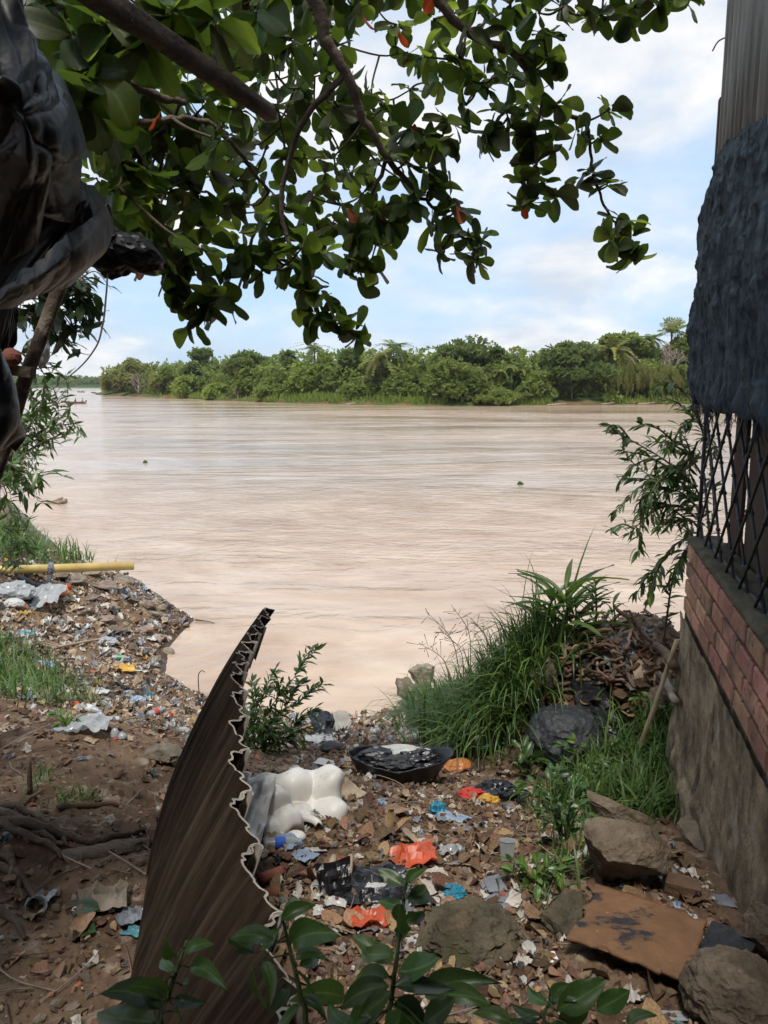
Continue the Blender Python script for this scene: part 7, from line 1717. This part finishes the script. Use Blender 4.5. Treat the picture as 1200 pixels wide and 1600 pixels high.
seedling("out of focus seedling at the bottom right of centre", [(870, 1680, 0), (850, 1600, 0), (860, 1560, .01)],
         [(860, 1570, 800, 1545, 1, 0), (858, 1575, 885, 1510, 0, 0), (862, 1565, 900, 1545, 1, 0), (865, 1580, 960, 1535, 0, -.02), (930, 1580, 1005, 1540, 0, .0), (870, 1590, 920, 1590, 1, 0), (850, 1590, 790, 1580, 1, 0), (845, 1600, 770, 1610, 1, 0), (860, 1600, 905, 1620, 0, 0), (800, 1600, 740, 1560, 1, -.04), (980, 1605, 1020, 1560, 0, 0), (960, 1610, 1010, 1610, 1, 0)], 1.05, 9)

# ================================================================== left edge: twigs and bushes beyond the shelter
def bushy(name, label, cat, stems, Y, leafset, L, spacing, mats, seed, dY=.4, r0=.02, side=3, sub=.35, smat=None, droop=.2):
    r = np.random.default_rng(seed); t = None; base = None; MSv = {}
    Q = [];  B_ = MB()
    for st in stems:
        w = [at_y(px, py, Y + r.normal() * dY * .3) for px, py in st]
        if base is None: base = np.array(w[0]); t = empty(name, base, label, cat)
        q = smooth_path(np.array(w), 6); B_.tube(q - base, np.linspace(r0, r0 * .25, len(q)), 5, cap=False); ln = np.linalg.norm(q[-1] - q[0]); subs = [q]
        for k in range(side * 3):
            i = r.integers(2, len(q)); d = q[min(i, len(q) - 1)] - q[i - 1]; d = d / (np.linalg.norm(d) + 1e-9) + r.normal(size=3) * (.8, .8, .6); d /= np.linalg.norm(d); e = q[i - 1] + d * ln * sub * r.uniform(.4, 1); s2 = smooth_path([q[i - 1], (q[i - 1] + e) / 2 + r.normal(size=3) * .04 * ln, e], 5); B_.tube(s2 - base, np.linspace(r0 * .35, r0 * .12, len(s2)), 4, cap=False); subs.append(s2)
        for s_ in subs:
            l2 = np.r_[0, np.cumsum(np.linalg.norm(np.diff(s_, axis=0), axis=1))]; x = spacing
            while x < l2[-1]:
                p = np.array([np.interp(x, l2, s_[:, c]) for c in range(3)]); Q.append((p, r.normal(size=3) + (0, 0, -droop) + (s_[-1] - s_[0]) / (l2[-1] + 1e-9) * .8, np.array((0, 0, 1.0)) + r.normal(size=3) * .5, L * r.uniform(.6, 1.25))); x += spacing * r.uniform(.5, 1.2)
    tag(B_.build("twigs", [smat or m_bark], t, True), kind="stuff")
    V, F, T = [], [], []; n0 = 0
    k = r.integers(len(leafset), size=len(Q))
    for j in range(len(leafset)):
        s = np.nonzero(k == j)[0]
        if len(s) == 0: continue
        v, f = inst(leafset[j][0], leafset[j][1], np.array([Q[i][0] for i in s]) - base, np.array([basis(Q[i][1], Q[i][2]) for i in s]), np.array([Q[i][3] for i in s])); V.append(v); F.append(f + n0); n0 += len(v); T.append(np.repeat(r.random(len(s)), len(leafset[j][0])))
    tag(link("foliage", mesh_arrays("foliage", np.vstack(V), np.vstack(F), mats, smooth=True, tint=np.concatenate(T)), t), kind="stuff")
OV2 = [leaf_mesh(1.0, .45, 70 + k, "oval", .25, .3, 3, .05, .02) for k in range(2)]; LN2 = [leaf_mesh(1.0, .24, 74 + k, "lance", .25, .3, 3, .05, .02) for k in range(2)]
bushy("overhanging_tree", "dark leafy boughs hanging behind the leaning post", "tree", [[(-60, 380), (40, 400), (110, 420), (140, 450)], [(-60, 430), (40, 450), (100, 470), (130, 500)], [(-60, 460), (20, 480), (70, 500), (100, 530)], [(-40, 400), (60, 430), (120, 440), (128, 480)], [(0, 440), (60, 460), (110, 500), (100, 520)], [(-20, 470), (40, 490), (80, 515), (96, 535)], [(20, 430), (80, 440), (120, 460), (136, 500)]], 4.6, OV2, .10, .045, [m_pd], 3, .3, .012, 4, .35)
bushy("overhanging_twig", "thin leafy twig dangling above the far woods", "twig", [[(20, 560), (50, 575), (80, 575), (108, 592)], [(20, 545), (50, 562), (70, 590), (66, 640)]], 4.2, OV2, .07, .05, [m_pl], 4, .1, .005, 2, .3)
bushy("riverside_bush", "feathery bush leaning over the river at the left", "bush", [[(-40, 780), (10, 720), (50, 660), (70, 615)], [(-30, 760), (20, 710), (70, 670), (118, 662)], [(-40, 750), (10, 700), (60, 650), (85, 630)], [(-30, 770), (20, 720), (70, 690), (105, 675)], [(-40, 740), (0, 690), (30, 640), (48, 610)], [(-30, 740), (20, 690), (50, 680), (80, 690)], [(-40, 720), (0, 680), (40, 660), (60, 640)], [(-20, 750), (30, 700), (60, 685), (90, 660)]], 8.0, LN2, .13, .06, [m_pl, m_pd], 5, .5, .018, 5, .32)
bushy("riverside_bush", "drooping sprig below the black plastic strip at the left", "bush", [[(-60, 700), (0, 715), (30, 735), (58, 742)], [(-60, 705), (-10, 725), (20, 745), (50, 762)], [(-60, 720), (-10, 740), (10, 770), (5, 790)], [(-60, 700), (-20, 720), (20, 730), (42, 755)]], 6.0, LN2, .13, .055, [m_pl, m_pd], 6, .3, .010, 4, .35)
bushy("bankside_weed", "weeds along the left bank beside the yellow pipe", "weed", [[(-20, 910), (10, 880), (20, 850), (10, 800)], [(-20, 890), (10, 860), (30, 840), (40, 830)], [(0, 900), (20, 880), (40, 868), (52, 850)], [(-20, 850), (0, 830), (20, 815), (30, 800)]], 13.0, LN2, .20, .09, [m_pl], 8, .3, .012, 4, .35)
# slack wire hanging from the shelter to the bush
q = smooth_path([at_y(168, 428, 2.0), at_y(166, 460, 2.4), at_y(160, 510, 3.2), at_y(148, 545, 4.2), at_y(120, 578, 5.6), at_y(76, 612, 7.6)], 8); b = MB(); b.tube(q - q[0], np.linspace(.0022, .0065, len(q)), 5); tag(b.build("slack_wire", [m_zinc], None, True, loc=q[0]), "slack thin wire hanging from the plastic bundle to the left bush", "wire")

# ================================================================== boats on the river
m_hull = material("boat_timber", (.22, .135, .085), (.13, .08, .05), scale=3, rough=.8); m_hull2 = material("boat_tan", (.42, .25, .13), (.30, .17, .09), scale=3, rough=.8); m_skin = material("skin", (.16, .085, .055), rough=.6); m_cloth1 = material("dark_shirt", (.05, .055, .08), rough=.9); m_cloth2 = material("pale_shirt", (.30, .28, .25), rough=.9)
def hull(L, W, H, rise=.35):
    n = 17; V = []
    for i in range(n):
        t = i / (n - 1); x = (t - .5) * L; w = W * .5 * (max(0.04, math.sin(math.pi * min(1, t * .86 + .14))) ** .7); z = rise * H * 2 * (max(0, .45 - t) / .45) ** 2; 
        for (y, zz) in ((-w, H + z), (-w * .8, .15 * H + z), (0, -.1 * H + z * .9), (w * .8, .15 * H + z), (w, H + z), (w * .88, H + z - .02), (w * .68, .3 * H + z), (0, .15 * H + z * .9), (-w * .68, .3 * H + z), (-w * .88, H + z - .02)): V.append((x, y, zz))
    F = [(i * 10 + k, i * 10 + (k + 1) % 10, (i + 1) * 10 + (k + 1) % 10, (i + 1) * 10 + k) for i in range(n - 1) for k in range(10)] + [tuple(range(9, -1, -1)), tuple((n - 1) * 10 + k for k in range(10))]
    return V, F
def person(loc, label, mat, rz=0, seated=True):
    me = bpy.data.meshes.new("person"); 
    J = [(0, 0, .10), (0, 0, .35), (0, 0, .52), (0, 0, .60), (0, .01, .74), (0, 0, .84), (.20, 0, .50), (.27, .10, .28), (.24, .26, .16), (-.20, 0, .50), (-.27, .10, .28), (-.24, .26, .16), (.10, 0, .08), (.13, .40, .12), (.13, .44, -.28), (-.10, 0, .08), (-.13, .40, .12), (-.13, .44, -.28)]
    E = [(0, 1), (1, 2), (2, 3), (3, 4), (4, 5), (2, 6), (6, 7), (7, 8), (2, 9), (9, 10), (10, 11), (0, 12), (12, 13), (13, 14), (0, 15), (15, 16), (16, 17)]; RD = [.15, .16, .14, .055, .10, .09, .07, .05, .04, .07, .05, .04, .09, .075, .05, .09, .075, .05]
    me.from_pydata(J, E, []); o = bpy.data.objects.new("person", me); COL.objects.link(o); o.location = loc; o.rotation_euler = (0, 0, rz); me.materials.append(mat)
    sk = o.modifiers.new("skin", 'SKIN'); 
    for v, r in zip(me.skin_vertices[0].data, RD): v.radius = (r, r)
    me.skin_vertices[0].data[0].use_root = True
    o.modifiers.new("sub", 'SUBSURF').levels = 1; o.modifiers["sub"].render_levels = 1
    tag(o, label, "person"); V, F = ico(2); b = MB(); b.add(V * (.105, .115, .09) + (0, -.01, .86), F); b.build("hair", [material("black_hair", (.012, .010, .009), rough=.6)], o, True)
def boat(px, py, wpx, label, mat, rz, people=(), motor=False, H=.42, W=1.1, on=0.0, cat="boat"):
    p = at_z(px, py, on); L = wpx * m_per_px(p); t = empty("river_boat", (p[0], p[1], on), label, cat); t.rotation_euler = (0, 0, rz); V, F = hull(L, W, H); b = MB(); b.add(np.array(V) + (0, 0, .02), F); b.build("hull", [mat], t)
    for x in (-.15, .12, .34): b = MB(); b.box((x * L, 0, H * .72), (.22, W * .72, .04)); b.build("thwart", [mat], t)
    if motor: b = MB(); b.box((L * .5 + .10, 0, H + .2), (.22, .26, .34)); b.tube([(L * .5 + .1, 0, H + .1), (L * .5 + .14, 0, -.3)], .05, 6); b.build("outboard_motor", [m_gloss], t)
    for (x, lb, mt) in people: person(np.array((p[0] + x * L * math.cos(rz), p[1] + x * L * math.sin(rz), on + H * .75)), lb, mt, math.pi / 2)
boat(115, 630.5, 38, "long wooden boat carrying two people across the river", m_hull, 0.0, ((.08, "person seated low in the middle of the long wooden boat", m_cloth1), (.38, "person seated at the stern of the long wooden boat", m_cloth2)), True)
boat(127, 613, 11, "small distant boat in midstream beyond the long one", m_hull, .2, ((.2, "person in the small distant midstream boat", m_cloth1),), False)
boat(147, 614.5, 9, "distant dark boat moored off the tip of the far bank", m_hull, .9, ((.0, "person standing out in the boat off the far bank tip", m_cloth2),), False)
boat(268, 622.5, 26, "tan canoe beached in front of the bushes of the far bank", m_hull2, .0); boat(212, 619.5, 26, "dark canoe under the trees at the tip of the far bank", m_hull, -.3)
for (px, py, w, lb) in [(870, 634, 30, "pale log lying at the far waterline under the overhanging tree"), (455, 629, 14, "pale driftwood stub at the grassy far waterline"), (548, 633, 16, "whitish branch at the far waterline below the grass slope"), (1010, 632.5, 26, "pale drift log below the weeping trees"), (950, 632.5, 20, "drift log beside the brilliant green bush")]:
    p = at_z(px, py - 1, .15); L = w * m_per_px(p); b = MB(); b.tube(smooth_path([(-L / 2, 0, .0), (0, .2, .15), (L / 2, .1, .35)], 4), np.linspace(.22, .10, 9), 6); tag(b.build("drift_log", [m_deadwood], None, True, loc=p), lb, "log")
for (px, py, lb) in [(227, 723, "small dark float bobbing in the river"), (813, 757, "floating sprig of water weed in the river")]:
    p = at_z(px, py, 0); V, F = crumple_ball(7, .3, 2); tag(link("floating_debris", mesh_arrays("floating_debris", V * (.13, .10, .14), F, [m_pd]), None, p), lb, "debris")
